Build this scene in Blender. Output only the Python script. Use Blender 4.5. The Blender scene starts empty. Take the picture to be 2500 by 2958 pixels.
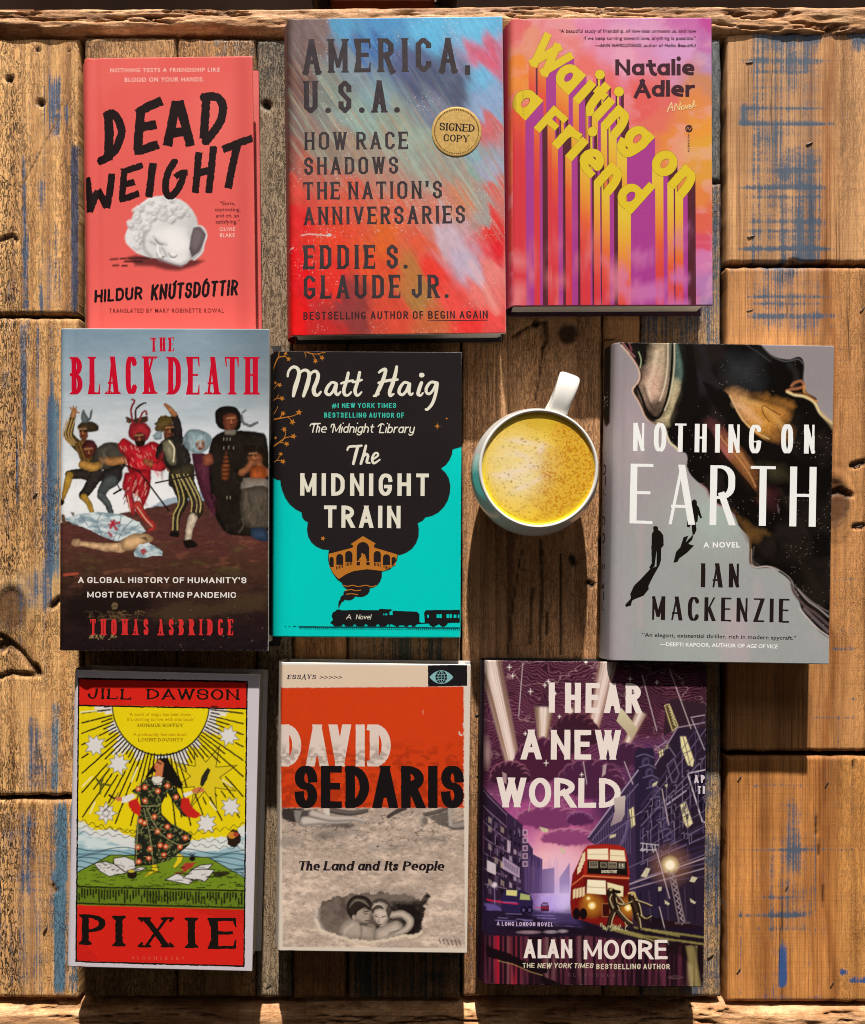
import bpy, bmesh, math, random
import numpy as np
from mathutils import Vector
SC = bpy.context.scene
COL = SC.collection
# ------------------------------------------------------------------ camera, light, exposure
NX, NY, F, H = 1250.0, 1650.0, 2500.0, 0.69      # point straight under the lens, focal length (px), height (m)
cam = bpy.data.cameras.new('camera')
cam_o = bpy.data.objects.new('camera', cam)
COL.objects.link(cam_o)
cam_o.location = (0, 0, H)
cam.sensor_fit = 'VERTICAL'
cam.sensor_height = 36.0
cam.lens = F / 2958.0 * 36.0
cam.shift_x = 0.0
cam.shift_y = (NY - 1479.0) / 2958.0
cam.clip_start, cam.clip_end = 0.02, 50
SC.camera = cam_o
world = bpy.data.worlds.new('World')
SC.world = world
world.use_nodes = True
world.node_tree.nodes['Background'].inputs[0].default_value = (1.0, 0.86, 0.74, 1)
world.node_tree.nodes['Background'].inputs[1].default_value = 0.026
SUN_EL = 20.5
sun = bpy.data.lights.new('sun', 'SUN')
sun.energy = 4.6
sun.angle = math.radians(0.9)
sun.color = (1.0, 0.93, 0.84)
sun_o = bpy.data.objects.new('sun', sun)
COL.objects.link(sun_o)
sun_o.rotation_euler = (-math.radians(90 - SUN_EL), 0, math.radians(-1.0))
sun_o.location = (0.05, 2, 1.2)
win = bpy.data.lights.new('window_light', 'AREA')
win.shape = 'RECTANGLE'
win.size, win.size_y = 1.3, 0.8
win.energy = 2.9
win.color = (1.0, 0.95, 0.92)
win_o = bpy.data.objects.new('window_light', win)
COL.objects.link(win_o)
win_o.location = (0.15, 1.25, 0.85)
win_o.rotation_euler = (-math.radians(60), 0, 0)
SC.view_settings.view_transform = 'Standard'
SC.view_settings.look = 'None'
SC.view_settings.gamma = 1.0
SC.view_settings.exposure = 0.70
SC.view_settings.use_curve_mapping = False
SC.cycles.max_bounces = 6
SC.cycles.filter_width = 1.0

# ------------------------------------------------------------------ helpers
def W(px, py, z=0.0):
    k = (H - z) / F
    return Vector(((px - NX) * k, -(py - NY) * k, z))

def C(h, g=1.0):
    h = h.lstrip('#')
    v = np.array([int(h[i:i + 2], 16) / 255.0 for i in (0, 2, 4)])
    v = np.where(v <= 0.04045, v / 12.92, ((v + 0.055) / 1.055) ** 2.4) * g
    return v

_rng = np.random.RandomState(7)
_T = _rng.rand(256, 256)
def vn(x, y, seed=0):
    x = np.asarray(x, float) + seed * 17.31
    y = np.asarray(y, float) + seed * 9.73
    xi = np.floor(x); yi = np.floor(y)
    fx = x - xi; fy = y - yi
    fx = fx * fx * (3 - 2 * fx); fy = fy * fy * (3 - 2 * fy)
    xi = xi.astype(int) & 255; yi = yi.astype(int) & 255
    x1 = (xi + 1) & 255; y1 = (yi + 1) & 255
    return ((_T[xi, yi] * (1 - fx) + _T[x1, yi] * fx) * (1 - fy)
            + (_T[xi, y1] * (1 - fx) + _T[x1, y1] * fx) * fy)
def fbm(x, y, o=4, seed=0):
    s = 0; a = 0.5; t = 0
    for i in range(o):
        s = s + a * vn(x, y, seed + i * 3); t += a
        x = np.asarray(x) * 2.03; y = np.asarray(y) * 2.03; a *= 0.5
    return s / t
def sstep(a, b, x):
    t = np.clip((x - a) / (b - a), 0, 1)
    return t * t * (3 - 2 * t)
def mix(a, b, f):
    return a * (1 - f) + b * f

def link(o, parent=None):
    COL.objects.link(o)
    if parent is not None:
        o.parent = parent
    return o
def empty(name, loc, rz, label, cat, group=None):
    o = bpy.data.objects.new(name, None)
    o.empty_display_size = 0.02
    COL.objects.link(o)
    o.location = loc; o.rotation_euler = (0, 0, rz)
    o['label'] = label; o['category'] = cat
    if group: o['group'] = group
    return o
def npmesh(name, v, quads=None, tris=None, col=None, smooth=False, mat=None, parent=None):
    me = bpy.data.meshes.new(name)
    nq = 0 if quads is None else len(quads)
    nt = 0 if tris is None else len(tris)
    me.vertices.add(len(v))
    me.vertices.foreach_set('co', np.asarray(v, np.float32).ravel())
    me.loops.add(nq * 4 + nt * 3)
    li = np.concatenate([np.asarray(quads if nq else [], np.int32).ravel(), np.asarray(tris if nt else [], np.int32).ravel()]).astype(np.int32)
    me.loops.foreach_set('vertex_index', li)
    me.polygons.add(nq + nt)
    ls = np.concatenate([np.arange(nq) * 4, nq * 4 + np.arange(nt) * 3]).astype(np.int32)
    me.polygons.foreach_set('loop_start', ls)
    if smooth:
        me.polygons.foreach_set('use_smooth', np.ones(nq + nt, bool))
    me.update(calc_edges=True)
    if col is not None:
        a = me.attributes.new('Col', 'FLOAT_COLOR', 'POINT')
        c4 = np.ones((len(v), 4), np.float32); c4[:, :3] = col
        a.data.foreach_set('color', c4.ravel())
    if mat: me.materials.append(mat)
    o = bpy.data.objects.new(name, me)
    return link(o, parent)
def boxmesh(name, x0, x1, y0, y1, z0, z1, mat, parent, bev=0.0):
    bm = bmesh.new()
    bmesh.ops.create_cube(bm, size=1)
    for v in bm.verts:
        v.co = Vector(((x0 + x1) / 2 + v.co.x * (x1 - x0), (y0 + y1) / 2 + v.co.y * (y1 - y0), (z0 + z1) / 2 + v.co.z * (z1 - z0)))
    if bev:
        bmesh.ops.bevel(bm, geom=bm.edges[:], offset=bev, segments=2, affect='EDGES')
    me = bpy.data.meshes.new(name); bm.to_mesh(me); bm.free()
    if mat: me.materials.append(mat)
    return link(bpy.data.objects.new(name, me), parent)

# node helpers
class NT:
    def __init__(s, name):
        s.m = bpy.data.materials.new(name); s.m.use_nodes = True
        s.t = s.m.node_tree; s.b = s.t.nodes['Principled BSDF']
    def n(s, typ, **kw):
        nd = s.t.nodes.new(typ)
        for k, v in kw.items():
            setattr(nd, k, v)
        return nd
    def l(s, a, b): s.t.links.new(a, b)
    def attr(s, name): return s.n('ShaderNodeAttribute', attribute_name=name)
    def math(s, op, a, b=None, c=None, clamp=False):
        nd = s.n('ShaderNodeMath', operation=op, use_clamp=clamp)
        for i, v in enumerate((a, b, c)):
            if v is None: continue
            if isinstance(v, (int, float)): nd.inputs[i].default_value = v
            else: s.l(v, nd.inputs[i])
        return nd.outputs[0]
    def noise(s, vec, scale=(1, 1, 1), detail=4, rough=0.55, dist=0.0):
        mp = s.n('ShaderNodeMapping'); mp.inputs['Scale'].default_value = scale
        s.l(vec, mp.inputs['Vector'])
        nz = s.n('ShaderNodeTexNoise'); nz.inputs['Scale'].default_value = 1
        nz.inputs['Detail'].default_value = detail; nz.inputs['Roughness'].default_value = rough
        nz.inputs['Distortion'].default_value = dist
        s.l(mp.outputs[0], nz.inputs['Vector'])
        return nz.outputs['Fac']
    def ramp(s, fac, stops):
        r = s.n('ShaderNodeValToRGB'); e = r.color_ramp.elements
        while len(e) < len(stops): e.new(0.5)
        for el, (p, c) in zip(e, stops):
            el.position = p
            el.color = (c, c, c, 1) if isinstance(c, (int, float)) else (*c, 1)
        s.l(fac, r.inputs[0])
        return r.outputs['Color']
    def mixc(s, f, a, b, mode='MIX'):
        nd = s.n('ShaderNodeMix', data_type='RGBA', blend_type=mode)
        for i, v in ((0, f), (6, a), (7, b)):
            if isinstance(v, (int, float)): nd.inputs[i].default_value = v
            elif isinstance(v, (tuple, list, np.ndarray)): nd.inputs[i].default_value = (*v, 1)
            else: s.l(v, nd.inputs[i])
        return nd.outputs[2]
    def bump(s, h, strength=0.5, dist=0.001, normal=None):
        b = s.n('ShaderNodeBump'); b.inputs['Strength'].default_value = strength
        b.inputs['Distance'].default_value = dist
        s.l(h, b.inputs['Height'])
        if normal is not None: s.l(normal, b.inputs['Normal'])
        return b.outputs[0]

def print_mat(name, rough=0.40, grain=0.06, bump=0.15):
    k = NT(name)
    co = k.n('ShaderNodeTexCoord').outputs['Object']
    a = k.attr('Col').outputs['Color']
    g = k.noise(co, (900, 900, 900), 3)
    g2 = k.noise(co, (14, 14, 14), 3)
    f = k.math('MULTIPLY_ADD', g, grain * 2, 1 - grain)
    f2 = k.math('MULTIPLY_ADD', g2, 0.10, 0.95)
    f = k.math('MULTIPLY', f, f2)
    hsv = k.n('ShaderNodeHueSaturation'); k.l(a, hsv.inputs['Color']); k.l(f, hsv.inputs['Value'])
    k.l(hsv.outputs[0], k.b.inputs['Base Color'])
    sm = k.noise(co, (30, 55, 30), 4)
    k.l(k.math('MULTIPLY_ADD', sm, 0.2, rough - 0.1), k.b.inputs['Roughness'])
    k.b.inputs['Specular IOR Level'].default_value = 0.10
    wv = k.noise(co, (9, 7, 9), 2)
    b1 = k.bump(wv, 0.35, 0.0012)
    k.l(k.bump(g, bump, 0.0001, b1), k.b.inputs['Normal'])
    return k.m
def flat_mat(name, c, rough=0.6, noise=0.15, scale=60):
    k = NT(name)
    co = k.n('ShaderNodeTexCoord').outputs['Object']
    g = k.noise(co, (scale,) * 3, 4)
    c = np.asarray(c)
    k.l(k.ramp(g, [(0.25, tuple(c * (1 - noise))), (0.75, tuple(np.minimum(c * (1 + noise), 1)))]), k.b.inputs['Base Color'])
    k.b.inputs['Roughness'].default_value = rough
    return k.m
def page_mat():
    k = NT('page_edges')
    co = k.n('ShaderNodeTexCoord').outputs['Object']
    g = k.noise(co, (6, 6, 5200), 2)
    k.l(k.ramp(g, [(0.3, (0.42, 0.37, 0.31)), (0.6, (0.74, 0.69, 0.61))]), k.b.inputs['Base Color'])
    k.b.inputs['Roughness'].default_value = 0.85
    k.l(k.bump(g, 0.6, 0.0003), k.b.inputs['Normal'])
    return k.m
PAGES = page_mat()

# ------------------------------------------------------------------ lettering: skeleton strokes
r = 1
ST = [(0, 0), (0, 1)]
CAPS = {
 'A': (.82, [[(0, 0), (.5, 1)], [(1, 0), (.5, 1)], [(.19, .29), (.81, .29)]]),
 'B': (.72, [ST, [(0, 1), (.92, 1, r), (.92, .53, r), (0, .53)], [(0, .53), (1, .53, r), (1, 0, r), (0, 0)]]),
 'C': (.72, [[(1, .79), (1, 1, r), (0, 1, r), (0, 0, r), (1, 0, r), (1, .21)]]),
 'D': (.76, [ST, [(0, 1), (1, 1, r), (1, 0, r), (0, 0)]]),
 'E': (.62, [ST, [(0, 1), (1, 1)], [(0, .52), (.85, .52)], [(0, 0), (1, 0)]]),
 'F': (.6, [ST, [(0, 1), (1, 1)], [(0, .5), (.85, .5)]]),
 'G': (.76, [[(1, .82), (1, 1, r), (0, 1, r), (0, 0, r), (1, 0, r), (1, .40)], [(1, .40), (.58, .40)]]),
 'H': (.76, [ST, [(1, 0), (1, 1)], [(0, .52), (1, .52)]]),
 'I': (0, [[(.5, 0), (.5, 1)]]),
 'J': (.6, [[(1, 1), (1, 0, r), (0, 0, r), (0, .3)]]),
 'K': (.74, [ST, [(.05, .36), (1, 1)], [(.33, .56), (1, 0)]]),
 'L': (.58, [ST, [(0, 0), (1, 0)]]),
 'M': (.98, [ST, [(0, 1), (.5, .12)], [(1, 1), (.5, .12)], [(1, 0), (1, 1)]]),
 'N': (.78, [ST, [(0, 1), (1, 0)], [(1, 0), (1, 1)]]),
 'O': (.8, [[(.5, 1), (1, 1, r), (1, 0, r), (0, 0, r), (0, 1, r), (.5, 1)]]),
 'P': (.7, [ST, [(0, 1), (1, 1, r), (1, .45, r), (0, .45)]]),
 'Q': (.8, [[(.5, 1), (1, 1, r), (1, 0, r), (0, 0, r), (0, 1, r), (.5, 1)], [(.6, .25), (1.05, -.05)]]),
 'R': (.74, [ST, [(0, 1), (.96, 1, r), (.96, .46, r), (0, .46)], [(.5, .46), (1, 0)]]),
 'S': (.7, [[(1, .73), (1, 1, r), (0, 1, r), (0, .52, r), (1, .52, r), (1, 0, r), (0, 0, r), (0, .27)]]),
 'T': (.7, [[(.5, 0), (.5, 1)], [(0, 1), (1, 1)]]),
 'U': (.76, [[(0, 1), (0, 0, r), (1, 0, r), (1, 1)]]),
 'V': (.8, [[(0, 1), (.5, 0)], [(1, 1), (.5, 0)]]),
 'W': (1.12, [[(0, 1), (.25, 0)], [(.5, .95), (.25, 0)], [(.5, .95), (.75, 0)], [(1, 1), (.75, 0)]]),
 'X': (.78, [[(0, 1), (1, 0)], [(1, 1), (0, 0)]]),
 'Y': (.76, [[(0, 1), (.5, .45)], [(1, 1), (.5, .45)], [(.5, 0), (.5, .45)]]),
 'Z': (.68, [[(0, 1), (1, 1)], [(1, 1), (0, 0)], [(0, 0), (1, 0)]]),
 '.': (0, [('dot', .5, .0)]), ',': (0, [[(.5, .06), (.35, -.12)]]), "'": (0, [[(.5, 1), (.45, .76)]]),
 '>': (.55, [[(0, .8), (1, .45)], [(0, .1), (1, .45)]]),
}
x_ = .68
LOW = {
 'a': (.62, [[(1, x_), (1, 0)], [(1, .34), (1, x_, r), (0, x_, r), (0, 0, r), (1, 0, r), (1, .34)]]),
 'b': (.62, [[(0, 1.05), (0, 0)], [(0, .34), (0, x_, r), (1, x_, r), (1, 0, r), (0, 0, r), (0, .34)]]),
 'c': (.52, [[(1, .58), (1, x_, r), (0, x_, r), (0, 0, r), (1, 0, r), (1, .1)]]),
 'd': (.62, [[(1, 1.05), (1, 0)], [(1, .34), (1, x_, r), (0, x_, r), (0, 0, r), (1, 0, r), (1, .34)]]),
 'e': (.6, [[(0, .35), (1, .35), (1, x_, r), (0, x_, r), (0, 0, r), (.9, .0)]]),
 'f': (.36, [[(.4, 0), (.4, 1.05, r), (1, 1.05)], [(0, x_), (.95, x_)]]),
 'g': (.62, [[(1, x_), (1, -.32, r), (0, -.32, r), (0, -.2)], [(1, .34), (1, x_, r), (0, x_, r), (0, 0, r), (1, 0, r), (1, .34)]]),
 'h': (.58, [[(0, 1.05), (0, 0)], [(0, .4), (0, x_, r), (1, x_, r), (1, 0)]]),
 'i': (0, [[(.5, 0), (.5, .66)], ('dot', .5, 1.14)]),
 'k': (.56, [[(0, 1.05), (0, 0)], [(.05, .25), (1, x_)], [(.35, .4), (1, 0)]]),
 'l': (0, [[(.5, 0), (.5, 1.05)]]),
 'm': (.95, [[(0, x_), (0, 0)], [(0, .4), (0, x_, r), (.5, x_, r), (.5, 0)], [(.5, .4), (.5, x_, r), (1, x_, r), (1, 0)]]),
 'n': (.58, [[(0, x_), (0, 0)], [(0, .4), (0, x_, r), (1, x_, r), (1, 0)]]),
 'o': (.64, [[(.5, x_), (1, x_, r), (1, 0, r), (0, 0, r), (0, x_, r), (.5, x_)]]),
 'p': (.62, [[(0, x_), (0, -.3)], [(0, .34), (0, x_, r), (1, x_, r), (1, 0, r), (0, 0, r), (0, .34)]]),
 'r': (.38, [[(0, x_), (0, 0)], [(0, .35), (0, x_, r), (1, x_)]]),
 's': (.46, [[(1, .55), (1, x_, r), (0, x_, r), (0, .35, r), (1, .35, r), (1, 0, r), (0, 0, r), (0, .13)]]),
 't': (.42, [[(.4, .95), (.4, 0, r), (1, 0)], [(0, x_), (1, x_)]]),
 'u': (.58, [[(0, x_), (0, 0, r), (1, 0, r), (1, .3)], [(1, x_), (1, 0)]]),
 'v': (.56, [[(0, x_), (.5, 0)], [(1, x_), (.5, 0)]]),
 'y': (.58, [[(0, x_), (0, 0, r), (1, 0, r), (1, .3)], [(1, x_), (1, -.32, r), (0, -.32, r), (0, -.2)]]),
}
GLY = dict(CAPS); GLY.update(LOW)

def round_path(pts, R, chamf=False, ns=7):
    out = []
    n = len(pts)
    for i, p in enumerate(pts):
        P = np.array(p[:2], float)
        if len(p) < 3 or i == 0 or i == n - 1:
            out.append(P); continue
        A = np.array(pts[i - 1][:2], float); B = np.array(pts[i + 1][:2], float)
        la = np.linalg.norm(A - P); lb = np.linalg.norm(B - P)
        fa = .5 if (len(pts[i - 1]) > 2) else 1.0
        fb = .5 if (len(pts[i + 1]) > 2) else 1.0
        da = min(la * fa, R); db = min(lb * fb, R)
        P0 = P + (A - P) / max(la, 1e-9) * da; P2 = P + (B - P) / max(lb, 1e-9) * db
        if chamf:
            out += [P0, P2]
        else:
            Cc = P0 + P2 - P
            for j in range(ns + 1):
                th = math.pi / 2 * j / ns
                out.append(Cc + math.cos(th) * (P0 - Cc) + math.sin(th) * (P2 - Cc))
    res = [out[0]]
    for q in out[1:]:
        if np.linalg.norm(q - res[-1]) > 1e-6: res.append(q)
    return res

def layout(s, width, cap, tv, gap, sp, kern=0.0):
    """letter slots: solves for the width scale that makes s fill the given width"""
    tot = 0.0; fix = 0.0
    for i, ch in enumerate(s):
        if ch == ' ': fix += sp; continue
        w = GLY[ch][0]
        tot += w; fix += tv
        if i < len(s) - 1 and s[i + 1] != ' ': fix += gap
    a = max((width / cap - fix) / max(tot, 1e-6), 0.05)
    x = 0.0; res = []
    for i, ch in enumerate(s):
        if ch == ' ': x += sp; continue
        w = GLY[ch][0] * a + tv
        res.append((ch, x, w)); x += w
        if i < len(s) - 1 and s[i + 1] != ' ':
            g = gap
            if s[i:i + 2] in ('AV', 'VA', 'AT', 'TA', 'LT', 'AW', 'WA', 'TT', 'LA'): g -= kern
            x += g
    return res

# ------------------------------------------------------------------ a book: jacket grid + printed layers
_fontcache = {}
def font_tris(s, bold, space):
    key = (s, bold, space)
    if key not in _fontcache:
        c = bpy.data.curves.new('lettering', 'FONT')
        c.body = s; c.size = 1; c.offset = bold; c.space_character = space
        c.resolution_u = 3
        o = bpy.data.objects.new('lettering', c); COL.objects.link(o)
        me = bpy.data.meshes.new_from_object(o.evaluated_get(bpy.context.evaluated_depsgraph_get()))
        me.calc_loop_triangles()
        v = np.array([q.co[:2] for q in me.vertices]).reshape(-1, 2)
        t = np.array([q.vertices[:] for q in me.loop_triangles]).reshape(-1, 3)
        bpy.data.objects.remove(o); bpy.data.curves.remove(c); bpy.data.meshes.remove(me)
        _fontcache[key] = (v, t)
    return _fontcache[key]

EPS = 2.2e-6
class Book:
    def __init__(s, label, region, zw, corners, t, group='books laid out on the table', step=2.0, rs=0.005, groove=0.0007, bulge=0.004):
        x0, y0, x1, y1 = region
        s.k = (x1 - x0) / zw; s.x0, s.y0 = x0, y0; s.t = t
        P = [W(x0 + p[0] * s.k, y0 + p[1] * s.k, t) for p in corners]
        u = ((P[1] - P[0]) + (P[2] - P[3])); u.z = 0; u.normalize()
        v = Vector((-u.y, u.x, 0))
        c = (P[0] + P[1] + P[2] + P[3]) / 4
        s.w = ((P[1] - P[0]).dot(u) + (P[2] - P[3]).dot(u)) / 2
        s.h = ((P[0] - P[3]).dot(v) + (P[1] - P[2]).dot(v)) / 2
        s.c, s.u, s.v = c, u, v
        s.rot = math.atan2(u.y, u.x)
        s.m = s.k * (H - t) / F                       # metres per zoom pixel
        # zoom -> local affine
        def loc(z):
            q = W(x0 + z[0] * s.k, y0 + z[1] * s.k, t) - c
            return np.array([q.dot(u), q.dot(v)])
        o = loc((0, 0)); ax = loc((1, 0)) - o; ay = loc((0, 1)) - o
        s.A = np.stack([ax, ay], 1); s.o = o; s.Ai = np.linalg.inv(s.A)
        s.rs, s.groove, s.bulge = rs, groove, bulge
        s.root = empty('book', (c.x, c.y, 0), s.rot, label, 'book', group)
        st = step * (H - t) / F
        s.nc = int(s.w / st) + 1; s.nr = int(s.h / st) + 1
        s.lx = np.linspace(-s.w / 2, s.w / 2, s.nc); s.ly = np.linspace(s.h / 2, -s.h / 2, s.nr)
        LX, LY = np.meshgrid(s.lx, s.ly)
        q = np.stack([LX.ravel() - o[0], LY.ravel() - o[1]])
        Z = s.Ai @ q
        s.X = Z[0].reshape(LX.shape); s.Y = Z[1].reshape(LX.shape)
        s.rgb = np.zeros(LX.shape + (3,)) + 0.5
        s.stz = st / s.m                               # canvas step in zoom px
        s.qv, s.qc, s.tv, s.tc = [], [], [], []
        s.layer = 1
        s.cell = 0.72 * (H - t) / F
    def L(s, p):
        p = np.asarray(p, float)
        return p[..., :2] @ s.A.T + s.o
    # ---- surface: position of jacket point (local x, y) ; x < -w/2 wraps down the spine
    def zf(s, x):
        d = np.asarray(x, float) + s.w / 2
        z = np.full(d.shape, s.t)
        q = np.clip(d, 0, s.rs)
        z = np.where(d < s.rs, s.t - s.rs + np.sqrt(np.maximum(s.rs ** 2 - (s.rs - q) ** 2, 0)), z)
        return z - s.groove * np.exp(-((d - 0.0105) / 0.0028) ** 2)
    # ---- canvas painting (zoom coordinates)
    def fill(s, col, a=1.0):
        s.rgb = mix(s.rgb, np.asarray(col), np.asarray(a)[..., None] if np.ndim(a) else a)
    def _win(s, x0, x1, y0, y1, pad):
        m = (s.X > x0 - pad) & (s.X < x1 + pad) & (s.Y > y0 - pad) & (s.Y < y1 + pad)
        rr = np.where(m.any(1))[0]; cc = np.where(m.any(0))[0]
        if len(rr) == 0 or len(cc) == 0: return None
        return slice(rr[0], rr[-1] + 1), slice(cc[0], cc[-1] + 1)
    def _put(s, w, cov, col):
        X, Y = s.X[w], s.Y[w]
        c = col(X, Y) if callable(col) else np.asarray(col)
        s.rgb[w] = mix(s.rgb[w], c, cov[..., None])
    def poly(s, pts, col, a=1.0, soft=0.0, rough=0.0, rsc=12.0):
        P = np.array(pts, float)
        w = s._win(P[:, 0].min(), P[:, 0].max(), P[:, 1].min(), P[:, 1].max(), s.stz * 2 + soft + rough)
        if w is None: return
        X, Y = s.X[w], s.Y[w]
        if rough:
            X = X + (fbm(X / rsc, Y / rsc, 3, 5) - .5) * rough * 2; Y = Y + (fbm(X / rsc, Y / rsc, 3, 9) - .5) * rough * 2
        ins = np.zeros(X.shape, bool); d = np.full(X.shape, 1e9)
        for (ax, ay), (bx, by) in zip(P, np.roll(P, -1, 0)):
            if ay != by:
                c = (ay > Y) != (by > Y)
                ins ^= c & (X < (bx - ax) * (Y - ay) / (by - ay) + ax)
            ex, ey = bx - ax, by - ay
            tt = np.clip(((X - ax) * ex + (Y - ay) * ey) / max(ex * ex + ey * ey, 1e-9), 0, 1)
            d = np.minimum(d, np.hypot(X - ax - tt * ex, Y - ay - tt * ey))
        sd = np.where(ins, d, -d); s._sd = sd
        s._put(w, np.clip(.5 + sd / max(s.stz, soft), 0, 1) * a, col)
    def ell(s, cx, cy, rx, ry, col, a=1.0, soft=0.0, rot=0.0, rough=0.0, rsc=12.0):
        R = max(rx, ry)
        w = s._win(cx - R, cx + R, cy - R, cy + R, s.stz * 2 + soft + rough)
        if w is None: return
        X, Y = s.X[w] - cx, s.Y[w] - cy
        if rough:
            X = X + (fbm(s.X[w] / rsc, s.Y[w] / rsc, 3, 5) - .5) * rough * 2; Y = Y + (fbm(s.X[w] / rsc, s.Y[w] / rsc, 3, 9) - .5) * rough * 2
        cr, sr = math.cos(rot), math.sin(rot)
        X, Y = X * cr + Y * sr, -X * sr + Y * cr
        q = np.hypot(X / rx, Y / ry)
        sd = (1 - q) * min(rx, ry); s._sd = sd
        s._put(w, np.clip(.5 + sd / max(s.stz, soft), 0, 1) * a, col)
    def line(s, pts, wid, col, a=1.0, soft=0.0, rough=0.0, rsc=10.0, curve=False):
        P = [np.array(p[:2], float) for p in pts]
        ws = [p[2] if len(p) > 2 else wid for p in pts]
        if curve: P, ws = smooth(P, ws)
        A = np.array(P); mw = max(ws)
        w = s._win(A[:, 0].min(), A[:, 0].max(), A[:, 1].min(), A[:, 1].max(), mw + s.stz * 2 + soft + rough)
        if w is None: return
        X, Y = s.X[w], s.Y[w]
        if rough:
            X = X + (fbm(X / rsc, Y / rsc, 3, 5) - .5) * rough * 2; Y = Y + (fbm(X / rsc, Y / rsc, 3, 9) - .5) * rough * 2
        sd = np.full(X.shape, -1e9)
        for i in range(len(P) - 1):
            (ax, ay), (bx, by) = P[i], P[i + 1]
            ex, ey = bx - ax, by - ay
            tt = np.clip(((X - ax) * ex + (Y - ay) * ey) / max(ex * ex + ey * ey, 1e-9), 0, 1)
            sd = np.maximum(sd, (ws[i] * (1 - tt) + ws[i + 1] * tt) / 2 - np.hypot(X - ax - tt * ex, Y - ay - tt * ey))
        s._sd = sd
        cov = np.clip(.5 + sd / max(s.stz, soft), 0, 1)
        if mw < s.stz: cov = np.clip(1 - (mw / 2 - sd) / s.stz, 0, 1) * (mw / s.stz)
        s._put(w, cov * a, col)
    def cps(s, cps, power=3.0, X=None, Y=None):
        X = s.X if X is None else X; Y = s.Y if Y is None else Y
        num = 0; den = 0
        for x, y, c in cps:
            wgt = 1.0 / (((X - x) ** 2 + (Y - y) ** 2) / 1e4 + 0.05) ** (power / 2)
            num = num + wgt[..., None] * (C(c) if isinstance(c, str) else np.asarray(c)); den = den + wgt
        return num / den[..., None]
    # ---- crisp printed layers: masks on a fine grid turned into runs
    def _grid(s, L0, L1):
        c = s.cell
        i0 = math.floor(max(L0[0], -s.w / 2 - 0.03) / c); i1 = math.ceil(min(L1[0], s.w / 2) / c)
        j0 = math.floor(max(L0[1], -s.h / 2) / c); j1 = math.ceil(min(L1[1], s.h / 2) / c)
        xs = (np.arange(i0, i1) + .5) * c; ys = (np.arange(j0, j1) + .5) * c
        return xs, ys
    def _runs(s, mask, xs, ys, col, wrap=False):
        """mask (rows, cols) -> one quad per horizontal run"""
        if mask.size == 0: return
        c = s.cell
        inside = (xs < s.w / 2 - c) & ((xs > -s.w / 2) | wrap)
        mask = mask & inside[None, :] & (np.abs(ys) < s.h / 2 - c)[:, None]
        pad = np.zeros((mask.shape[0], mask.shape[1] + 2), np.int8); pad[:, 1:-1] = mask
        d = np.diff(pad, axis=1)
        a = np.argwhere(d == 1); b = np.argwhere(d == -1)
        if len(a) == 0: return
        xa = xs[0] - c / 2 + a[:, 1] * c; xb = xs[0] - c / 2 + b[:, 1] * c
        yc = ys[a[:, 0]]
        zone = -s.w / 2 + 0.017
        if (xa < zone).any():
            n = []
            for p, q, y in zip(xa, xb, yc):
                if p < zone:
                    e = min(q, zone); k = max(1, math.ceil((e - p) / 0.0005))
                    g = np.linspace(p, e, k + 1)
                    for i in range(k): n.append((g[i], g[i + 1], y))
                    if q > zone: n.append((zone, q, y))
                else: n.append((p, q, y))
            n = np.array(n); xa, xb, yc = n[:, 0], n[:, 1], n[:, 2]
        yb, yt = yc - c / 2, yc + c / 2
        v = np.stack([np.stack([xa, yb], 1), np.stack([xb, yb], 1), np.stack([xb, yt], 1), np.stack([xa, yt], 1)], 1)
        s._emit(v, col, s.qv, s.qc)
        s.layer += 1
    def _emit(s, v, col, V, Cc):
        P = np.zeros(v.shape[:-1] + (3,))
        P[..., 0] = v[..., 0]; P[..., 1] = v[..., 1]
        P[..., 2] = s.zf(v[..., 0]) + s.layer * EPS + np.where(v[..., 0] < -s.w / 2 + 0.017, 2.5e-5, 4e-6)
        out = v[..., 0] < -s.w / 2
        if out.any():
            q = s.spine(-s.w / 2 - v[..., 0])
            P[..., 0] = np.where(out, q[0] - s.layer * EPS, P[..., 0]); P[..., 2] = np.where(out, q[1], P[..., 2])
        if callable(col):
            z = (v.reshape(-1, 2) - s.o) @ s.Ai.T
            cc = col(z[:, 0], z[:, 1]).reshape(v.shape[:-1] + (3,))
        else:
            cc = np.zeros(v.shape[:-1] + (3,)) + np.asarray(col)
        V.append(P.reshape(-1, 3)); Cc.append(cc.reshape(-1, 3))
    def spine(s, d):
        hgt = s.t - s.rs
        f = np.clip(np.asarray(d) / hgt, 0, 1)
        return -s.w / 2 - s.bulge * np.sin(f * math.pi), s.t - s.rs - f * (hgt - 0.001)
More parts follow.
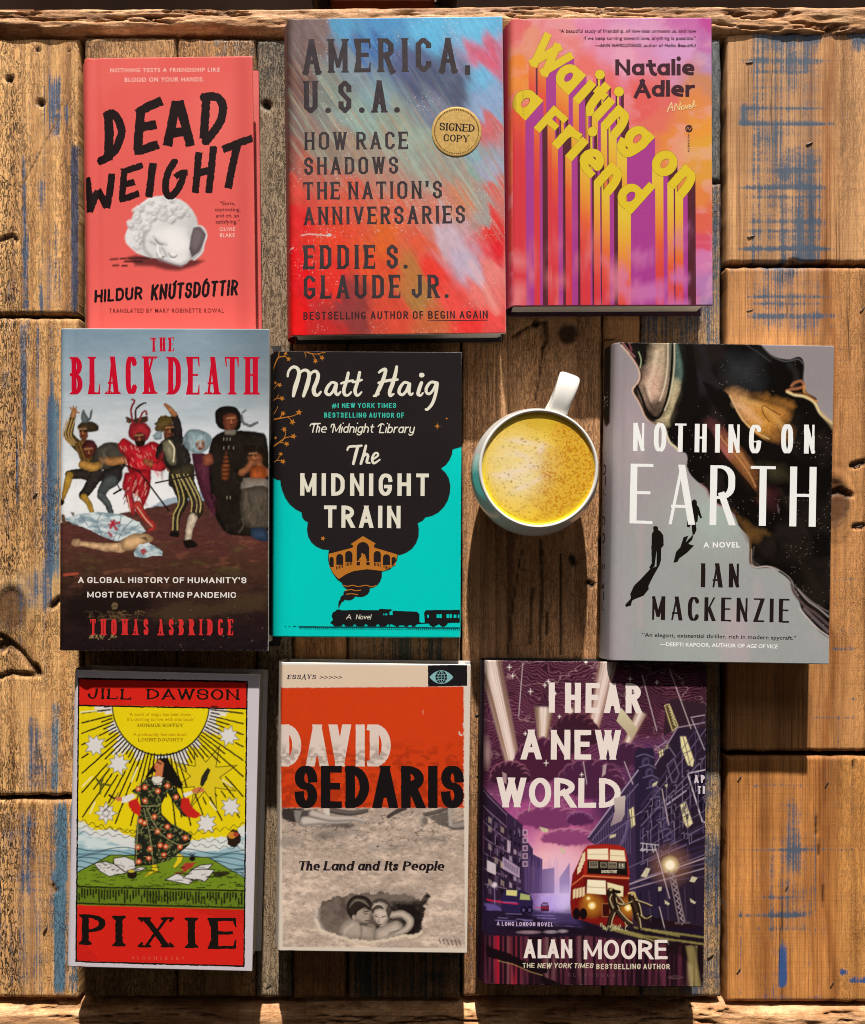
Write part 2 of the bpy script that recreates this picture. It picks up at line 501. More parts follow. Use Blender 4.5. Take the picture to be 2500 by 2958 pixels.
    def segs_mask(s, xs, ys, segs, clip=None):
        """segs: (ax, ay, bx, by, ha, hb, capA, capB) local metres; cap 0 = butt, 1 = round"""
        m = np.zeros((len(ys), len(xs)), bool)
        if m.size == 0: return m
        c = s.cell
        for ax, ay, bx, by, ha, hb, ca, cb in segs:
            hw = max(ha, hb)
            i0 = max(0, int((min(ax, bx) - hw - xs[0]) / c) - 1); i1 = min(len(xs), int((max(ax, bx) + hw - xs[0]) / c) + 3)
            j0 = max(0, int((min(ay, by) - hw - ys[0]) / c) - 1); j1 = min(len(ys), int((max(ay, by) + hw - ys[0]) / c) + 3)
            if i1 <= i0 or j1 <= j0: continue
            X = xs[None, i0:i1]; Y = ys[j0:j1, None]
            ex, ey = bx - ax, by - ay; L2 = math.hypot(ex, ey)
            if L2 < 1e-9: continue
            tt = ((X - ax) * ex + (Y - ay) * ey) / (L2 * L2)
            pd = np.abs((X - ax) * ey - (Y - ay) * ex) / L2
            tc = np.clip(tt, 0, 1)
            mm = (tt >= 0) & (tt <= 1) & (pd <= ha * (1 - tc) + hb * tc)
            if ca: mm |= (X - ax) ** 2 + (Y - ay) ** 2 <= ha * ha
            if cb: mm |= (X - bx) ** 2 + (Y - by) ** 2 <= hb * hb
            m[j0:j1, i0:i1] |= mm
        return m
    def strokes(s, paths, wid, col, round_caps=True, curve=False, rough=0.0, rsc=14.0, wrap=False, ret=False):
        """paths in zoom px, points (x, y[, width])"""
        segs = []; lo = np.array([1e9, 1e9]); hi = -lo
        for path in paths:
            P = [np.array(p[:2], float) for p in path]; ws = [p[2] if len(p) > 2 else wid for p in path]
            if curve: P, ws = smooth(P, ws)
            Lp = [s.L(p) for p in P]
            for i in range(len(Lp) - 1):
                last = i == len(Lp) - 2
                segs.append((*Lp[i], *Lp[i + 1], ws[i] * s.m / 2, ws[i + 1] * s.m / 2, 1 if (i > 0 or round_caps) else 0, 1 if (not last or round_caps) else 0))
            A = np.array(Lp); mw = max(ws) * s.m
            lo = np.minimum(lo, A.min(0) - mw); hi = np.maximum(hi, A.max(0) + mw)
        s._seg_emit(segs, lo, hi, col, rough, rsc, wrap)
    def _seg_emit(s, segs, lo, hi, col, rough=0, rsc=14, wrap=False, band=None, wear=0.0):
        xs, ys = s._grid(lo, hi)
        if rough:
            XX, YY = np.meshgrid(xs, ys)
            r_ = rough * s.m; q = rsc * s.m
            dx = (fbm(XX / q, YY / q, 3, 2) - .5) * 2 * r_; dy = (fbm(XX / q, YY / q, 3, 8) - .5) * 2 * r_
            m0 = s.segs_mask(xs, ys, segs)
            ii = np.clip(((XX + dx - xs[0]) / s.cell + .5).astype(int), 0, len(xs) - 1)
            jj = np.clip(((YY + dy - ys[0]) / s.cell + .5).astype(int), 0, len(ys) - 1)
            m = m0[jj, ii]
        else:
            m = s.segs_mask(xs, ys, segs)
        if band is not None:
            o, up, h0, h1 = band
            ty = (xs[None, :] - o[0]) * up[0] + (ys[:, None] - o[1]) * up[1]
            m &= (ty >= h0) & (ty <= h1)
        if wear:
            XX, YY = np.meshgrid(xs, ys)
            n = fbm(XX / (9 * s.m) + YY / (30 * s.m), YY / (9 * s.m), 4, 21)
            m &= n > wear
        s._runs(m, xs, ys, col, wrap)
        return m
    def poly_fill(s, polys, col, mask_fn=None, wrap=False):
        """even-odd fill of closed zoom-px outlines"""
        Ps = [s.L(np.array(p, float)) for p in polys]
        A = np.concatenate(Ps)
        xs, ys = s._grid(A.min(0), A.max(0))
        if len(xs) == 0 or len(ys) == 0: return
        m = np.zeros((len(ys), len(xs)), bool)
        for P in Ps:
            for (ax, ay), (bx, by) in zip(P, np.roll(P, -1, 0)):
                if ay == by: continue
                rows = np.where((ay > ys) != (by > ys))[0]
                xc = (bx - ax) * (ys[rows] - ay) / (by - ay) + ax
                for j, q in zip(rows, xc):
                    m[j, :max(0, int(math.ceil((q - xs[0]) / s.cell)))] ^= True
        if mask_fn is not None:
            XX, YY = np.meshgrid(xs, ys)
            z = (np.stack([XX.ravel(), YY.ravel()], 1) - s.o) @ s.Ai.T
            m &= mask_fn(z[:, 0].reshape(XX.shape), z[:, 1].reshape(XX.shape))
        s._runs(m, xs, ys, col, wrap)
    def ellf(s, cx, cy, rx, ry, col, rot=0, n=40):
        a = np.linspace(0, 2 * math.pi, n, endpoint=False)
        x = rx * np.cos(a); y = ry * np.sin(a); cr, sr = math.cos(rot), math.sin(rot)
        s.poly_fill([np.stack([cx + x * cr - y * sr, cy + x * sr + y * cr], 1)], col)
    def segs_for(s, txt, p0, p1, cap, tv=.2, th=None, R=9.0, chamf=False, gap=.16, sp=.4, serif=0.0, st=.07, slant=0.0, rc=False, kern=.0):
        """skeleton lettering along the baseline p0 -> p1 (zoom px); thicknesses relative to cap height"""
        th = tv if th is None else th
        p0 = np.array(p0, float); p1 = np.array(p1, float)
        ln = np.linalg.norm(p1 - p0); ux = (p1 - p0) / ln; up = np.array([ux[1], -ux[0]])
        out = []
        def T(x, y):   # text units (cap = 1) -> local metres
            return s.L(p0 + ux * (x + slant * y) * cap + up * y * cap)
        hm = cap * s.m
        def hw(a, b):
            d = b - a; l = np.linalg.norm(d)
            if l < 1e-9: return th / 2
            f = abs(d[1]) / l
            return (th + (tv - th) * f ** 1.5) / 2
        for ch, gx, gw in layout(txt, ln, cap, tv, gap, sp, kern):
            gl = GLY[ch]; sub = []
            def G(p): return np.array([gx + tv / 2 + p[0] * (gw - tv), th / 2 + p[1] * (1 - th)])
            ends = {}
            for stk in gl[1]:
                if stk[0] == 'dot': continue
                for e in (stk[0], stk[-1]): ends.setdefault(e[:2], []).append(stk)
            for stk in gl[1]:
                if stk[0] == 'dot':
                    c = np.array([gx + gw / 2, tv / 2 + stk[2] * (1 - th)])
                    q = T(c[0], c[1]); q2 = T(c[0] + 1e-4, c[1])
                    out.append((*q, *q2, tv * .56 * hm, tv * .56 * hm, 1, 1)); continue
                pts = [tuple(G(p)) + tuple(p[2:]) for p in stk]
                si = gl[1].index(stk); wf = 1.0; diag = len(stk) == 2 and stk[0][0] != stk[1][0] and stk[0][1] != stk[1][1]
                if ch in 'NM' and diag: wf = .72 if th / tv > .5 else .85
                if th / tv < .5:
                    if (ch == 'A' and si == 0) or (ch in 'VX' and si == 1) or (ch == 'W' and si in (1, 3)) or (ch == 'K' and si == 1) or (ch == 'Y' and si == 1): wf = .45
                    if ch == 'N' and si == 2: wf = .5
                    if ch == 'M' and si == 0: wf = .55
                pts = round_path(pts, R, chamf)
                n = len(pts)
                a, b = pts[0], pts[1]; d = (a - b) / np.linalg.norm(a - b); e0 = (tv * abs(d[0]) + th * abs(d[1])) / 2
                if min(abs(d)) > .15: e0 = tv * .8 if ch not in 'NMK' else tv * .1
                if stk[0] != stk[-1] and not rc: pts[0] = a + d * e0
                a, b = pts[-1], pts[-2]; d = (a - b) / np.linalg.norm(a - b); e1 = (tv * abs(d[0]) + th * abs(d[1])) / 2
                if min(abs(d)) > .15: e1 = tv * .8 if ch not in 'NMK' or (ch == 'K' and si > 0) else tv * .1
                if stk[0] != stk[-1] and not rc: pts[-1] = a + d * e1
                closed = stk[0] == stk[-1]
                for i in range(n - 1):
                    h_ = hw(pts[i], pts[i + 1]) * wf
                    if th / tv < .5 and ((ch in 'CGS' and i == 0) or (ch in 'CS' and i == n - 2)): h_ *= .6
                    h2 = h_
                    A, B = T(*pts[i]), T(*pts[i + 1])
                    out.append((*A, *B, h_ * hm, h2 * hm, 1 if (i > 0 or rc or closed) else 0, 1 if (i < n - 2 or rc or closed) else 0))
                if serif:
                    for e, q in ((stk[0], pts[0]), (stk[-1], pts[-1])):
                        o2 = pts[1] if e is stk[0] else pts[-2]
                        dd = q - o2
                        stem = abs(dd[1]) > abs(dd[0]) * .9
                        if stem and (e[1] in (0, 1) or (ch in LOW and e[1] in (x_, 1.05, -.3))):
                            others = ends[e[:2]]
                            if len(others) > 1 and all(abs(k[0][0] - k[-1][0]) > .2 and abs(k[0][1] - k[-1][1]) > .5 for k in others): continue
                            yb = q[1] - np.sign(dd[1]) * st / 2
                            lft, rgt = serif, serif
                            shared = len(others) > 1 and ch in 'BDPREF'
                            if shared: rgt = -tv * .3
                            if ch in LOW and e[1] > .5: rgt = -tv * .3
                            if abs(dd[0]) > .05 * abs(dd[1]) and ch in CAPS:      # diagonal stem: sit the serif where it meets the line
                                ye = 1.0 if e[1] == 1 else 0.0
                                q = np.array([q[0] - dd[0] / dd[1] * (q[1] - ye), ye]); yb = q[1] - np.sign(dd[1]) * st / 2
                            A = T(q[0] - tv / 2 - lft, yb); B = T(q[0] + tv / 2 + rgt, yb)
                            out.append((*A, *B, st / 2 * hm, st / 2 * hm, 0, 0))
                            for sg in (-1, 1):       # bracket
                                if sg > 0 and rgt < 0: continue
                                A = T(q[0] + sg * (tv / 2 + serif * .75), yb); B = T(q[0] + sg * tv * .35, yb - np.sign(dd[1]) * serif * .9)
                                out.append((*A, *B, st * .42 * hm, st * .5 * hm, 0, 1))
                        elif not stem and abs(dd[1]) < 1e-3 and abs(e[0] - .5) > .3 and e[1] in (0, 1) and ch in 'EFLTZ':
                            sgn = -1 if e[1] == 1 else 1
                            A = T(q[0] - st / 2, q[1] - sgn * th / 2); B = T(q[0] + st * .1, q[1] + sgn * .24)
                            out.append((*A, *B, st * .8 * hm, st * .3 * hm, 0, 0))
        o = s.L(p0); upl = s.L(p0 + up) - o; upl = upl / np.linalg.norm(upl)
        return out, (o, upl)
    def text(s, txt, x0, x1, yt, yb, col, rise=0.0, clip=True, rough=0, wear=0, rsc=14.0, wrap=False, **kw):
        """caps fill x0..x1 between cap top yt and baseline yb; rise = how much higher the right end sits"""
        cap = yb - yt
        segs, (o, up) = s.segs_for(txt, (x0, yb), (x1, yb - rise), cap, **kw)
        A = np.array([[q[0], q[1]] for q in segs] + [[q[2], q[3]] for q in segs])
        pad = .3 * cap * s.m
        band = (o, up, -1e-9, cap * s.m) if clip else None
        if clip and any(ch in ',' for ch in txt): band = (o, up, -.25 * cap * s.m, cap * s.m)
        s._seg_emit(segs, A.min(0) - pad, A.max(0) + pad, col, rough, rsc, wrap, band, wear)
    def ft(s, txt, x0, x1, yt, yb, col, bold=0.0, space=1.0, slant=0.0, rise=0.0, rot90=False):
        """small type in the built-in face, fitted to x0..x1"""
        v, t = font_tris(txt, bold, space)
        if len(t) == 0: return
        vh, _ = font_tris('H', bold, 1.0)
        ch0, ch1 = vh[:, 1].min(), vh[:, 1].max()
        X = (v[:, 0] - v[:, 0].min()) / (v[:, 0].max() - v[:, 0].min())
        Yn = (v[:, 1] - ch0) / (ch1 - ch0)
        if rot90:      # reads downwards: x0..x1 is then y-range, yt..yb the x-range (cap top at yb)
            z = np.stack([yt + Yn * (yb - yt), x0 + X * (x1 - x0)], 1)
        else:
            z = np.stack([x0 + X * (x1 - x0) + slant * Yn * (yb - yt), yb - Yn * (yb - yt) - rise * X], 1)
        s._emit(s.L(z)[t], col, s.tv, s.tc)
        s.layer += 1
    # ---- build the meshes
    def build(s, mat, spine_col, edge_col, back_mat, board_mat, flap=None, page_inset=0.003, back_shift=(0, 0), dy_pages=0.0):
        nr, nc = s.nr, s.nc
        LX, LY = np.meshgrid(s.lx, s.ly)
        # rubbed edges and corners
        dx_ = s.w / 2 - np.abs(LX); dy_ = s.h / 2 - np.abs(LY); de = np.minimum(np.where(LX > 0, dx_, 1), dy_)
        wn = fbm(LX * 900, LY * 900, 3, 3) + .5 * np.exp(-np.hypot(dx_, dy_) / .004) * (LX > 0)
        s.rgb = mix(s.rgb, s.rgb * .45 + .32, (.32 * sstep(.60, .78, wn) * sstep(.0010, .0001, de))[..., None])
        # extra columns left: spine
        ns = 10
        d = np.linspace(0, s.t - s.rs, ns + 1)[1:][::-1]
        sx, sz = s.spine(d)
        X = np.concatenate([np.tile(sx, (nr, 1)), LX], 1); Y = np.concatenate([np.tile(s.ly[:, None], (1, ns)), LY], 1)
        Zt = np.concatenate([np.tile(sz, (nr, 1)), s.zf(LX)], 1)
        sc = spine_col(Y[:, :ns], np.tile(d, (nr, 1))) if callable(spine_col) else np.zeros((nr, ns, 3)) + np.asarray(spine_col)
        RGB = np.concatenate([sc, s.rgb], 1)
        nC = nc + ns
        v = np.stack([X.ravel(), Y.ravel(), Zt.ravel()], 1); col = RGB.reshape(-1, 3)
        idx = np.arange(nr * nC).reshape(nr, nC)
        q = np.stack([idx[1:, :-1], idx[1:, 1:], idx[:-1, 1:], idx[:-1, :-1]], -1).reshape(-1, 4)
        # skirts: top, right, bottom (board thickness)
        n = len(v); th = 0.0027
        def skirt(ids, off):
            nonlocal v, col, q, n
            P = v[ids].copy(); P[:, 2] -= th; P[:, :2] += off
            P0 = v[ids].copy(); P0[:, 2] -= 0.0004; P0[:, :2] += np.array(off) * 2 + np.sign(off) * 0.0003
            k = len(ids)
            v = np.concatenate([v, P0, P]); ec = np.zeros((k, 3)) + np.asarray(edge_col) if edge_col is not None else col[ids]
            col = np.concatenate([col, ec, ec * .9])
            a = np.arange(k)
            q = np.concatenate([q, np.stack([ids[:-1], ids[1:], n + a[1:], n + a[:-1]], 1), np.stack([n + a[:-1], n + a[1:], n + k + a[1:], n + k + a[:-1]], 1)])
            n = len(v)
        front = idx[:, ns:]
        skirt(front[0, :], (0, 0.00001)); skirt(front[:, -1], (0.00001, 0)); skirt(front[-1, ::-1], (0, -0.00001))
        quads = [q]; V = [v]; Cc = [col]; n = len(v)
        if s.qv:
            a = np.concatenate(s.qv); V.append(a); Cc.append(np.concatenate(s.qc))
            quads.append(n + np.arange(len(a)).reshape(-1, 4)); n += len(a)
        tris = None
        if s.tv:
            a = np.concatenate(s.tv); V.append(a); Cc.append(np.concatenate(s.tc))
            tris = n + np.arange(len(a)).reshape(-1, 3); n += len(a)
        jk = npmesh('dust_jacket', np.concatenate(V), np.concatenate(quads), tris, np.concatenate(Cc), True, mat, s.root)
        # underside board of the front cover, pages, back cover
        hw, hh = s.w / 2, s.h / 2
        boxmesh('front_board', -hw + s.rs, hw - 0.0004, -hh + 0.0004, hh - 0.0004, s.t - 0.0034, s.t - 0.0024 - s.groove, board_mat, s.root)
        boxmesh('page_block', -hw + 0.003, hw - page_inset - 0.001, -hh + page_inset + dy_pages, hh - page_inset + dy_pages, 0.0026, s.t - 0.0034, PAGES, s.root)
        bx, by = back_shift
        boxmesh('back_cover', -hw + 0.0005 + bx, hw + bx, -hh + by, hh + by, 0.0, 0.0025, back_mat, s.root, 0.0004)
        if flap:
            fx0, fx1 = flap
            boxmesh('jacket_flap', fx0, fx1, -hh + 0.0002, -hh + 0.006, s.t - 0.0062, s.t - 0.0036, FLAPM, s.root)
        return jk
FLAPM = flat_mat('white_paper', (0.72, 0.68, 0.66), 0.7, 0.05)

def smooth(P, ws, n=7):
    """Catmull-Rom through the points"""
    P = [np.asarray(p, float) for p in P]
    if len(P) < 3: return P, ws
    out = []; wo = []
    for i in range(len(P) - 1):
        a = P[max(i - 1, 0)]; b = P[i]; c = P[i + 1]; d = P[min(i + 2, len(P) - 1)]
        for j in range(n):
            t = j / n
            out.append(.5 * ((2 * b) + (c - a) * t + (2 * a - 5 * b + 4 * c - d) * t * t + (3 * b - 3 * c + d - a) * t ** 3))
            wo.append(ws[i] * (1 - t) + ws[i + 1] * t)
    out.append(P[-1]); wo.append(ws[-1])
    return out, wo
BOOKS = []
# ================================================================== table of old boards
def wood_mat():
    k = NT('old_boards')
    g = k.attr('gco').outputs['Vector']; tint = k.attr('Col').outputs['Color']
    prm = k.n('ShaderNodeSeparateColor'); k.l(k.attr('Prm').outputs['Color'], prm.inputs[0])
    pr, pf, pg = prm.outputs
    pcol = k.attr('PCol').outputs['Color']
    lines = k.noise(g, (430, 7, 1), 4, .6)
    bands = k.noise(g, (75, 1.5, 1), 3, .5, .6)
    fine = k.noise(g, (1500, 60, 1), 3, .6)
    blot = k.noise(g, (26, 14, 1), 4)
    c = k.mixc(1.0, tint, k.ramp(bands, [(.3, (.60, .54, .50)), (.48, (.98, .97, .95)), (.62, (1.10, 1.08, 1.04)), (.74, (.78, .70, .62))]), 'MULTIPLY')
    lr = k.ramp(lines, [(.28, (.42, .36, .32)), (.46, (.96, .95, .94)), (.7, (1.15, 1.14, 1.12))])
    c = k.mixc(pg, c, k.mixc(1.0, c, lr, 'MULTIPLY'))
    l2 = k.ramp(k.noise(g, (980, 4, 1), 2, .5), [(.36, (.52, .44, .38)), (.52, (1.0, 1.0, 1.0))])
    c = k.mixc(k.math('MULTIPLY', pg, .75), c, k.mixc(1.0, c, l2, 'MULTIPLY'))
    c = k.mixc(1.0, c, k.ramp(fine, [(.3, .78), (.6, 1.06)]), 'MULTIPLY')
    c = k.mixc(1.0, c, k.ramp(blot, [(.3, (.74, .72, .70)), (.65, (1.08, 1.08, 1.08))]), 'MULTIPLY')
    c = k.mixc(1.0, c, (1.42, 1.42, 1.42), 'MULTIPLY')
    # saw marks across the grain
    saw = k.noise(g, (5, 620, 1), 3, .6)
    c = k.mixc(.36, c, k.mixc(1.0, c, k.ramp(saw, [(.30, (.66, .62, .60)), (.52, 1.0)]), 'MULTIPLY'))
    # old paint, worn down to the raised grain
    sp = k.noise(g, (700, 420, 1), 4, .65)
    pm = k.math('ADD', pr, k.math('MULTIPLY_ADD', k.math('ADD', k.math('MULTIPLY', k.noise(g, (1050, 7, 1), 2, .6), .6), k.math('MULTIPLY', k.noise(g, (420, 5, 1), 2, .5), .4)), 3.0, -1.5))
    pm = k.math('ADD', pm, k.math('MULTIPLY_ADD', sp, 1.1, -.55))
    pm = k.math('ADD', pm, k.math('MULTIPLY_ADD', k.noise(g, (40, 120, 1), 3, .6), .9, -.45))
    pmask = k.ramp(pm, [(.38, 0.0), (.72, .88)])
    wash = k.math('MULTIPLY', k.ramp(k.math('ADD', pr, k.math('MULTIPLY_ADD', lines, .8, -.4)), [(.25, 0.0), (.75, 1.0)]), .42)
    c = k.mixc(wash, c, k.mixc(.35, pcol, (.30, .27, .22)))
    c = k.mixc(pmask, c, pcol)
    # dark flakes, pits and cracks
    def band(n, w0, w1):
        a = k.math('ABSOLUTE', k.math('SUBTRACT', n, .5))
        return k.ramp(a, [(w0, 1.0), (w1, 0.0)])
    nf = k.noise(g, (420, 105, 1), 3, .6, .9)
    patch = k.ramp(k.noise(g, (34, 9, 1), 3), [(.30, 0.15), (.50, 1.0)])
    fl = k.math('MULTIPLY', k.math('MULTIPLY', band(nf, .010, .055), patch), pf)
    pits = k.ramp(k.noise(g, (820, 250, 1), 3, .6), [(.63, 0.0), (.70, 1.0)])
    pits = k.math('MULTIPLY', pits, k.math('MULTIPLY_ADD', pf, .75, .18))
    cr = k.math('MULTIPLY', band(k.noise(g, (95, 2.6, 1), 3, .55, .3), .003, .010), k.ramp(k.noise(g, (20, 4, 1), 2), [(.56, 0.0), (.66, 1.0)]))
    dark = k.math('MAXIMUM', k.math('MAXIMUM', fl, pits), k.math('MULTIPLY', cr, .9))
    c = k.mixc(k.math('MULTIPLY', dark, .86), c, (.030, .018, .011))
    k.l(c, k.b.inputs['Base Color'])
    k.l(k.math('MULTIPLY_ADD', fine, .25, .48), k.b.inputs['Roughness'])
    k.b.inputs['Specular IOR Level'].default_value = .3
    h = k.math('MULTIPLY_ADD', lines, .55, 0.0)
    h = k.math('MULTIPLY_ADD', fine, .22, h)
    h = k.math('MULTIPLY_ADD', saw, .12, h)
    h = k.math('SUBTRACT', h, k.math('MULTIPLY', dark, .9))
    k.l(k.bump(h, .75, .0007), k.b.inputs['Normal'])
    return k.m
def dull(m):
    m.node_tree.nodes['Principled BSDF'].inputs['Specular IOR Level'].default_value = 0.03
    return m
WOOD = wood_mat()
table = empty('wooden_table', (0, 0, 0), 0, 'weathered plank table with worn blue paint under all the books', 'table')
KZ = H / F        # metres per px on the table plane

GOUGES = [  # polyline px, half width px, depth mm
    ([(0, 1838), (20, 1850), (60, 1885), (104, 1944)], 8, 3.0), ([(-10, 1960), (30, 1945), (95, 1952)], 7, 3.0), ([(0, 1870), (12, 1862)], 16, 3.5),
    ([(148, 1752), (170, 1730)], 9, 2.5), ([(100, 1925), (112, 1950)], 8, 2.5), ([(0, 690), (30, 680), (46, 690)], 7, 2), ([(40, 568), (90, 478), (150, 366), (170, 300)], 2.5, .8),
    ([(22, 223), (24, 226)], 10, 3), ([(113, 292), (116, 295)], 11, 3), ([(105, 138), (108, 142)], 5, 2), ([(12, 146), (13, 150)], 4, 2), ([(196, 140), (197, 142)], 4, 2),
    ([(768, 300), (772, 304)], 13, 3), ([(1578, 930), (1582, 980), (1572, 1000)], 7, 1.5), ([(1480, 972), (1530, 940), (1580, 925)], 4, 1.2), ([(1570, 1000), (1560, 1080), (1548, 1150)], 3.5, 1.2),
    ([(1755, 980), (1776, 980)], 5, 1.2), ([(1652, 1610), (1658, 1625)], 12, 2), ([(1700, 1684), (1712, 1690)], 8, 2), ([(1508, 1590), (1490, 1700), (1476, 1800), (1470, 1890)], 3, 1), ([(1564, 1560), (1566, 1700), (1562, 1890)], 5, 1), ([(1620, 1600), (1622, 1890)], 4, .8),
    ([(1540, 1700), (1536, 1760), (1532, 1860)], 5, .8), ([(1582, 1770), (1580, 1830)], 5, .8), ([(1735, 1560), (1740, 1600)], 8, 2), ([(2465, 1345), (2500, 1335)], 9, 2.2), ([(2470, 1522), (2500, 1518)], 7, 2.0), ([(2395, 1440), (2400, 1425), (2430, 1418), (2460, 1430)], 9, 2.5),
    ([(2290, 752), (2340, 762), (2400, 760)], 7, 2), ([(1860, 620), (1866, 640)], 5, 1), ([(2360, 2360), (2364, 2420)], 3, .8), ([(2380, 2560), (2384, 2640)], 2.5, .6), ([(150, 2560), (160, 2575)], 6, 1.5), ([(2466, 2200), (2470, 2220)], 4, 1), ([(2360, 2380), (2368, 2470)], 2.5, .6),
]
KNOTS = [(1642, 962, 24, 26, '1f130c', 26), (2412, 1452, 38, 62, '5a3a26', 60), (1548, 932, 9, 12, '1f130c', 14), (30, 1760, 40, 60, '6a4a30', 60), (610, 300, 12, 16, '3a2618', 16), (660, 990, 16, 20, '3a2618', 20)]
RL = {0: [(175, 2121, 2437, 13, .9), (206, 2150, 2370, 7, .5), (250, 2150, 2300, 5, .3), (311, 2130, 2420, 8, .6), (357, 2121, 2437, 13, 1.0), (458, 2150, 2400, 5, .4), (491, 2150, 2410, 6, .65), (539, 2121, 2415, 11, .8), (568, 2130, 2400, 7, .55), (637, 2150, 2400, 7, .6), (666, 2150, 2400, 5, .55), (719, 2118, 2437, 12, 1.1)],
      1: [(857, 2140, 2430, 9, .7), (876, 2150, 2420, 5, .4), (913, 2150, 2450, 12, .9), (944, 2380, 2440, 10, .8), (1010, 2400, 2480, 9, .7), (1040, 2400, 2500, 8, .6), (1098, 2410, 2500, 7, .5), (1676, 2400, 2500, 10, .7), (1710, 2420, 2490, 12, .4), (1822, 2400, 2500, 9, .5), (1876, 2390, 2500, 12, .95), (2022, 2440, 2500, 10, .8), (2076, 2330, 2500, 8, .9), (2110, 2450, 2500, 9, .7), (1912, 2400, 2500, 5, .4), (1480, 2400, 2500, 5, .3)],
      2: [(2270, 2160, 2360, 8, .7), (2268, 2440, 2500, 8, .6), (2458, 2117, 2500, 9, .75), (2380, 2200, 2350, 5, .3), (2596, 2150, 2340, 7, .6), (2648, 2117, 2350, 13, 1.0), (2684, 2150, 2360, 6, .5), (2730, 2140, 2200, 9, .3), (2840, 2440, 2540, 26, 1.5), (2885, 2140, 2500, 10, .4)]}
def left_paint(X, Y, i):
    g = lambda cx, w, y0, y1: np.exp(-((X - cx) / w) ** 2) * sstep(y0, y0 + 60, Y) * sstep(y1, y1 - 60, Y)
    if i == 0: return .75 * g(70, 9, 420, 930) + .6 * g(116, 9, 480, 640) + .55 * g(118, 8, 800, 930) + .8 * g(158, 17, 190, 430) + .9 * g(193, 5, 270, 390) + 1.25 * g(214, 12, 390, 930) + .35 * g(160, 30, 600, 900) + .2 * g(30, 30, 780, 930)
    if i == 1: return .95 * g(64, 10, 900, 1280) + .6 * g(108, 9, 900, 1220) + .5 * g(146, 10, 900, 1400) + .55 * g(50, 8, 1240, 1500) + .95 * g(152, 26, 1120, 1690) + .45 * g(100, 14, 1300, 1600) + .35 * g(10, 20, 1050, 1150) + .55 * g(90, 60, 1620, 1800) + .75 * g(160, 18, 2000, 2310) + .6 * g(100, 40, 2050, 2310)
    return .45 * g(60, 60, 2300, 2900) + 1.35 * g(172, 20, 2300, 2900) + .8 * g(212, 14, 2300, 2900)
BOARDS = []
for i, (y0, y1) in enumerate(((108, 905), (918, 2299), (2313, 2886))): BOARDS.append(('L', i, -110, 225, y0, y1))
for i, (y0, y1) in enumerate(((86, 757), (771, 2171), (2186, 2897))): BOARDS.append(('R', i, 2101, 2600, y0, y1))
for i, (x0, x1) in enumerate(((241, 506), (512, 737), (741, 842), (847, 1001), (1006, 1330), (1336, 1741), (1746, 1851), (1856, 2085))):
    if i == 7: BOARDS += [('M', 7, x0, x1, 110, 520), ('M', 8, x0, x1, 527, 2884)]
    elif i == 0: BOARDS += [('M', 0, x0, x1, 104, 1210), ('M', 0, x0, x1, 1218, 2884)]
    else: BOARDS.append(('M', i, x0, x1, 104 + (i * 37 % 11), 2880 + (i * 29 % 9)))
def segdist(X, Y, pts):
    d = np.full(X.shape, 1e9)
    for (ax, ay), (bx, by) in zip(pts[:-1], pts[1:]):
        ex, ey = bx - ax, by - ay
        t = np.clip(((X - ax) * ex + (Y - ay) * ey) / max(ex * ex + ey * ey, 1e-9), 0, 1)
        d = np.minimum(d, np.hypot(X - ax - t * ex, Y - ay - t * ey))
    return d
VV, QQ, CC, PP, PC, GG = [], [], [], [], [], []
nv_ = 0
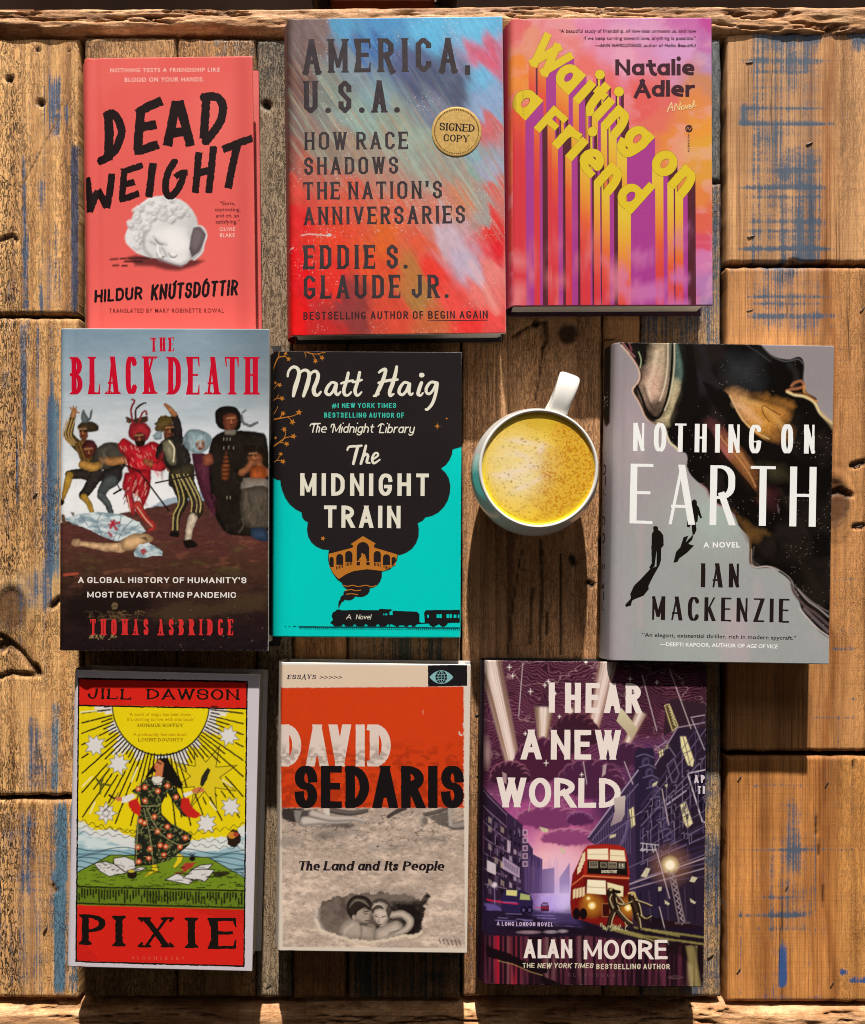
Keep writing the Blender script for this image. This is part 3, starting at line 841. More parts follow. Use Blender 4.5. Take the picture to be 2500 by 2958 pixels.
for bi, (kind, i, x0, x1, y0, y1) in enumerate(BOARDS):
    st = 6.5
    nx_ = max(6, int((x1 - x0) / st)); ny_ = int((y1 - y0) / st)
    X, Y = np.meshgrid(np.linspace(x0, x1, nx_), np.linspace(y0, y1, ny_))
    d = np.minimum(np.minimum(X - x0, x1 - X), np.minimum(Y - y0, y1 - Y))
    sd = bi * 5
    tilt = (vn(bi * 3.1, 7.7) - .5) * .0009
    z = -.0016 + tilt + .0006 * (fbm(X / 260, Y / 700, 3, sd) - .5) * 2
    ridge = (fbm(X / 9, Y / 160, 3, sd + 2) - .5)
    z = z + ridge * {'L': .0006, 'M': .0005, 'R': .0003}[kind]
    wob = (fbm(X / 16, Y / 60, 4, sd + 9) - .5) * 2
    er = 4.5 + 3 * fbm(X / 60, Y / 60, 3, sd + 4)
    z = z - .0015 * np.clip(1 - d / er, 0, 1) ** 2
    edge = np.clip(1 - d / 14, 0, 1)
    roughe = 2.4
    Xw = X + np.where(np.minimum(X - x0, x1 - X) < 14, wob * edge * roughe, 0)
    Yw = Y + np.where(np.minimum(Y - y0, y1 - Y) < 14, (fbm(X / 22, Y / 22, 4, sd + 19) - .5) * 2 * edge * 4, 0)
    if kind == 'L':
        t_ = ['d6a870', 'cfa26c', 'cea06a'][i]; fl, gl = .95, .35
    elif kind == 'R':
        t_ = ['c29466', 'bc8856', 'b97f47'][i]; fl, gl = .10, .75
    else:
        t_ = ['a88258', 'a87f52', '8d7c66', 'a07348', '96704a', 'bc9068', 'b68a60', '8d8270', 'b08e64'][i]; fl, gl = (.9 if i in (0, 1, 2) else .6), .55
    col = np.zeros(X.shape + (3,)) + C(t_)
    pm = np.zeros(X.shape); pc = np.zeros(X.shape + (3,)) + C('3c5a74')
    FL = np.full(X.shape, fl); GL = np.full(X.shape, gl)
    if kind == 'L':
        pm = left_paint(X, Y, i) * .82 + .26 * sstep(.46, .60, fbm(X / 13, Y / 240, 3, sd + 61)) * sstep(.40, .58, fbm(X / 70, Y / 300, 2, sd + 66)); pc[:] = C('3a5f84')
        pc = mix(pc, C('27416a'), sstep(195, 215, X)[..., None]) if i == 0 else mix(pc, C('4a7c98'), sstep(140, 160, X)[..., None] if i else 0)
        FL = FL * (.55 + .6 * sstep(60, 20, np.abs(X - 10)) + .25 * sstep(.45, .6, fbm(X / 60, Y / 200, 3, 2)))
        for cx in (35, 92, 140, 178, 190): col = mix(col, C('a06a3c'), (.45 * np.exp(-((X - cx - 6 * (fbm(X * 0 + 1, Y / 300, 2, cx) - .5)) / 6) ** 2))[..., None])
        if i == 1:
            w_ = sstep(1560, 1620, Y - .35 * (225 - X)) * sstep(1800, 1740, Y + .45 * (X - 110)); col = mix(col, C('c9a878'), (.5 * w_)[..., None])
            FL = FL * (1 - .7 * w_)
    elif kind == 'R':
        reg = sstep(2150, 2190, X) * sstep(2400, 2340, X)
        if i == 1: reg = reg * sstep(990, 930, Y)
        if i == 2: reg = reg * .55 * sstep(.40, .6, fbm(X / 70, Y / 140, 3, 77)) * sstep(2380, 2440, Y)
        n_ = fbm(X / 90, Y / 110, 3, sd + 31)
        pm = reg * (.37 + .26 * sstep(.35, .62, n_)) * (1.0 if i != 2 else .9)
        if i == 0: pm += .75 * np.exp(-((X - 2150) / 16) ** 2) * sstep(270, 320, Y) * sstep(370, 350, Y) + .7 * sstep(2440, 2480, X) * sstep(170, 120, Y) + .35 * sstep(2150, 2250, X) * sstep(130, 100, Y)
        for (yy, xa, xb, w, a) in RL[i]:
            tp = np.clip((Y - (yy - w)) / w, 0, 1) * sstep(yy + 5, yy, Y)
            pm = pm + a * .85 * tp * sstep(xa, xa + 30, X) * sstep(xb, xb - 40, X) * (.55 + .6 * fbm(X / 18, Y / 50, 2, sd + 3))
        if i == 2:
            pm += 1.6 * np.exp(-((X - 2263) / 11) ** 2) * sstep(2690, 2790, Y) * sstep(2858, 2845, Y) + 1.2 * np.exp(-((X - 2440) / 12) ** 2 - ((Y - 2810) / 10) ** 2)
            pm += .55 * np.exp(-((X - 2295) / 26) ** 2) * sstep(2290, 2340, Y) * sstep(2560, 2480, Y)
            pc = mix(pc, C('1d5594'), sstep(2700, 2760, Y)[..., None])
            col = mix(col, C('a06a38'), (.6 * np.exp(-((X - 2215) / 50) ** 2 - ((Y - 2390) / 55) ** 2))[..., None])
        wv_ = 26 * (fbm(X * 0 + .3, Y / 160, 3, 55) - .5) + 10 * np.sin(Y / 140)
        for cx, w, a in ((2395, 17, .75), (2345, 7, .5), (2365, 6, .35), (2430, 8, .3)):
            col = mix(col, C('8a5428'), (a * np.exp(-((X - cx - wv_ * (1.4 if cx > 2380 else .8)) / w) ** 2))[..., None])
        if i == 2: col = mix(col, C('c08a4e'), (.6 * sstep(2410, 2440, X))[..., None])
        GL = GL * (1 - .75 * sstep(2400, 2450, X)); FL = FL + .25 * sstep(2400, 2440, X)
        GL = np.maximum(GL, .3)
    else:
        if i == 4: pm = .62 * sstep(1700, 1800, Y) * (.4 + .9 * fbm(X / 40, Y / 200, 3, 5)); pc[:] = C('1e3a3a')
        if i == 8: pm = .42 + .25 * (fbm(X / 60, Y / 90, 3, 5) - .4) * 3; pc[:] = C('3f5570')
        if i == 7: pm = .75 + .0 * X; pc[:] = C('5a646c')
        if i == 2: pm = .5 * sstep(420, 200, Y); pc[:] = C('4d4a46')
        if i == 1: pm = .45 * sstep(330, 190, Y) * sstep(560, 600, X) * (fbm(X / 20, Y / 80, 3, 6) > .45); pc[:] = C('6d7478')
        if i == 5:
            for cx, w in ((1352, 3), (1372, 4), (1392, 3), (1412, 6), (1436, 3), (1470, 3)): col *= (1 - .45 * np.exp(-((X - cx - 3 * (fbm(X * 0, Y / 120, 2, cx) - .5)) / w) ** 2))[..., None]
            GL = GL * (.6 + .8 * sstep(1460, 1440, X))
        if i == 8 or i == 7:
            GL = GL * .8
    for (kx, ky, rx, ry, kc, halo) in KNOTS:
        q = np.hypot((X - kx) / rx, (Y - ky) / ry)
        if q.min() > 3: continue
        m_ = sstep(1.08, .92, q + .16 * (fbm(X / 12, Y / 12, 3, 4) - .5))
        col = mix(col, C(kc) * (.6 + .7 * fbm(X / 9, Y / 9, 3, 14))[..., None], (m_ * .92)[..., None])
        ringm = np.exp(-((q - 1.08) / .12) ** 2); col = mix(col, C('1c100a'), (.75 * ringm)[..., None])
        rings = .5 + .5 * np.sin(q * 11); col *= (1 - .28 * np.exp(-((q - 1.6) / .7) ** 2) * rings * (q > 1.1))[..., None]
        z = z - .0008 * m_ + .0005 * np.exp(-((q - 1.3) / .3) ** 2); GL = GL * (1 - m_)
    for pts, hw_, dep in GOUGES:
        dd = segdist(X, Y, pts) + 3 * (fbm(X / 10, Y / 10, 2, 3) - .5)
        if dd.min() > hw_ * 2: continue
        m_ = sstep(hw_ * 1.25, hw_ * .45, dd); z = z - dep / 1000 * m_
        col = mix(col, C('120a07'), (m_ * (.95 if len(pts) == 2 and hw_ > 3.5 else .8))[..., None]); pm = pm * (1 - m_)
    if kind == 'L' and i == 1:
        dd = np.hypot((X - 50) / 60, (Y - 1900) / 70)
        col = mix(col, C('8a643e'), (.4 * sstep(1.3, .6, dd))[..., None])
    # boards get darker towards all their edges
    col *= (1 - .35 * np.clip(1 - d / 11, 0, 1) ** 1.5)[..., None]
    v = np.stack([(Xw - NX) * KZ, -(Yw - NY) * KZ, z], -1)
    idx = nv_ + np.arange(X.size).reshape(X.shape)
    VV.append(v.reshape(-1, 3)); CC.append(col.reshape(-1, 3)); PC.append(pc.reshape(-1, 3))
    PP.append(np.stack([pm, FL, GL], -1).reshape(-1, 3))
    GG.append(np.stack([(X - NX) * KZ + bi * 1.37, (Y - NY) * KZ + bi * .73, np.zeros(X.shape)], -1).reshape(-1, 3))
    QQ.append(np.stack([idx[1:, :-1], idx[1:, 1:], idx[:-1, 1:], idx[:-1, :-1]], -1).reshape(-1, 4))
    nv_ += X.size
    # board sides
    ringi = np.concatenate([idx[0, :], idx[1:, -1], idx[-1, -2::-1], idx[-2:0:-1, 0]]) - (nv_ - X.size)
    low = VV[-1][ringi].copy(); low[:, 2] = -.017
    for a_, b_ in ((VV, low), (CC, CC[-1][ringi] * .55), (PC, PC[-1][ringi]), (PP, PP[-1][ringi] * np.array([.3, 1, 1])), (GG, GG[-1][ringi])): a_.append(b_)
    k_ = len(ringi); a = np.arange(k_); b = (a + 1) % k_
    top = ringi + nv_ - X.size
    QQ.append(np.stack([top[a], top[b], nv_ + b, nv_ + a], 1)); nv_ += k_
def wood_mesh(name, V, Q, Cl, Pm, Pc, G, parent):
    o = npmesh(name, V, Q, None, Cl, True, WOOD, parent)
    me = o.data
    for nm, arr in (('Prm', Pm), ('PCol', Pc)):
        a = me.attributes.new(nm, 'FLOAT_COLOR', 'POINT'); c4 = np.ones((len(V), 4), np.float32); c4[:, :3] = arr; a.data.foreach_set('color', c4.ravel())
    a = me.attributes.new('gco', 'FLOAT_VECTOR', 'POINT'); a.data.foreach_set('vector', np.asarray(G, np.float32).ravel())
    return o
top = wood_mesh('tabletop', np.concatenate(VV), np.concatenate(QQ), np.concatenate(CC), np.concatenate(PP), np.concatenate(PC), np.concatenate(GG), table)
boxmesh('underlay', (-130 - NX) * KZ, (2620 - NX) * KZ, -(2990 - NY) * KZ, -(60 - NY) * KZ, -.034, -.0165, dull(flat_mat('dark_underlay', (.010, .006, .004), 1.0, .4, 200)), table)  # near-black sheet added beneath to darken the gaps between boards
def rail(name, y0f, y1f, seed):
    xs = np.arange(-130, 2640, 5.0); n = 34
    t = np.linspace(0, 1, n)
    X = np.tile(xs, (n, 1)); y0 = y0f(xs); y1 = y1f(xs)
    Y = y0 + (y1 - y0) * t[:, None]
    u = (2 * t - 1)[:, None]
    r1 = np.abs(fbm(X / 200, Y / 16, 5, seed) - .5) * 2; r2 = fbm(X / 60, Y / 14, 4, seed + 5)
    z = .0022 - .013 * np.abs(u) ** 4.5 - .0040 * sstep(.16, .0, r1) * sstep(.35, .6, fbm(X / 260, Y / 60, 2, seed + 3)) + .0028 * (r2 - .5) + .003 * (fbm(X / 400, Y / 50, 2, seed + 8) - .5)
    col = mix(C('b98a5e'), C('d2a67c'), sstep(.35, .65, r2)[..., None])
    crk = sstep(.14, .0, r1) * sstep(.35, .6, fbm(X / 260, Y / 60, 2, seed + 3))
    col = mix(col, C('3a2214'), (.75 * crk)[..., None])
    col = mix(col, C('7a4a2c'), (.5 * sstep(.5, .7, fbm(X / 150, Y / 24, 3, seed + 13)))[..., None])
    v = np.stack([(X - NX) * KZ, -(Y - NY) * KZ, z], -1).reshape(-1, 3)
    idx = np.arange(X.size).reshape(X.shape)
    q = np.stack([idx[1:, :-1], idx[1:, 1:], idx[:-1, 1:], idx[:-1, :-1]], -1).reshape(-1, 4)
    # lower sides
    low0 = v[idx[0]].copy(); low0[:, 2] = -.06; low1 = v[idx[-1]].copy(); low1[:, 2] = -.03
    V = np.concatenate([v, low0, low1]); k = len(xs); a = np.arange(k - 1)
    q = np.concatenate([q, np.stack([idx[0][:-1], idx[0][1:], X.size + a + 1, X.size + a], 1), np.stack([idx[-1][1:], idx[-1][:-1], X.size + k + a, X.size + k + a + 1], 1)])
    cl = np.concatenate([col.reshape(-1, 3), col[0] * .6, col[-1] * .6])
    G = np.stack([-(Y - NY) * KZ + seed, (X - NX) * KZ, 0 * X], -1).reshape(-1, 3); G = np.concatenate([G, G[:k], G[-k:]])
    P = np.zeros((len(V), 3)); P[:, 1] = .35; P[:, 2] = .35
    return wood_mesh(name, V, q, cl, P, np.zeros((len(V), 3)) + .1, G, table)
rail('top_rail', lambda x: 16 - 12 * sstep(600, 2000, x) + 4 * (fbm(x / 90, x * 0, 3, 2) - .5), lambda x: 98 + 14 * (fbm(x / 120, x * 0, 3, 4) - .5) + 20 * sstep(1900, 2080, x) * sstep(2600, 2350, x) * (.6 + .8 * (fbm(x / 60, x * 0 + 2, 2, 6) - .5)), 3)
rail('bottom_rail', lambda x: 2896 + 10 * (fbm(x / 150, x * 0, 3, 8) - .5) + 6 * sstep(1900, 2200, x), lambda x: 3030 + 0 * x, 40)
LEGM = flat_mat('leg_wood', C('8a5e3a'), .7, .2, 20)
for lx in (-80, 2590):
    for ly in (60, 2975):
        p = W(lx, ly, 0); boxmesh('leg', p.x - .035, p.x + .035, p.y - .035, p.y + .035, -.74, -.036, LEGM, table, .004)
# wire staples left in the wood
STEEL = NT('old_steel'); STEEL.b.inputs['Base Color'].default_value = (.16, .13, .11, 1); STEEL.b.inputs['Metallic'].default_value = .9; STEEL.b.inputs['Roughness'].default_value = .42; STEEL = STEEL.m
bm = bmesh.new()
pp = [Vector((-.0038, 0, -.0015)), Vector((-.0036, 0, .0004)), Vector((-.0028, 0, .0009)), Vector((.0028, 0, .0009)), Vector((.0036, 0, .0004)), Vector((.0038, 0, -.0015))]
rings_ = []
for i, p in enumerate(pp):
    t = (pp[min(i + 1, 5)] - pp[max(i - 1, 0)]).normalized(); s_ = Vector((0, 1, 0)); u_ = t.cross(s_)
    rings_.append([bm.verts.new(p + s_ * .0009 * math.cos(a) + u_ * .0006 * math.sin(a)) for a in np.linspace(0, 2 * math.pi, 8, endpoint=False)])
for a, b in zip(rings_[:-1], rings_[1:]):
    for i in range(8): bm.faces.new((a[i], a[(i + 1) % 8], b[(i + 1) % 8], b[i]))
sme = bpy.data.meshes.new('staple'); bm.to_mesh(sme); bm.free(); sme.materials.append(STEEL)
stp = bpy.data.objects.new('staple', sme)
for i, (px, py, a) in enumerate(((2167, 178, 5), (2341, 412, 25), (2172, 681, 15), (2169, 895, 15), (2494, 893, 50), (2138, 2252, 55), (2391, 2268, 60), (2275, 2568, 65), (2136, 2808, 55), (2406, 2848, 60), (1383, 2066, 15), (1386, 2240, 30), (735, 2830, 40), (776, 2852, 30), (100, 1430, 50), (128, 2690, 60), (2485, 1521, 15), (2480, 1345, 25), (2055, 2765, 35), (645, 250, 20))):
    o = stp if i == 0 else stp.copy()
    p = W(px, py, 0); o.location = (p.x, p.y, -.0018); o.scale = (.72, .62, .7); o.rotation_euler = (0, 0, math.radians(a))
    link(o, top)
# floor far below and the stool beyond the table edge
fl = boxmesh('floor', -2.5, 2.5, -2.5, 2.5, -.78, -.74, dull(flat_mat('dark_floor', (.030, .017, .012), 1.0, .4, 6)), None); fl['kind'] = 'structure'
SZ = -.20
sp = W(1100, -40, SZ)
stool = empty('stool', (sp.x, sp.y, -.74), 0, 'stool with orange brown wooden seat peeking out beyond the top edge of the table', 'stool')
hs = .74 + SZ
def W_at(px, z): return W(px, 0, z).x - sp.x
boxmesh('seat', W_at(952, SZ), W_at(1256, SZ), -.012, .26, hs - .03, hs, flat_mat('orange_wood', C('a8531c'), .5, .2, 30), stool, .004)
bm = bmesh.new(); bmesh.ops.create_cone(bm, cap_ends=True, segments=20, radius1=.011, radius2=.011, depth=hs)
lm = bpy.data.meshes.new('leg'); bm.to_mesh(lm); bm.free(); lm.materials.append(STEEL)
xa, xb = W_at(952, SZ), W_at(1256, SZ)
for lx, ly in ((xa - .013, .012), (xb + .013, .012), (xa - .013, .24), (xb + .013, .24)):
    o = link(bpy.data.objects.new('leg', lm), stool); o.location = (lx, ly, hs / 2)
bm = bmesh.new()
boxmesh('crossbar', xa - .013, xb + .013, .002, .022, hs - .055, hs - .032, STEEL, stool, .003)

# ================================================================== mug and latte
RZ = .061
mp = W(1557, 1353, RZ)
mug = empty('mug', (mp.x, mp.y, -.0016), 0, 'white ceramic mug with its strap handle pointing up right', 'mug')
CER = NT('white_glaze'); co = CER.n('ShaderNodeTexCoord').outputs['Object']
CER.l(CER.ramp(CER.noise(co, (60, 60, 60), 3), [(.3, (.74, .73, .69)), (.7, (.80, .79, .76))]), CER.b.inputs['Base Color'])
CER.b.inputs['Roughness'].default_value = .16; CER.b.inputs['Coat Weight'].default_value = .3; CER.b.inputs['Coat Roughness'].default_value = .08
CER = CER.m
prof = [(0, .0008), (.022, .0008), (.0235, 0), (.026, 0), (.0275, .0015), (.033, .0052), (.0400, .0115), (.0450, .0190), (.0476, .0275), (.0482, .0350), (.0474, .0430), (.0458, .0510), (.0444, .0575), (.0438, .0605), (.0432, .0617), (.0422, .0620), (.0413, .0613), (.0410, .0595), (.0414, .0550), (.0422, .0480), (.0424, .0350), (.0410, .0220), (.0340, .0110), (.0200, .0070), (0, .0065)]
P_, _ = smooth([np.array(p) for p in prof], [0] * len(prof), 3)
bm = bmesh.new(); N = 96; rg = []
for rr, zz in P_:
    rr = max(rr, 0)
    rg.append([bm.verts.new((0, 0, zz))] if rr < 1e-5 else [bm.verts.new((rr * math.cos(a), rr * math.sin(a), zz)) for a in np.linspace(0, 2 * math.pi, N, endpoint=False)])
for a, b in zip(rg[:-1], rg[1:]):
    for i in range(N):
        j = (i + 1) % N
        if len(a) == 1 and len(b) > 1: bm.faces.new((a[0], b[j], b[i]))
        elif len(b) == 1 and len(a) > 1: bm.faces.new((a[i], a[j], b[0]))
        elif len(a) > 1: bm.faces.new((a[i], a[j], b[j], b[i]))
bmesh.ops.recalc_face_normals(bm, faces=bm.faces[:])
me = bpy.data.meshes.new('cup'); bm.to_mesh(me); bm.free(); me.materials.append(CER)
me.polygons.foreach_set('use_smooth', np.ones(len(me.polygons), bool))
link(bpy.data.objects.new('cup', me), mug)
hp = [(.0405, .0500), (.0450, .0535), (.0520, .0560), (.0600, .0562), (.0680, .0540), (.0735, .0485), (.0745, .0410), (.0715, .0330), (.0640, .0260), (.0550, .0225), (.0465, .0210)]
hpS, _ = smooth([np.array(p) for p in hp], [0] * len(hp), 5)
bm = bmesh.new(); rg = []; ha = math.radians(70.5); er = Vector((math.cos(ha), math.sin(ha), 0)); es = Vector((-math.sin(ha), math.cos(ha), 0))
n = len(hpS)
for i, p in enumerate(hpS):
    d = hpS[min(i + 1, n - 1)] - hpS[max(i - 1, 0)]; d = d / np.linalg.norm(d); nr_ = np.array([-d[1], d[0]])
    f = i / (n - 1); wd = .0066 + .0032 * math.exp(-(f / .09) ** 2) + .0016 * math.exp(-((f - .42) / .2) ** 2) + .002 * math.exp(-((1 - f) / .1) ** 2); th = .0026
    ring_ = []
    for a in np.linspace(0, 2 * math.pi, 28, endpoint=False):
        ca_, sa_ = math.cos(a), math.sin(a)
        ww = wd * np.sign(ca_) * abs(ca_) ** .55; tt = th * np.sign(sa_) * abs(sa_) ** .7
        ring_.append(bm.verts.new(er * (p[0] + nr_[0] * tt) + Vector((0, 0, p[1] + nr_[1] * tt)) + es * ww))
    rg.append(ring_)
for a, b in zip(rg[:-1], rg[1:]):
    for i in range(28): bm.faces.new((a[i], a[(i + 1) % 28], b[(i + 1) % 28], b[i]))
bmesh.ops.recalc_face_normals(bm, faces=bm.faces[:])
me = bpy.data.meshes.new('handle'); bm.to_mesh(me); bm.free(); me.materials.append(CER)
me.polygons.foreach_set('use_smooth', np.ones(len(me.polygons), bool))
link(bpy.data.objects.new('handle', me), mug)
# the drink: foam surface and the body of liquid under it
LZ = .0600
R_ = .0413
nr_, na_ = 120, 420
rr = np.linspace(.0002, R_, nr_); aa = np.linspace(0, 2 * math.pi, na_, endpoint=False)
RR, AA = np.meshgrid(rr, aa, indexing='ij')
x = RR * np.cos(AA); y = RR * np.sin(AA)
X = 774 + x / R_ * 548; Y = 1220 - y / R_ * 545          # zoom px of the close look at the cup
n1 = fbm(X / 140, Y / 110, 4, 3); n2 = fbm(X / 15, Y / 14, 4, 7); n3 = fbm(X / 9, Y / 9, 2, 9)
c = np.zeros(X.shape + (3,)) + C('f2cc38')
cream = np.exp(-(((X - 590) / 330) ** 2 + ((Y - 1210) / 330) ** 2) ** 1.3)
c = mix(c, C('f0dc9c'), np.clip(cream * (.6 + .9 * n1), 0, 1)[..., None])
for bx_, by_, bw_, bh_, ro in ((640, 965, 170, 26, .15), (800, 1030, 40, 60, .3), (610, 1090, 120, 34, .5), (560, 1240, 150, 26, -.2), (470, 1290, 110, 26, .1), (620, 1400, 90, 24, -.4), (760, 1330, 80, 24, -.5), (700, 1190, 70, 24, .2)):
    dx, dy = X - bx_, Y - by_; dx, dy = dx * math.cos(ro) + dy * math.sin(ro), -dx * math.sin(ro) + dy * math.cos(ro)
    c = mix(c, C('f0dcc8'), (.8 * np.exp(-((dx / bw_) ** 2 + (dy / bh_) ** 2)) * (.5 + n1))[..., None])
dust = sstep(700, 1050, X + (n1 - .5) * 420 + (Y - 1200) * .25) * sstep(2200, 1500, Y + 0 * X)
c = mix(c, C('d09420'), (dust * .45 + 0 * X)[..., None])
c = mix(c, C('c0760e'), (dust * sstep(.50, .62, n2) * .75)[..., None]); c = mix(c, C('dcb040'), (dust * sstep(.42, .32, n2) * .7)[..., None])
c = mix(c, C('c09a1c'), (.5 * sstep(930, 760, Y + (n1 - .5) * 160))[..., None])  # olive top of the drink: shade below the rim, put into the colour
rad = RR / R_
c = mix(c, C('f0d418'), (.8 * sstep(.86, .97, rad) * sstep(-.2, .6, (Y - 1220) / 545 - (X - 774) / 1600))[..., None])  # brighter yellow painted along the lower rim for light passing through
hgt = .00016 * (n1 - .5) + .00004 * (n2 - .5)
rq = random.Random(3)
for i in range(900):
    a = rq.random() * 2 * math.pi; q = math.sqrt(rq.random()); px, py = 774 + 530 * q * math.cos(a), 1220 + 530 * q * math.sin(a)
    wgt = 1.0 if (py < 950 or px < 420) else (.40 if px < 900 else .04)
    if rq.random() > wgt: continue
    br_ = rq.choice((4, 5, 6, 7)) if (py < 930 or px < 380) else rq.choice((5, 7, 9, 12))
    d = np.hypot(X - px, Y - py); m_ = sstep(br_ * 1.15, br_ * .7, d)
    c = mix(c, C('9c7a18') if rq.random() < .6 else C('b8963c'), (m_ * .42)[..., None]); hgt = hgt - .00004 * m_
swl = sstep(.50, .60, fbm((X + .5 * Y) / 120 + .8 * n1, (Y - .3 * X) / 46, 3, 77)) * np.exp(-(((X - 600) / 270) ** 2 + ((Y - 1180) / 290) ** 2) ** 1.5)
c = mix(c, C('f4e6d2'), (.22 * swl)[..., None])
c *= (.96 + .08 * n3)[..., None]
z = LZ + hgt - .0006 * sstep(.9, 1.0, rad) * 0 + .0007 * sstep(.95, 1.0, rad)
v = np.stack([x, y, z], -1).reshape(-1, 3)
idx = np.arange(nr_ * na_).reshape(nr_, na_); nxt = np.roll(idx, -1, 1)
q = np.stack([idx[:-1], idx[1:], nxt[1:], nxt[:-1]], -1).reshape(-1, 4)
k = NT('foam'); k.l(k.attr('Col').outputs['Color'], k.b.inputs['Base Color']); k.b.inputs['Roughness'].default_value = .42; k.b.inputs['Specular IOR Level'].default_value = .3
k.b.inputs['Subsurface Weight'].default_value = .12; k.b.inputs['Subsurface Radius'].default_value = (.004, .002, .0006); k.b.inputs['Subsurface Scale'].default_value = 1.0
lo = npmesh('latte', v, q, None, c.reshape(-1, 3), True, k.m, None)
lo.location = (mp.x, mp.y, -.0016)
lo['label'] = 'frothy golden yellow latte with orange spice dust filling the white mug'; lo['category'] = 'drink'
# ================================================================== the books
BLACKB = flat_mat('black_board', (0.018, 0.016, 0.018), 0.6)
WHITEB = flat_mat('white_board', (0.66, 0.64, 0.65), 0.6, 0.04)
PRINT = print_mat('printed_jacket')
MATTE = print_mat('matte_jacket', 0.45, 0.09, 0.25)

# ---- coral red book with brush lettering
B = Book('coral red book with a broken white statue head under black brush lettering',
         (200, 120, 800, 970), 1473, [(98, 128), (1303, 98), (1318, 2085), (112, 2085)], 0.021, step=3.0)
red = C('e4615c')
B.fill(red)
B.fill(C('ea6f68'), .5 * sstep(.4, .7, fbm(B.X / 500, B.Y / 700, 3, 3)))
B.fill(C('c9504f'), .55 * np.exp(-((B.X - 1235) / 60) ** 2))  # darker band painted in for the shade of the bowed cover
B.fill(C('c8504e'), .5 * np.exp(-((B.X - 115) / 25) ** 2))  # left edge tinted darker as painted shade beside the spine
# the fallen head, with its printed shadow
B.poly([(395, 1540), (470, 1515), (560, 1520), (900, 1545), (960, 1555), (900, 1590), (780, 1625), (690, 1620), (600, 1595), (470, 1590), (450, 1560)], C('3a1b1e'), .85, 26)
for l in ([(295, 1545), (345, 1541)], [(365, 1540), (400, 1538)], [(312, 1588), (350, 1587)], [(378, 1590), (410, 1589)], [(395, 1560), (520, 1560)], [(420, 1535), (560, 1535)]):
    B.line(l, 14, C('3a1b1e'), .9, 5)
head = [(395, 1385), (410, 1340), (430, 1300), (445, 1250), (470, 1195), (510, 1150), (560, 1112), (610, 1098), (670, 1092), (730, 1105), (790, 1120), (835, 1150), (875, 1195), (905, 1250), (915, 1300), (945, 1308), (970, 1335), (982, 1375), (962, 1440), (955, 1490), (930, 1525), (890, 1552), (862, 1545), (830, 1578), (800, 1586), (750, 1580), (700, 1562), (650, 1540), (600, 1535), (560, 1528), (520, 1515), (480, 1500), (440, 1465), (405, 1430)]
def headc(X, Y):
    sh = .80 - .42 * sstep(0, 1, (X - 400) / 900 + (Y - 1100) / 900 - .25)
    cur = fbm(X / 38, Y / 34, 3, 11)
    curl = np.clip(1 - ((Y - 1120) * .8 + (X - 420) * .9) / 420, 0, 1)
    sh = sh * (1 - .30 * curl * sstep(.5, .62, cur)) * (.93 + .14 * fbm(X / 90, Y / 90, 2, 4))
    return sh[..., None] * np.array([.96, .96, 1.0])
B.poly(head, headc)
rh = random.Random(4)
for i in range(70):
    a_ = rh.uniform(2.5, 5.9); q_ = rh.uniform(.35, .97)
    cx, cy = 655 + 250 * q_ * math.cos(a_), 1335 + 235 * q_ * math.sin(a_)
    if cx > 560 and cy > 1270 or cx > 860 or (cx > 760 and cy > 1230): continue
    rr = rh.uniform(16, 36); ro = rh.uniform(0, 3)
    B.ell(cx + 4, cy + 8, rr, rr * .7, C('9a989d'), .5, 12, ro, 5); B.ell(cx - 2, cy - 3, rr * .8, rr * .5, C('f0f0f2'), .75, 12, ro, 5)
    B.line([(cx - rr * .5, cy + rr * .3), (cx, cy - rr * .1), (cx + rr * .5, cy + rr * .3)], 5, C('85838a'), .6, 5, 2, curve=True)
B.poly([(530, 1380), (590, 1320), (700, 1290), (830, 1330), (860, 1440), (850, 1540), (790, 1580), (700, 1555), (640, 1530), (580, 1520), (535, 1460)], C('dcdce0'), .75, 26)
B.ell(760, 1430, 90, 70, C('f2f2f4'), .75, 60, .3); B.ell(790, 1540, 44, 26, C('ececee'), .6, 24, -.3); B.ell(690, 1360, 110, 40, C('f0f0f2'), .6, 50, -.2)
B.line([(548, 1350), (528, 1410), (540, 1480), (580, 1520)], 22, C('8a8990'), .6, 22, curve=True)
B.line([(580, 1420), (612, 1440), (640, 1470), (640, 1500)], 20, C('8f8e95'), .6, 18, curve=True)
B.line([(600, 1386), (640, 1424), (690, 1440)], 18, C('94939a'), .55, 18, curve=True); B.line([(612, 1402), (636, 1432), (664, 1440)], 8, C('45434a'), .85, 6, curve=True)
B.line([(628, 1448), (632, 1490), (646, 1522)], 20, C('f4f4f6'), .8, 12, curve=True); B.line([(662, 1462), (684, 1500), (690, 1520)], 12, C('77767d'), .6, 12, curve=True); B.ell(668, 1526, 9, 6, C('3c3a40'), .85, 6); B.line([(620, 1500), (640, 1535), (668, 1540)], 9, C('6f6e75'), .6, 8, curve=True)
B.line([(708, 1500), (722, 1524), (748, 1530), (764, 1516)], 8, C('55535a'), .85, 6, curve=True); B.ell(734, 1508, 22, 9, C('f2f2f4'), .8, 9, .3); B.ell(740, 1546, 24, 10, C('ececee'), .7, 10, .1)
B.line([(640, 1545), (720, 1570), (800, 1590)], 16, C('9a99a0'), .5, 16, curve=True)
B.poly([(885, 1312), (930, 1310), (972, 1365), (950, 1440), (925, 1490), (870, 1532), (852, 1470), (865, 1380)], C('5a4f54'), 1, 6)
B.poly([(890, 1330), (925, 1330), (950, 1375), (925, 1440), (890, 1480), (868, 1450), (875, 1380)], C('7a6c72'), .7, 30)
B.line([(885, 1312), (940, 1312), (976, 1372), (955, 1440), (945, 1490), (890, 1545)], 9, C('d8d6da'), 1, 5, curve=True)
ink = C('1e1214')
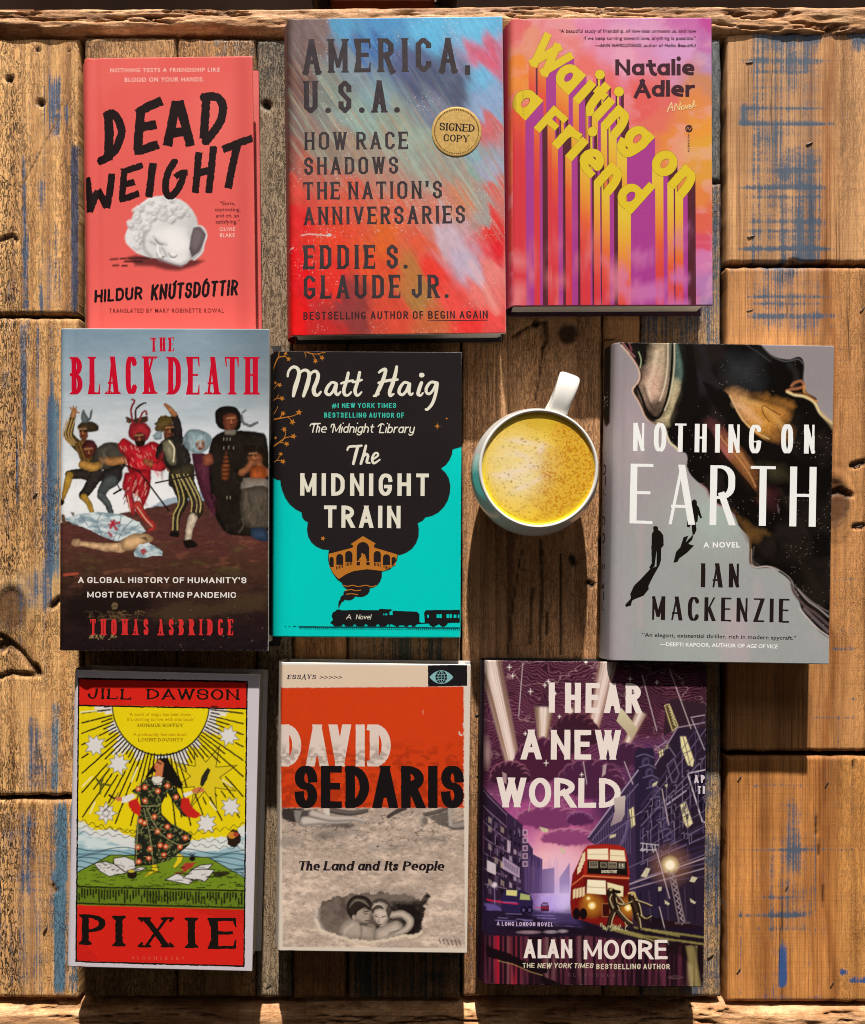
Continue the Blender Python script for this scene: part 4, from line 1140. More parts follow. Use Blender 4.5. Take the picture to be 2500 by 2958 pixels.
S = lambda paths, w, **k: B.strokes(paths, w, ink, rough=5, rsc=16, curve=False, round_caps=False, **k)
S([[(276, 500), (286, 640), (280, 800), (276, 842)]], 64)
B.strokes([[(268, 520), (312, 512), (352, 560), (372, 640), (352, 720), (318, 780), (270, 822), (222, 846)]], 58, ink, curve=True, rough=5, round_caps=False)
S([[(512, 468), (498, 620), (486, 770)], [(482, 512), (560, 462), (660, 420)], [(492, 612), (620, 588)], [(462, 772), (520, 768), (634, 728)]], 64)
S([[(762, 424), (732, 570), (698, 742)], [(778, 420), (820, 570), (862, 742)], [(730, 650), (838, 636)]], 66)
S([[(974, 378), (968, 520), (954, 690)]], 60)
B.strokes([[(950, 398), (1010, 388), (1066, 408), (1092, 470), (1078, 556), (1030, 634), (966, 712)]], 60, ink, curve=True, rough=5, round_caps=False)
S([[(128, 962), (140, 1080), (146, 1212)], [(148, 1200), (178, 1110), (204, 1058)], [(202, 1050), (236, 1110), (270, 1176)], [(266, 1180), (290, 1060), (304, 936)]], 50)
S([[(394, 910), (384, 1010), (374, 1122)], [(370, 925), (440, 905), (522, 876)], [(384, 1016), (466, 996)], [(356, 1120), (430, 1102), (496, 1076)]], 46)
S([[(596, 862), (580, 990), (566, 1104)]], 54)
B.strokes([[(752, 848), (706, 920), (684, 1010), (694, 1080), (730, 1092), (782, 1030), (812, 950)]], 50, ink, curve=True, rough=5, round_caps=False)
S([[(842, 930), (800, 930), (752, 962)]], 42)
S([[(920, 784), (908, 930), (896, 1072)], [(1026, 742), (1010, 900), (990, 1074)], [(908, 938), (1014, 906)]], 50)
S([[(1092, 766), (1200, 720), (1304, 686)], [(1196, 724), (1160, 880), (1128, 1042)]], 54)
wt = C('f2c9c0')
B.ft('NOTHING TESTS A FRIENDSHIP LIKE', 293, 1070, 190, 219, wt, .012, 1.18, rise=5)
B.ft('BLOOD ON YOUR HANDS.', 395, 958, 256, 287, wt, .012, 1.18, rise=4)
dk = C('5a1f22')
for tx, a, b, y in (('“Eerie,', 1070, 1178, 1160), ('captivating,', 1034, 1216, 1203), ('and oh, so', 1043, 1206, 1247), ('satisfying.”', 1040, 1210, 1290)):
    B.ft(tx, a, b, y - 26, y, dk, .006)
B.ft('OLIVIE', 1068, 1178, 1318, 1344, wt, .006, 1.1); B.ft('BLAKE', 1070, 1176, 1360, 1388, wt, .006, 1.1)
B.text('HILDUR', 178, 520, 1760, 1852, ink, rise=24, tv=.185, slant=.12, R=.25, rc=True, clip=False, rough=3, gap=.1)
B.text('KNUTSDOTTIR', 578, 1196, 1722, 1836, ink, rise=36, tv=.165, slant=.14, R=.25, rc=True, clip=False, rough=3, gap=.07)
B.strokes([[(742, 1722), (760, 1700)], [(960, 1708), (978, 1686)]], 16, ink)
B.ft('TRANSLATED BY MARY ROBINETTE KOWAL', 285, 1098, 1894, 1924, C('6e2426'), .008, 1.2, rise=2)
B.build(MATTE, C('cc5552'), None, flat_mat('coral_board', C('d65a56'), .6), flat_mat('coral_board_edge', C('b84a48'), .6), back_shift=(0.0012, 0))

# ---- streaked blue and red book with a gold seal
B = Book('thick book with streaks of blue over red and a round gold seal',
         (800, 20, 1480, 1010), 1433, [(74, 76), (1386, 58), (1380, 1985), (61, 1998)], 0.0275)
X, Y = B.X, B.Y
ca, sa = math.cos(math.radians(57)), math.sin(math.radians(57))
U = X * ca + Y * sa; V = -X * sa + Y * ca         # U runs down the streaks
wx = (fbm(U / 420, V / 70, 4, 3) - .5) * 260
wy = (fbm(U / 500, V / 60, 4, 14) - .5) * 420
cp = [(60, 60, '705d5c'), (250, 80, '7d6a6b'), (90, 420, '6b5250'), (240, 250, '75605f'), (100, 760, '7d6a66'), (90, 950, '8c5a54'), (380, 110, '5f9bc4'), (620, 110, '5a94c6'), (560, 220, '4a6fa6'), (900, 120, '6cb4de'), (1200, 130, '74bbe2'), (1370, 100, '6fb3dd'),
      (1320, 330, 'b07f9b'), (1300, 330, 'd5637a'), (1250, 450, '78b3da'), (900, 420, '4d5673'), (1100, 500, '4f5670'), (800, 330, '565f84'), (420, 330, '7f8f9c'), (330, 500, '7b827e'), (620, 560, '7d98a4'), (480, 640, '8aa09e'), (700, 700, '8f9a90'), (850, 850, '96a39a'), (980, 650, '6f7b93'),
      (1320, 620, '8fa9cf'), (1330, 760, 'c46d74'), (1250, 900, '86a8b8'), (1000, 950, '9a9a92'), (1200, 1080, '8aa4a0'), (1330, 1000, '9fa3bd'), (300, 850, '8a7d73'), (500, 900, '9a8a7e'), (250, 1000, 'b0685c'), (700, 1050, 'b08378'), (1130, 1130, 'c98365'), (1350, 1120, 'cb6a66'), (1250, 1250, '9f9a98'),
      (100, 1080, 'd2564e'), (400, 1150, 'cf5f50'), (700, 1250, 'd06a55'), (950, 1250, 'c77a6c'), (120, 1300, 'd93f40'), (350, 1400, 'd8503f'), (650, 1400, 'd5693f'), (900, 1450, 'd4604a'), (1060, 1400, 'c5b0bf'), (1160, 1520, 'bcaec4'), (1290, 1350, 'd8403f'), (1330, 1450, 'd53a40'), (1320, 1620, 'dd8480'), (1250, 1700, 'dd7a76'),
      (100, 1600, 'e0343a'), (350, 1650, 'd9443e'), (600, 1600, 'd65a42'), (820, 1640, 'b2764a'), (860, 1750, 'a77b4d'), (980, 1620, 'df4c45'), (400, 1780, '8d4143'), (480, 1860, '8a4040'), (700, 1880, 'cf5648'), (950, 1900, 'c0694a'), (110, 1900, 'e02c34'), (300, 1950, 'c23b3b'), (1200, 1900, 'e34a48'), (1340, 1950, 'dd5a58'), (1090, 1750, 'e05a55')]
rgb = B.cps(cp, 4.2, X + wx * ca - wy * .2, Y + wx * sa + wy * .35)
st = fbm(U / 300, V / 9, 4, 31)
st2 = fbm(U / 90, V / 3.5, 3, 41)
lum_ = rgb.mean(-1, keepdims=True); rgb = np.clip(lum_ + (rgb - lum_) * 1.12, .01, 1)
mot = fbm(X / 26, Y / 26, 4, 81) * .5 + fbm(U / 40, V / 14, 3, 83) * .5
rgb = rgb * (0.60 + .22 * st[..., None] + .18 * st2[..., None] + .42 * mot[..., None])
tint = fbm(U / 260, V / 14, 3, 51)
mid = np.exp(-((Y - 760 - (X - 500) * .35) / 330) ** 2)
rgb = mix(rgb, C('a9c3b4') * (.6 + .6 * st[..., None]), (.55 * sstep(.5, .75, tint) * mid)[..., None])
rgb = mix(rgb, C('b8856a'), (.45 * sstep(.52, .75, fbm(U / 200, V / 12, 3, 61)) * mid)[..., None])
rgb = mix(rgb, C('e9e3e6'), (.7 * sstep(.73, .83, fbm(X / 7, Y / 5, 3, 71)) * sstep(.45, .7, fbm(X / 160, Y / 160, 2, 72)))[..., None])
B.rgb = rgb
B.line([(1000, 1200), (1060, 1330), (1120, 1430), (1190, 1600)], 34, C('c4b6cd'), .5, 40, curve=True)
B.line([(1180, 1560), (1260, 1700), (1340, 1860)], 26, C('f0b6ae'), .5, 40, curve=True)
B.line([(310, 1392), (200, 1382), (150, 1388)], 8, C('d8c8c4'), .8, 4); B.line([(100, 1466), (60, 1478)], 9, C('e8d8d4'), .8, 4); B.ell(320, 1388, 14, 9, C('c7cfd0'), .9, 5)
B.rgb *= (1 - .35 * np.exp(-((X - 70) / 28) ** 2))[..., None]  # hinge shade multiplied into the colours of the left edge
dk = C('332b31')
def inkc(X, Y):
    n = fbm(X / 60, Y / 60, 3, 5)[..., None]
    return mix(C('2d262b'), C('4e464a'), n * .75)
kw = dict(tv=.16, th=.125, R=.13, chamf=True, serif=.03, st=.05, gap=.24, wear=.17)
B.text('AMERICA,', 162, 1178, 196, 402, inkc, rise=10, **kw)
B.text('U.S.A.', 166, 748, 450, 647, inkc, rise=4, **kw)
B.text('HOW RACE', 170, 797, 762, 870, inkc, rise=4, sp=.55, **kw)
B.text('SHADOWS', 168, 738, 916, 1022, inkc, rise=6, **kw)
B.text("THE NATION'S", 166, 1006, 1066, 1174, inkc, rise=8, sp=.5, **kw)
B.text('ANNIVERSARIES', 166, 1146, 1218, 1327, inkc, rise=10, **kw)
B.text('EDDIE S.', 166, 796, 1450, 1597, inkc, rise=4, sp=.5, **kw)
B.text('GLAUDE JR.', 164, 1046, 1634, 1777, inkc, rise=6, sp=.5, **kw)
B.text('BESTSELLING AUTHOR OF BEGIN AGAIN', 162, 1284, 1856, 1904, C('38262a'), rise=8, tv=.17, th=.15, R=.15, chamf=True, gap=.22, sp=.6)
B.strokes([[(916, 1910), (1286, 1906)]], 4, C('38262a'), round_caps=False)
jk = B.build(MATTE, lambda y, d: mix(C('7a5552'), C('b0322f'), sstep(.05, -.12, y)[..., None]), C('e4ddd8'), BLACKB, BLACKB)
# the seal is a sticker of its own on the jacket
q = B.L((1095, 760)); rad = 152 * B.m
bm = bmesh.new()
def ring(rr, z, n=72): return [bm.verts.new((q[0] + rr * math.cos(a), q[1] + rr * math.sin(a), z)) for a in np.linspace(0, 2 * math.pi, n, endpoint=False)]
zt = B.t + .0005
a_, b_, c_ = ring(rad, zt - .0004), ring(rad * .985, zt - .0001), ring(rad * .94, zt)
for p_, q_ in ((a_, b_), (b_, c_)):
    for i in range(72): bm.faces.new((p_[i], p_[(i + 1) % 72], q_[(i + 1) % 72], q_[i]))
bm.faces.new(c_)
me = bpy.data.meshes.new('seal_sticker'); bm.to_mesh(me); bm.free()
k = NT('gold_foil'); co = k.n('ShaderNodeTexCoord').outputs['Object']
k.l(k.ramp(k.noise(co, (400, 400, 400), 3), [(.3, tuple(C('b8934c'))), (.7, tuple(C('d6b066')))]), k.b.inputs['Base Color'])
k.b.inputs['Metallic'].default_value = .35; k.b.inputs['Roughness'].default_value = .38
me.materials.append(k.m)
seal = link(bpy.data.objects.new('seal_sticker', me), B.root)
seal['label'] = 'round gold sticker with a dotted rim on the streaked book'
B2 = Book.__new__(Book); B2.__dict__.update(B.__dict__)
B2.qv, B2.qc, B2.tv, B2.tc = [], [], [], []; B2.t = zt + .00002; B2.groove = 0
ds = C('2a2024')
B2.text('SIGNED', 990, 1204, 706, 752, ds, rise=-11, tv=.2, th=.09, serif=.07, st=.06, gap=.14)
B2.text('COPY', 1014, 1168, 776, 818, ds, rise=-8, tv=.2, th=.09, serif=.07, st=.06, gap=.14)
for i in range(76):
    a = 2 * math.pi * i / 76
    B2.ellf(1095 + 134 * math.cos(a), 760 + 134 * math.sin(a), 3.6, 3.6, C('5d4420'), n=6)
v = np.concatenate(B2.qv)
npmesh('seal_print', v, np.arange(len(v)).reshape(-1, 4), None, np.concatenate(B2.qc), False, PRINT, seal)
boxmesh('jacket_flap', -B.w / 2 + .052, B.w / 2 - .003, -B.h / 2 + .0015, -B.h / 2 + .02, B.t - .0165, B.t - .0040, FLAPM, B.root)

# ---- pink and orange cloud book with yellow slanting letters
B = Book('pink and orange cloud book with slanting yellow block letters and long striped shadows',
         (1440, 20, 2100, 960), 1465, [(84, 78), (1378, 70), (1361, 1912), (66, 1914)], 0.029)
X, Y = B.X, B.Y
wx = (fbm(X / 170, Y / 170, 4, 3) - .5) * 240; wy = (fbm(X / 170, Y / 170, 4, 8) - .5) * 240
cp = [(90, 100, 'dd6a6c'), (300, 130, 'e08088'), (600, 110, 'dd87b0'), (900, 110, 'd28cc0'), (1150, 90, 'c76cae'), (1340, 110, 'c04a9a'), (1340, 260, 'c06fb0'), (1150, 330, 'd59acb'), (800, 330, 'de92b4'), (1350, 430, 'b98bbd'), (1330, 500, 'c8865f'), (150, 260, 'e09078'), (120, 400, 'e8863a'), (160, 480, 'e89040'), (420, 250, 'e07f80'),
      (560, 480, 'e3706a'), (700, 620, 'e2605c'), (900, 640, 'e0605e'), (1100, 600, 'dd6a66'), (1250, 640, 'e08a4a'), (1300, 750, 'e6973c'), (1000, 780, 'df7060'), (1340, 900, 'dfa03c'), (1150, 900, 'e48a44'), (1330, 1050, 'dd9a3e'), (1330, 1200, 'de8244'), (1320, 1350, 'dc6450'), (1320, 1500, 'd4506c'),
      (1330, 1640, 'd07ab0'), (1330, 1750, 'b57ab4'), (1300, 1880, '8f6aa8'), (1100, 1650, 'd873a0'), (1150, 1850, 'cf6aa0'), (950, 1700, 'c469b0'), (930, 1850, 'd66a9c'), (100, 700, 'df5f45'), (90, 1000, 'e06a4a'), (90, 1400, 'dc4f48'), (90, 1800, 'd4485c'), (400, 1850, 'd86a90'), (700, 1850, 'd96a84')]
rgb = B.cps(cp, 4, X + wx, Y + wy)
cl = sstep(.5, .72, fbm(X / 120 + wx / 200, Y / 90, 5, 17))
rgb = mix(rgb, rgb * .5 + C('e8b8c4') * .5, (.55 * cl)[..., None])
B.rgb = rgb * (.95 + .1 * fbm(X / 5, Y / 5, 2, 9))[..., None]
yel = C('dcc22a')
ang = math.atan2(835, 930)
ux, uy = math.cos(ang), math.sin(ang)
nx, ny = -math.sin(ang), math.cos(ang)      # towards the baseline side
def cloudmix(X, Y, c):
    n = fbm(X / 130, Y / 100, 5, 23)
    f = sstep(1450, 1880, Y + (n - .5) * 700) * sstep(.42, .66, n) * .8
    pk = mix(C('df7f86'), C('c873b4'), sstep(600, 1000, X)[..., None])
    return mix(c, pk, f[..., None])
def extr(kind, y0):
    def f(X, Y):
        X = np.asarray(X); Y = np.asarray(Y)
        if kind == 'G':
            q = (Y - y0) / 620 + (1 - np.clip((X - 80) / 650, 0, 1)) * .85
            c = np.stack([np.interp(q, [0, .35, .7, 1.1], [C(h)[i] for h in ('dfc23a', 'e39a38', 'df5a38', 'd33a44')]) for i in range(3)], -1)
        elif kind == 'P': c = np.zeros(X.shape + (3,)) + C('a83c90')
        else: c = np.zeros(X.shape + (3,)) + C('55242f')
        return cloudmix(X, Y, c)
    return f
def word(txt, origin, cap, adv):
    """letters one by one along the slanted baseline: extrusion stripes first, then yellow faces"""
    faces = []
    for ch, d, wd, cap, tv_ in adv:
        p0 = np.array(origin) + np.array([ux, uy]) * d; p1 = p0 + np.array([ux, uy]) * wd
        segs, fr = B.segs_for(ch, p0, p1, cap, tv=tv_, th=tv_ * .86)
        A = np.array([[q[0], q[1]] for q in segs] + [[q[2], q[3]] for q in segs]); pad = .3 * cap * B.m
        xs, ys = B._grid(A.min(0) - pad, A.max(0) + pad)
        faces.append((segs, xs, ys))
    return faces
def extrude(faces):
    for segs, xs, ys in faces:
        m = B.segs_mask(xs, ys, segs)
        cols = np.where(m.any(0))[0]
        if len(cols) == 0: continue
        bot = np.array([np.argmax(m[:, c_]) for c_ in cols])        # ys ascends: first True = lowest point
        yb = ys[bot]
        g = np.gradient(np.convolve(np.pad(yb, 6, 'edge'), np.ones(13) / 13, 'valid') if len(yb) > 13 else yb)
        lx = xs[cols]
        down_left = g < 0                                              # edge descends to the right = faces down-left
        jump = np.abs(np.diff(yb, prepend=yb[0])) > 8 * B.cell
        kind = np.where(down_left, 0, 1)
        runs = []; st_ = 0
        for i in range(1, len(cols) + 1):
            if i == len(cols) or kind[i] != kind[st_] or jump[i]:
                runs.append((st_, i)); st_ = i
        z0 = (np.array([[lx[0], yb.min()]]) - B.o) @ B.Ai.T
        for a, b in runs:
            if b - a < 3: continue
            n = b - a
            parts = [(a, b, 'G')] if kind[a] == 0 else ([(a, b, 'P')] if n * B.cell / B.m > 112 else [(a, a + max(2, int(n * .36)), 'P'), (a + max(2, int(n * .36)), b, 'M')])
            for pa, pb, kd in parts:
                # a strip following the lower edge down to the foot of the cover
                ns = 14
                top = yb[pa:pb]; xx = lx[pa:pb]
                f = np.linspace(0, 1, ns)
                bott = -B.h / 2 + .0003
                YY = top[None, :] + (bott - top[None, :]) * f[:, None]
                xe0, xe1 = xx - B.cell / 2, xx + B.cell / 2
                v = np.stack([np.stack([np.tile(xe0, (ns - 1, 1)), YY[1:]], -1), np.stack([np.tile(xe1, (ns - 1, 1)), YY[1:]], -1),
                              np.stack([np.tile(xe1, (ns - 1, 1)), YY[:-1]], -1), np.stack([np.tile(xe0, (ns - 1, 1)), YY[:-1]], -1)], -2)
                B._emit(v.reshape(-1, 4, 2), extr(kd, float(z0[0, 1])), B.qv, B.qc)
        B.layer += 1
def faces_out(faces):
    for segs, xs, ys in faces:
        th = [(a, b, c_, d, e + 1.6 * B.m, f + 1.6 * B.m, g, h) for a, b, c_, d, e, f, g, h in segs]
        B._runs(B.segs_mask(xs, ys, th), xs, ys, C('7d5a24'))
        B._runs(B.segs_mask(xs, ys, segs), xs, ys, yel)
A1 = word('Waiting on', (206, 344), 0, [('W', -44, 232, 190, .26), ('a', 176, 154, 226, .245), ('i', 364, 52, 226, .245), ('t', 430, 90, 226, .245), ('i', 528, 52, 226, .245), ('n', 606, 138, 226, .245), ('g', 768, 154, 226, .245), ('o', 1003, 156, 226, .245), ('n', 1180, 138, 226, .245)])
A2 = word('a Friend', (88, 648), 0, [('a', -38, 156, 226, .245), ('F', 188, 126, 192, .26), ('r', 342, 96, 226, .245), ('i', 458, 52, 226, .245), ('e', 532, 154, 226, .245), ('n', 704, 138, 226, .245), ('d', 866, 158, 226, .235)])
extrude(A1); faces_out(A1)
extrude(A2); faces_out(A2)
# a few drifting clouds over the feet of the stripes
dk = C('40202c')
B.ft('“A beautiful study of friendship, of how loss unmoors us, and how', 388, 1270, 143, 165, dk, .007, 1.04)
B.ft('if we keep turning toward love, anything is possible.”', 548, 1268, 189, 211, dk, .007, 1.04)
B.ft('—ANN NAPOLITANO,', 622, 924, 236, 257, dk, .02, 1.06)
B.ft('author of', 934, 1056, 236, 257, dk, .007, 1.04)
B.ft('Hello Beautiful', 1066, 1264, 236, 257, dk, .009, 1.04, slant=.2)
B.text('Natalie', 750, 1258, 337, 437, dk, tv=.25, th=.185, clip=False, gap=.09)
B.text('Adler', 873, 1260, 474, 574, dk, tv=.25, th=.185, clip=False, gap=.09)
ny_ = C('f0dca0')
B.strokes([[(1084, 672), (1096, 640), (1112, 612), (1114, 640), (1116, 666)], [(1088, 650), (1116, 646)]], 5, ny_)
B.strokes([[(1130, 664), (1136, 620), (1160, 660), (1166, 612)], [(1186, 634), (1174, 640), (1176, 658), (1190, 652), (1190, 636), (1186, 634)], [(1200, 632), (1206, 652), (1218, 628)], [(1222, 644), (1236, 636), (1228, 628), (1222, 644), (1232, 654), (1246, 640)], [(1246, 640), (1256, 600), (1254, 636), (1270, 634)]], 5, ny_, curve=True)
B.ellf(1222, 780, 23, 23, C('4a2a30')); B.strokes([[(1206, 786), (1216, 772), (1226, 790), (1238, 774)]], 4, C('c98a50'), curve=True)
B.ft('HOGARTH', 818, 928, 1214, 1226, C('4a2a30'), .01, 1.5, rot90=True)
B.build(MATTE, lambda y, d: mix(C('b3354a'), C('6a2050'), sstep(.0, .02, d)[..., None]), C('7a3040'), flat_mat('plum_board', C('3b1a34'), .6), flat_mat('plum_board_edge', C('2a1226'), .6), page_inset=.003)
boxmesh('jacket_flap', -B.w / 2 + .05, B.w / 2 - .012, -B.h / 2 + .0012, -B.h / 2 + .02, B.t - .0062, B.t - .0036, FLAPM, B.root)
# ---- thick history book: a painted crowd under tall red serif letters
B = Book('thickest book, with painted figures around a shrouded body under tall red serif letters',
         (140, 920, 800, 1900), 1406, [(71, 68), (1360, 62), (1350, 2050), (52, 2036)], 0.0475)
X, Y = B.X, B.Y
n1 = fbm(X / 220, Y / 60, 5, 3); n2 = fbm(X / 30, Y / 12, 4, 7)
sky = np.stack([np.interp(Y + (n1 - .5) * 260, [60, 420, 760, 1100, 1250], [C(h)[i] for h in ('7f98ab', 'a3b3bf', 'd3d9e0', 'eceef2', 'e4e6ea')]) for i in range(3)], -1)
sky *= (.93 + .1 * n2 + .05 * n1)[..., None]
sky *= (1 - .34 * sstep(900, 1340, X) * sstep(900, 300, Y))[..., None]
B.rgb = sky
def ground(X, Y):
    n = fbm(X / 130, Y / 45, 5, 13); m = fbm(X / 22, Y / 10, 3, 19)
    c = np.stack([np.interp(Y + (n - .5) * 200, [1120, 1350, 1500, 1700, 1900, 2060], [C(h)[i] for h in ('4c3029', '552f2c', '4a2f24', '33221c', '241718', '1c1216')]) for i in range(3)], -1)
    c = mix(c, C('5f5330'), (.45 * sstep(.55, .75, n) * sstep(1350, 1450, Y) * sstep(1650, 1500, Y))[..., None])
    c = mix(c, C('7a4a38'), (.5 * sstep(.58, .8, fbm(X / 90, Y / 30, 4, 29)) * sstep(1800, 1500, Y))[..., None])
    return c * (.7 + .6 * m)[..., None]
B.poly([(600, 1180), (700, 1120), (790, 1098), (870, 1072), (960, 1062), (1100, 1090), (1100, 1200), (600, 1200)], C('93a6b8'), .9, 10, 8)
B.poly([(40, 1268), (150, 1236), (330, 1225), (480, 1190), (640, 1166), (760, 1140), (900, 1118), (1100, 1120), (1380, 1120), (1380, 2080), (40, 2080)], ground, 1, 8, 9, 30)
def fig(pts, c, soft=9, rough=3, a=1.0):
    P_ = [np.array(p, float) for p in pts]; P_.append(P_[0]); pts = smooth(P_, [0] * len(P_), 4)[0][:-1]
    cc = C(c)
    def f(X, Y):
        n = fbm(X / 26, Y / 26, 3, 37)[..., None]; q = fbm(X / 60 + 3, Y / 60, 2, 47)[..., None]
        rd_ = np.clip(B._sd / 34, 0, 1)[..., None]
        return cc * (.30 + 1.15 * (n * .55 + q * .45)) * (.50 + .72 * rd_)
    B.poly(pts, f, a, soft, rough, 16)
def limb(pts, w, c, rough=4, a=1.0):
    cc = C(c)
    B.line(pts, w, lambda X, Y: cc * ((.45 + .9 * fbm(X / 20, Y / 20, 3, 33)) * (.55 + .7 * np.clip(B._sd / (w * .42), 0, 1)))[..., None], a, 6, rough, 14, curve=True)
def stripes(pts, w, c, k, off):
    for o in off:
        B.line([(p[0] + o, p[1]) for p in pts], w, C(c), .85, 4, 3, 10, curve=True)
# far left pair
limb([(190, 790, 66), (128, 720, 60), (140, 640, 44), (152, 600, 34)], 50, '4a3a22'); stripes([(170, 780), (118, 720), (140, 620)], 7, 'b59256', 0, (-26, -12, 4, 20))
limb([(150, 600, 34), (158, 565, 34)], 30, '9a6a42')
for fx in ((150, 570, 134, 548), (155, 562, 150, 540), (162, 566, 172, 545), (168, 575, 190, 580)): B.line([(fx[0], fx[1]), (fx[2], fx[3])], 9, C('9a6a42'), 1, 3)
fig([(160, 770), (230, 740), (300, 800), (330, 900), (320, 1000), (220, 990), (200, 890)], '7d5c2c')
stripes([(210, 770), (240, 860), (250, 960)], 8, '3a2a1a', 0, (-30, -8, 16, 40))
fig([(190, 690), (235, 672), (245, 720), (225, 750), (196, 735)], '83492e'); fig([(178, 668), (200, 640), (255, 632), (305, 655), (305, 690), (240, 700), (190, 690)], '3d3120')
fig([(205, 640), (200, 600), (215, 560), (228, 580), (250, 610), (258, 570), (272, 560), (265, 610), (240, 640)], '5d6a6c')
limb([(300, 965, 84), (220, 955, 70), (130, 962, 56)], 60, '2c2420'); limb([(130, 965, 44), (112, 1030, 40), (92, 1100, 26), (80, 1140, 20)], 30, 'a07c2e'); fig([(58, 1112), (95, 1118), (96, 1142), (62, 1150)], '2a1d16')
limb([(300, 960, 84), (250, 1040, 66), (215, 1090, 56)], 60, '2a2422'); limb([(220, 1100, 44), (250, 1140, 36), (272, 1200, 26)], 32, 'a07c2e')
fig([(205, 790), (230, 752), (275, 750), (303, 790), (300, 830), (265, 850), (225, 845)], '4a1f22'); fig([(212, 800), (240, 780), (280, 812), (268, 850), (238, 858)], '7a3f2e')
fig([(300, 800), (350, 765), (420, 765), (480, 810), (490, 870), (450, 940), (380, 960), (300, 900), (260, 880)], '3f3b34')
limb([(470, 870, 52), (400, 880, 54), (335, 870, 46)], 50, '9c6a3c'); limb([(210, 900, 50), (270, 915, 56), (315, 905, 40)], 50, 'a87c3a')
fig([(330, 940), (440, 900), (456, 980), (400, 1040), (330, 1050)], '2b2726'); limb([(390, 1000, 80), (345, 1040, 66), (325, 1090, 50)], 60, '474d4e'); limb([(325, 1090, 50), (365, 1140, 42), (385, 1195, 34)], 40, '4a5152')
# red man in the middle
fig([(500, 660), (520, 640), (590, 640), (630, 680), (622, 730), (590, 760), (520, 750), (492, 710)], '93222a'); fig([(480, 640), (485, 605), (520, 620), (560, 610), (610, 600), (600, 640)], '4d3023')
for fpts, c_ in (([(520, 640), (510, 560), (530, 510), (515, 498)], '7c1f2a'), ([(540, 630), (540, 560), (580, 525), (598, 520)], '33241f'), ([(560, 630), (580, 580), (600, 570), (605, 590)], '7c2a30'), ([(500, 640), (490, 620), (482, 610)], '4d3a23')): B.line(fpts, 13, C(c_), 1, 6, 3, curve=True)
fig([(525, 720), (560, 700), (595, 715), (592, 760), (565, 785), (535, 770)], '5d2c22'); fig([(535, 755), (595, 750), (585, 790), (545, 792)], '22140f')
fig([(430, 770), (470, 735), (560, 790), (650, 755), (740, 830), (760, 880), (700, 940), (640, 930), (620, 960), (500, 950), (480, 860), (436, 810)], 'ad1a26')
for i in range(46):
    a_ = random.Random(i); px = 440 + a_.random() * 290; py = 770 + a_.random() * 130
    B.line([(px, py), (px + 9, py + 20)], 6, C('d98a80') if i % 3 else C('6a0d18'), .75, 4)
limb([(740, 840, 66), (690, 910, 60), (620, 900, 44)], 56, 'a81f28'); limb([(630, 895, 40), (605, 880, 40)], 40, '8d5a3a'); limb([(750, 920, 50), (790, 935, 44)], 40, '96643c')
fig([(470, 950), (620, 930), (628, 1040), (605, 1120), (580, 1160), (560, 1100), (500, 1070), (455, 1050)], 'a51c26')
for i in range(44):
    a_ = random.Random(i + 99); px = 470 + a_.random() * 140; py = 960 + a_.random() * 180
    B.line([(px, py), (px - 8, py + 26)], 7, C('dc9a8c') if i % 2 else C('5e0e18'), .7, 4)
limb([(495, 1080, 50), (510, 1140, 42), (520, 1196, 30)], 40, 'a02a30'); limb([(550, 1150, 56), (600, 1230, 44), (650, 1280, 34), (622, 1302, 22)], 40, 'a8352e'); B.line([(548, 1160), (600, 1236), (640, 1280)], 6, C('e0b49a'), .9, 3); B.line([(488, 1090), (505, 1190)], 6, C('e0b49a'), .9, 3)
B.line([(462, 900), (560, 940), (740, 1182)], 11, C('1e1614'), 1, 4); B.line([(404, 1078), (450, 1050)], 12, C('1e1614'), 1, 4); B.line([(420, 1010), (445, 1060)], 8, C('1e1614'), 1, 4)
# black and olive man
fig([(655, 655), (680, 610), (730, 595), (770, 610), (765, 650), (700, 700), (660, 690)], '5d4a26', rough=12); fig([(640, 720), (690, 690), (700, 740), (660, 745)], '9fb3bd')
fig([(715, 670), (765, 650), (778, 690), (760, 740), (720, 750), (708, 710)], '6f3f28'); fig([(745, 660), (778, 655), (776, 700), (752, 700)], '2b1a14')
limb([(800, 740, 60), (796, 660, 50), (775, 590, 40)], 50, '241d1c'); limb([(775, 590, 36), (750, 560, 34), (722, 530, 22)], 30, '96633f')
fig([(670, 790), (720, 740), (820, 720), (870, 830), (870, 900), (760, 940), (700, 880), (660, 860)], '25211f'); fig([(700, 760), (760, 750), (790, 880), (750, 900), (715, 830)], '7d775f'); B.line([(745, 755), (775, 800), (770, 880)], 9, C('ded3ae'), 1, 4, curve=True)
fig([(745, 930), (880, 890), (900, 960), (880, 1050), (760, 1040), (738, 1000)], '3a3424')
limb([(790, 1000, 90), (828, 1120, 66), (795, 1210, 48), (785, 1310, 34)], 60, '2a251e'); limb([(850, 1000, 90), (910, 1120, 70), (920, 1190, 60), (885, 1220, 56)], 60, '2c271e')
stripes([(780, 960), (825, 1110), (790, 1210), (785, 1300)], 8, 'b8a866', 0, (-18, 10)); stripes([(830, 960), (905, 1110), (905, 1190)], 8, 'bfae70', 0, (-26, 4, 28))
limb([(890, 1225, 56), (868, 1300, 46), (860, 1370, 32)], 46, 'c9b9a4'); fig([(830, 1370), (880, 1360), (920, 1400), (850, 1412)], '1c1412'); fig([(755, 1310), (800, 1315), (800, 1345), (750, 1340)], '1c1412')
B.line([(660, 1012), (790, 985), (950, 955)], 10, C('2a211c'), 1, 4)
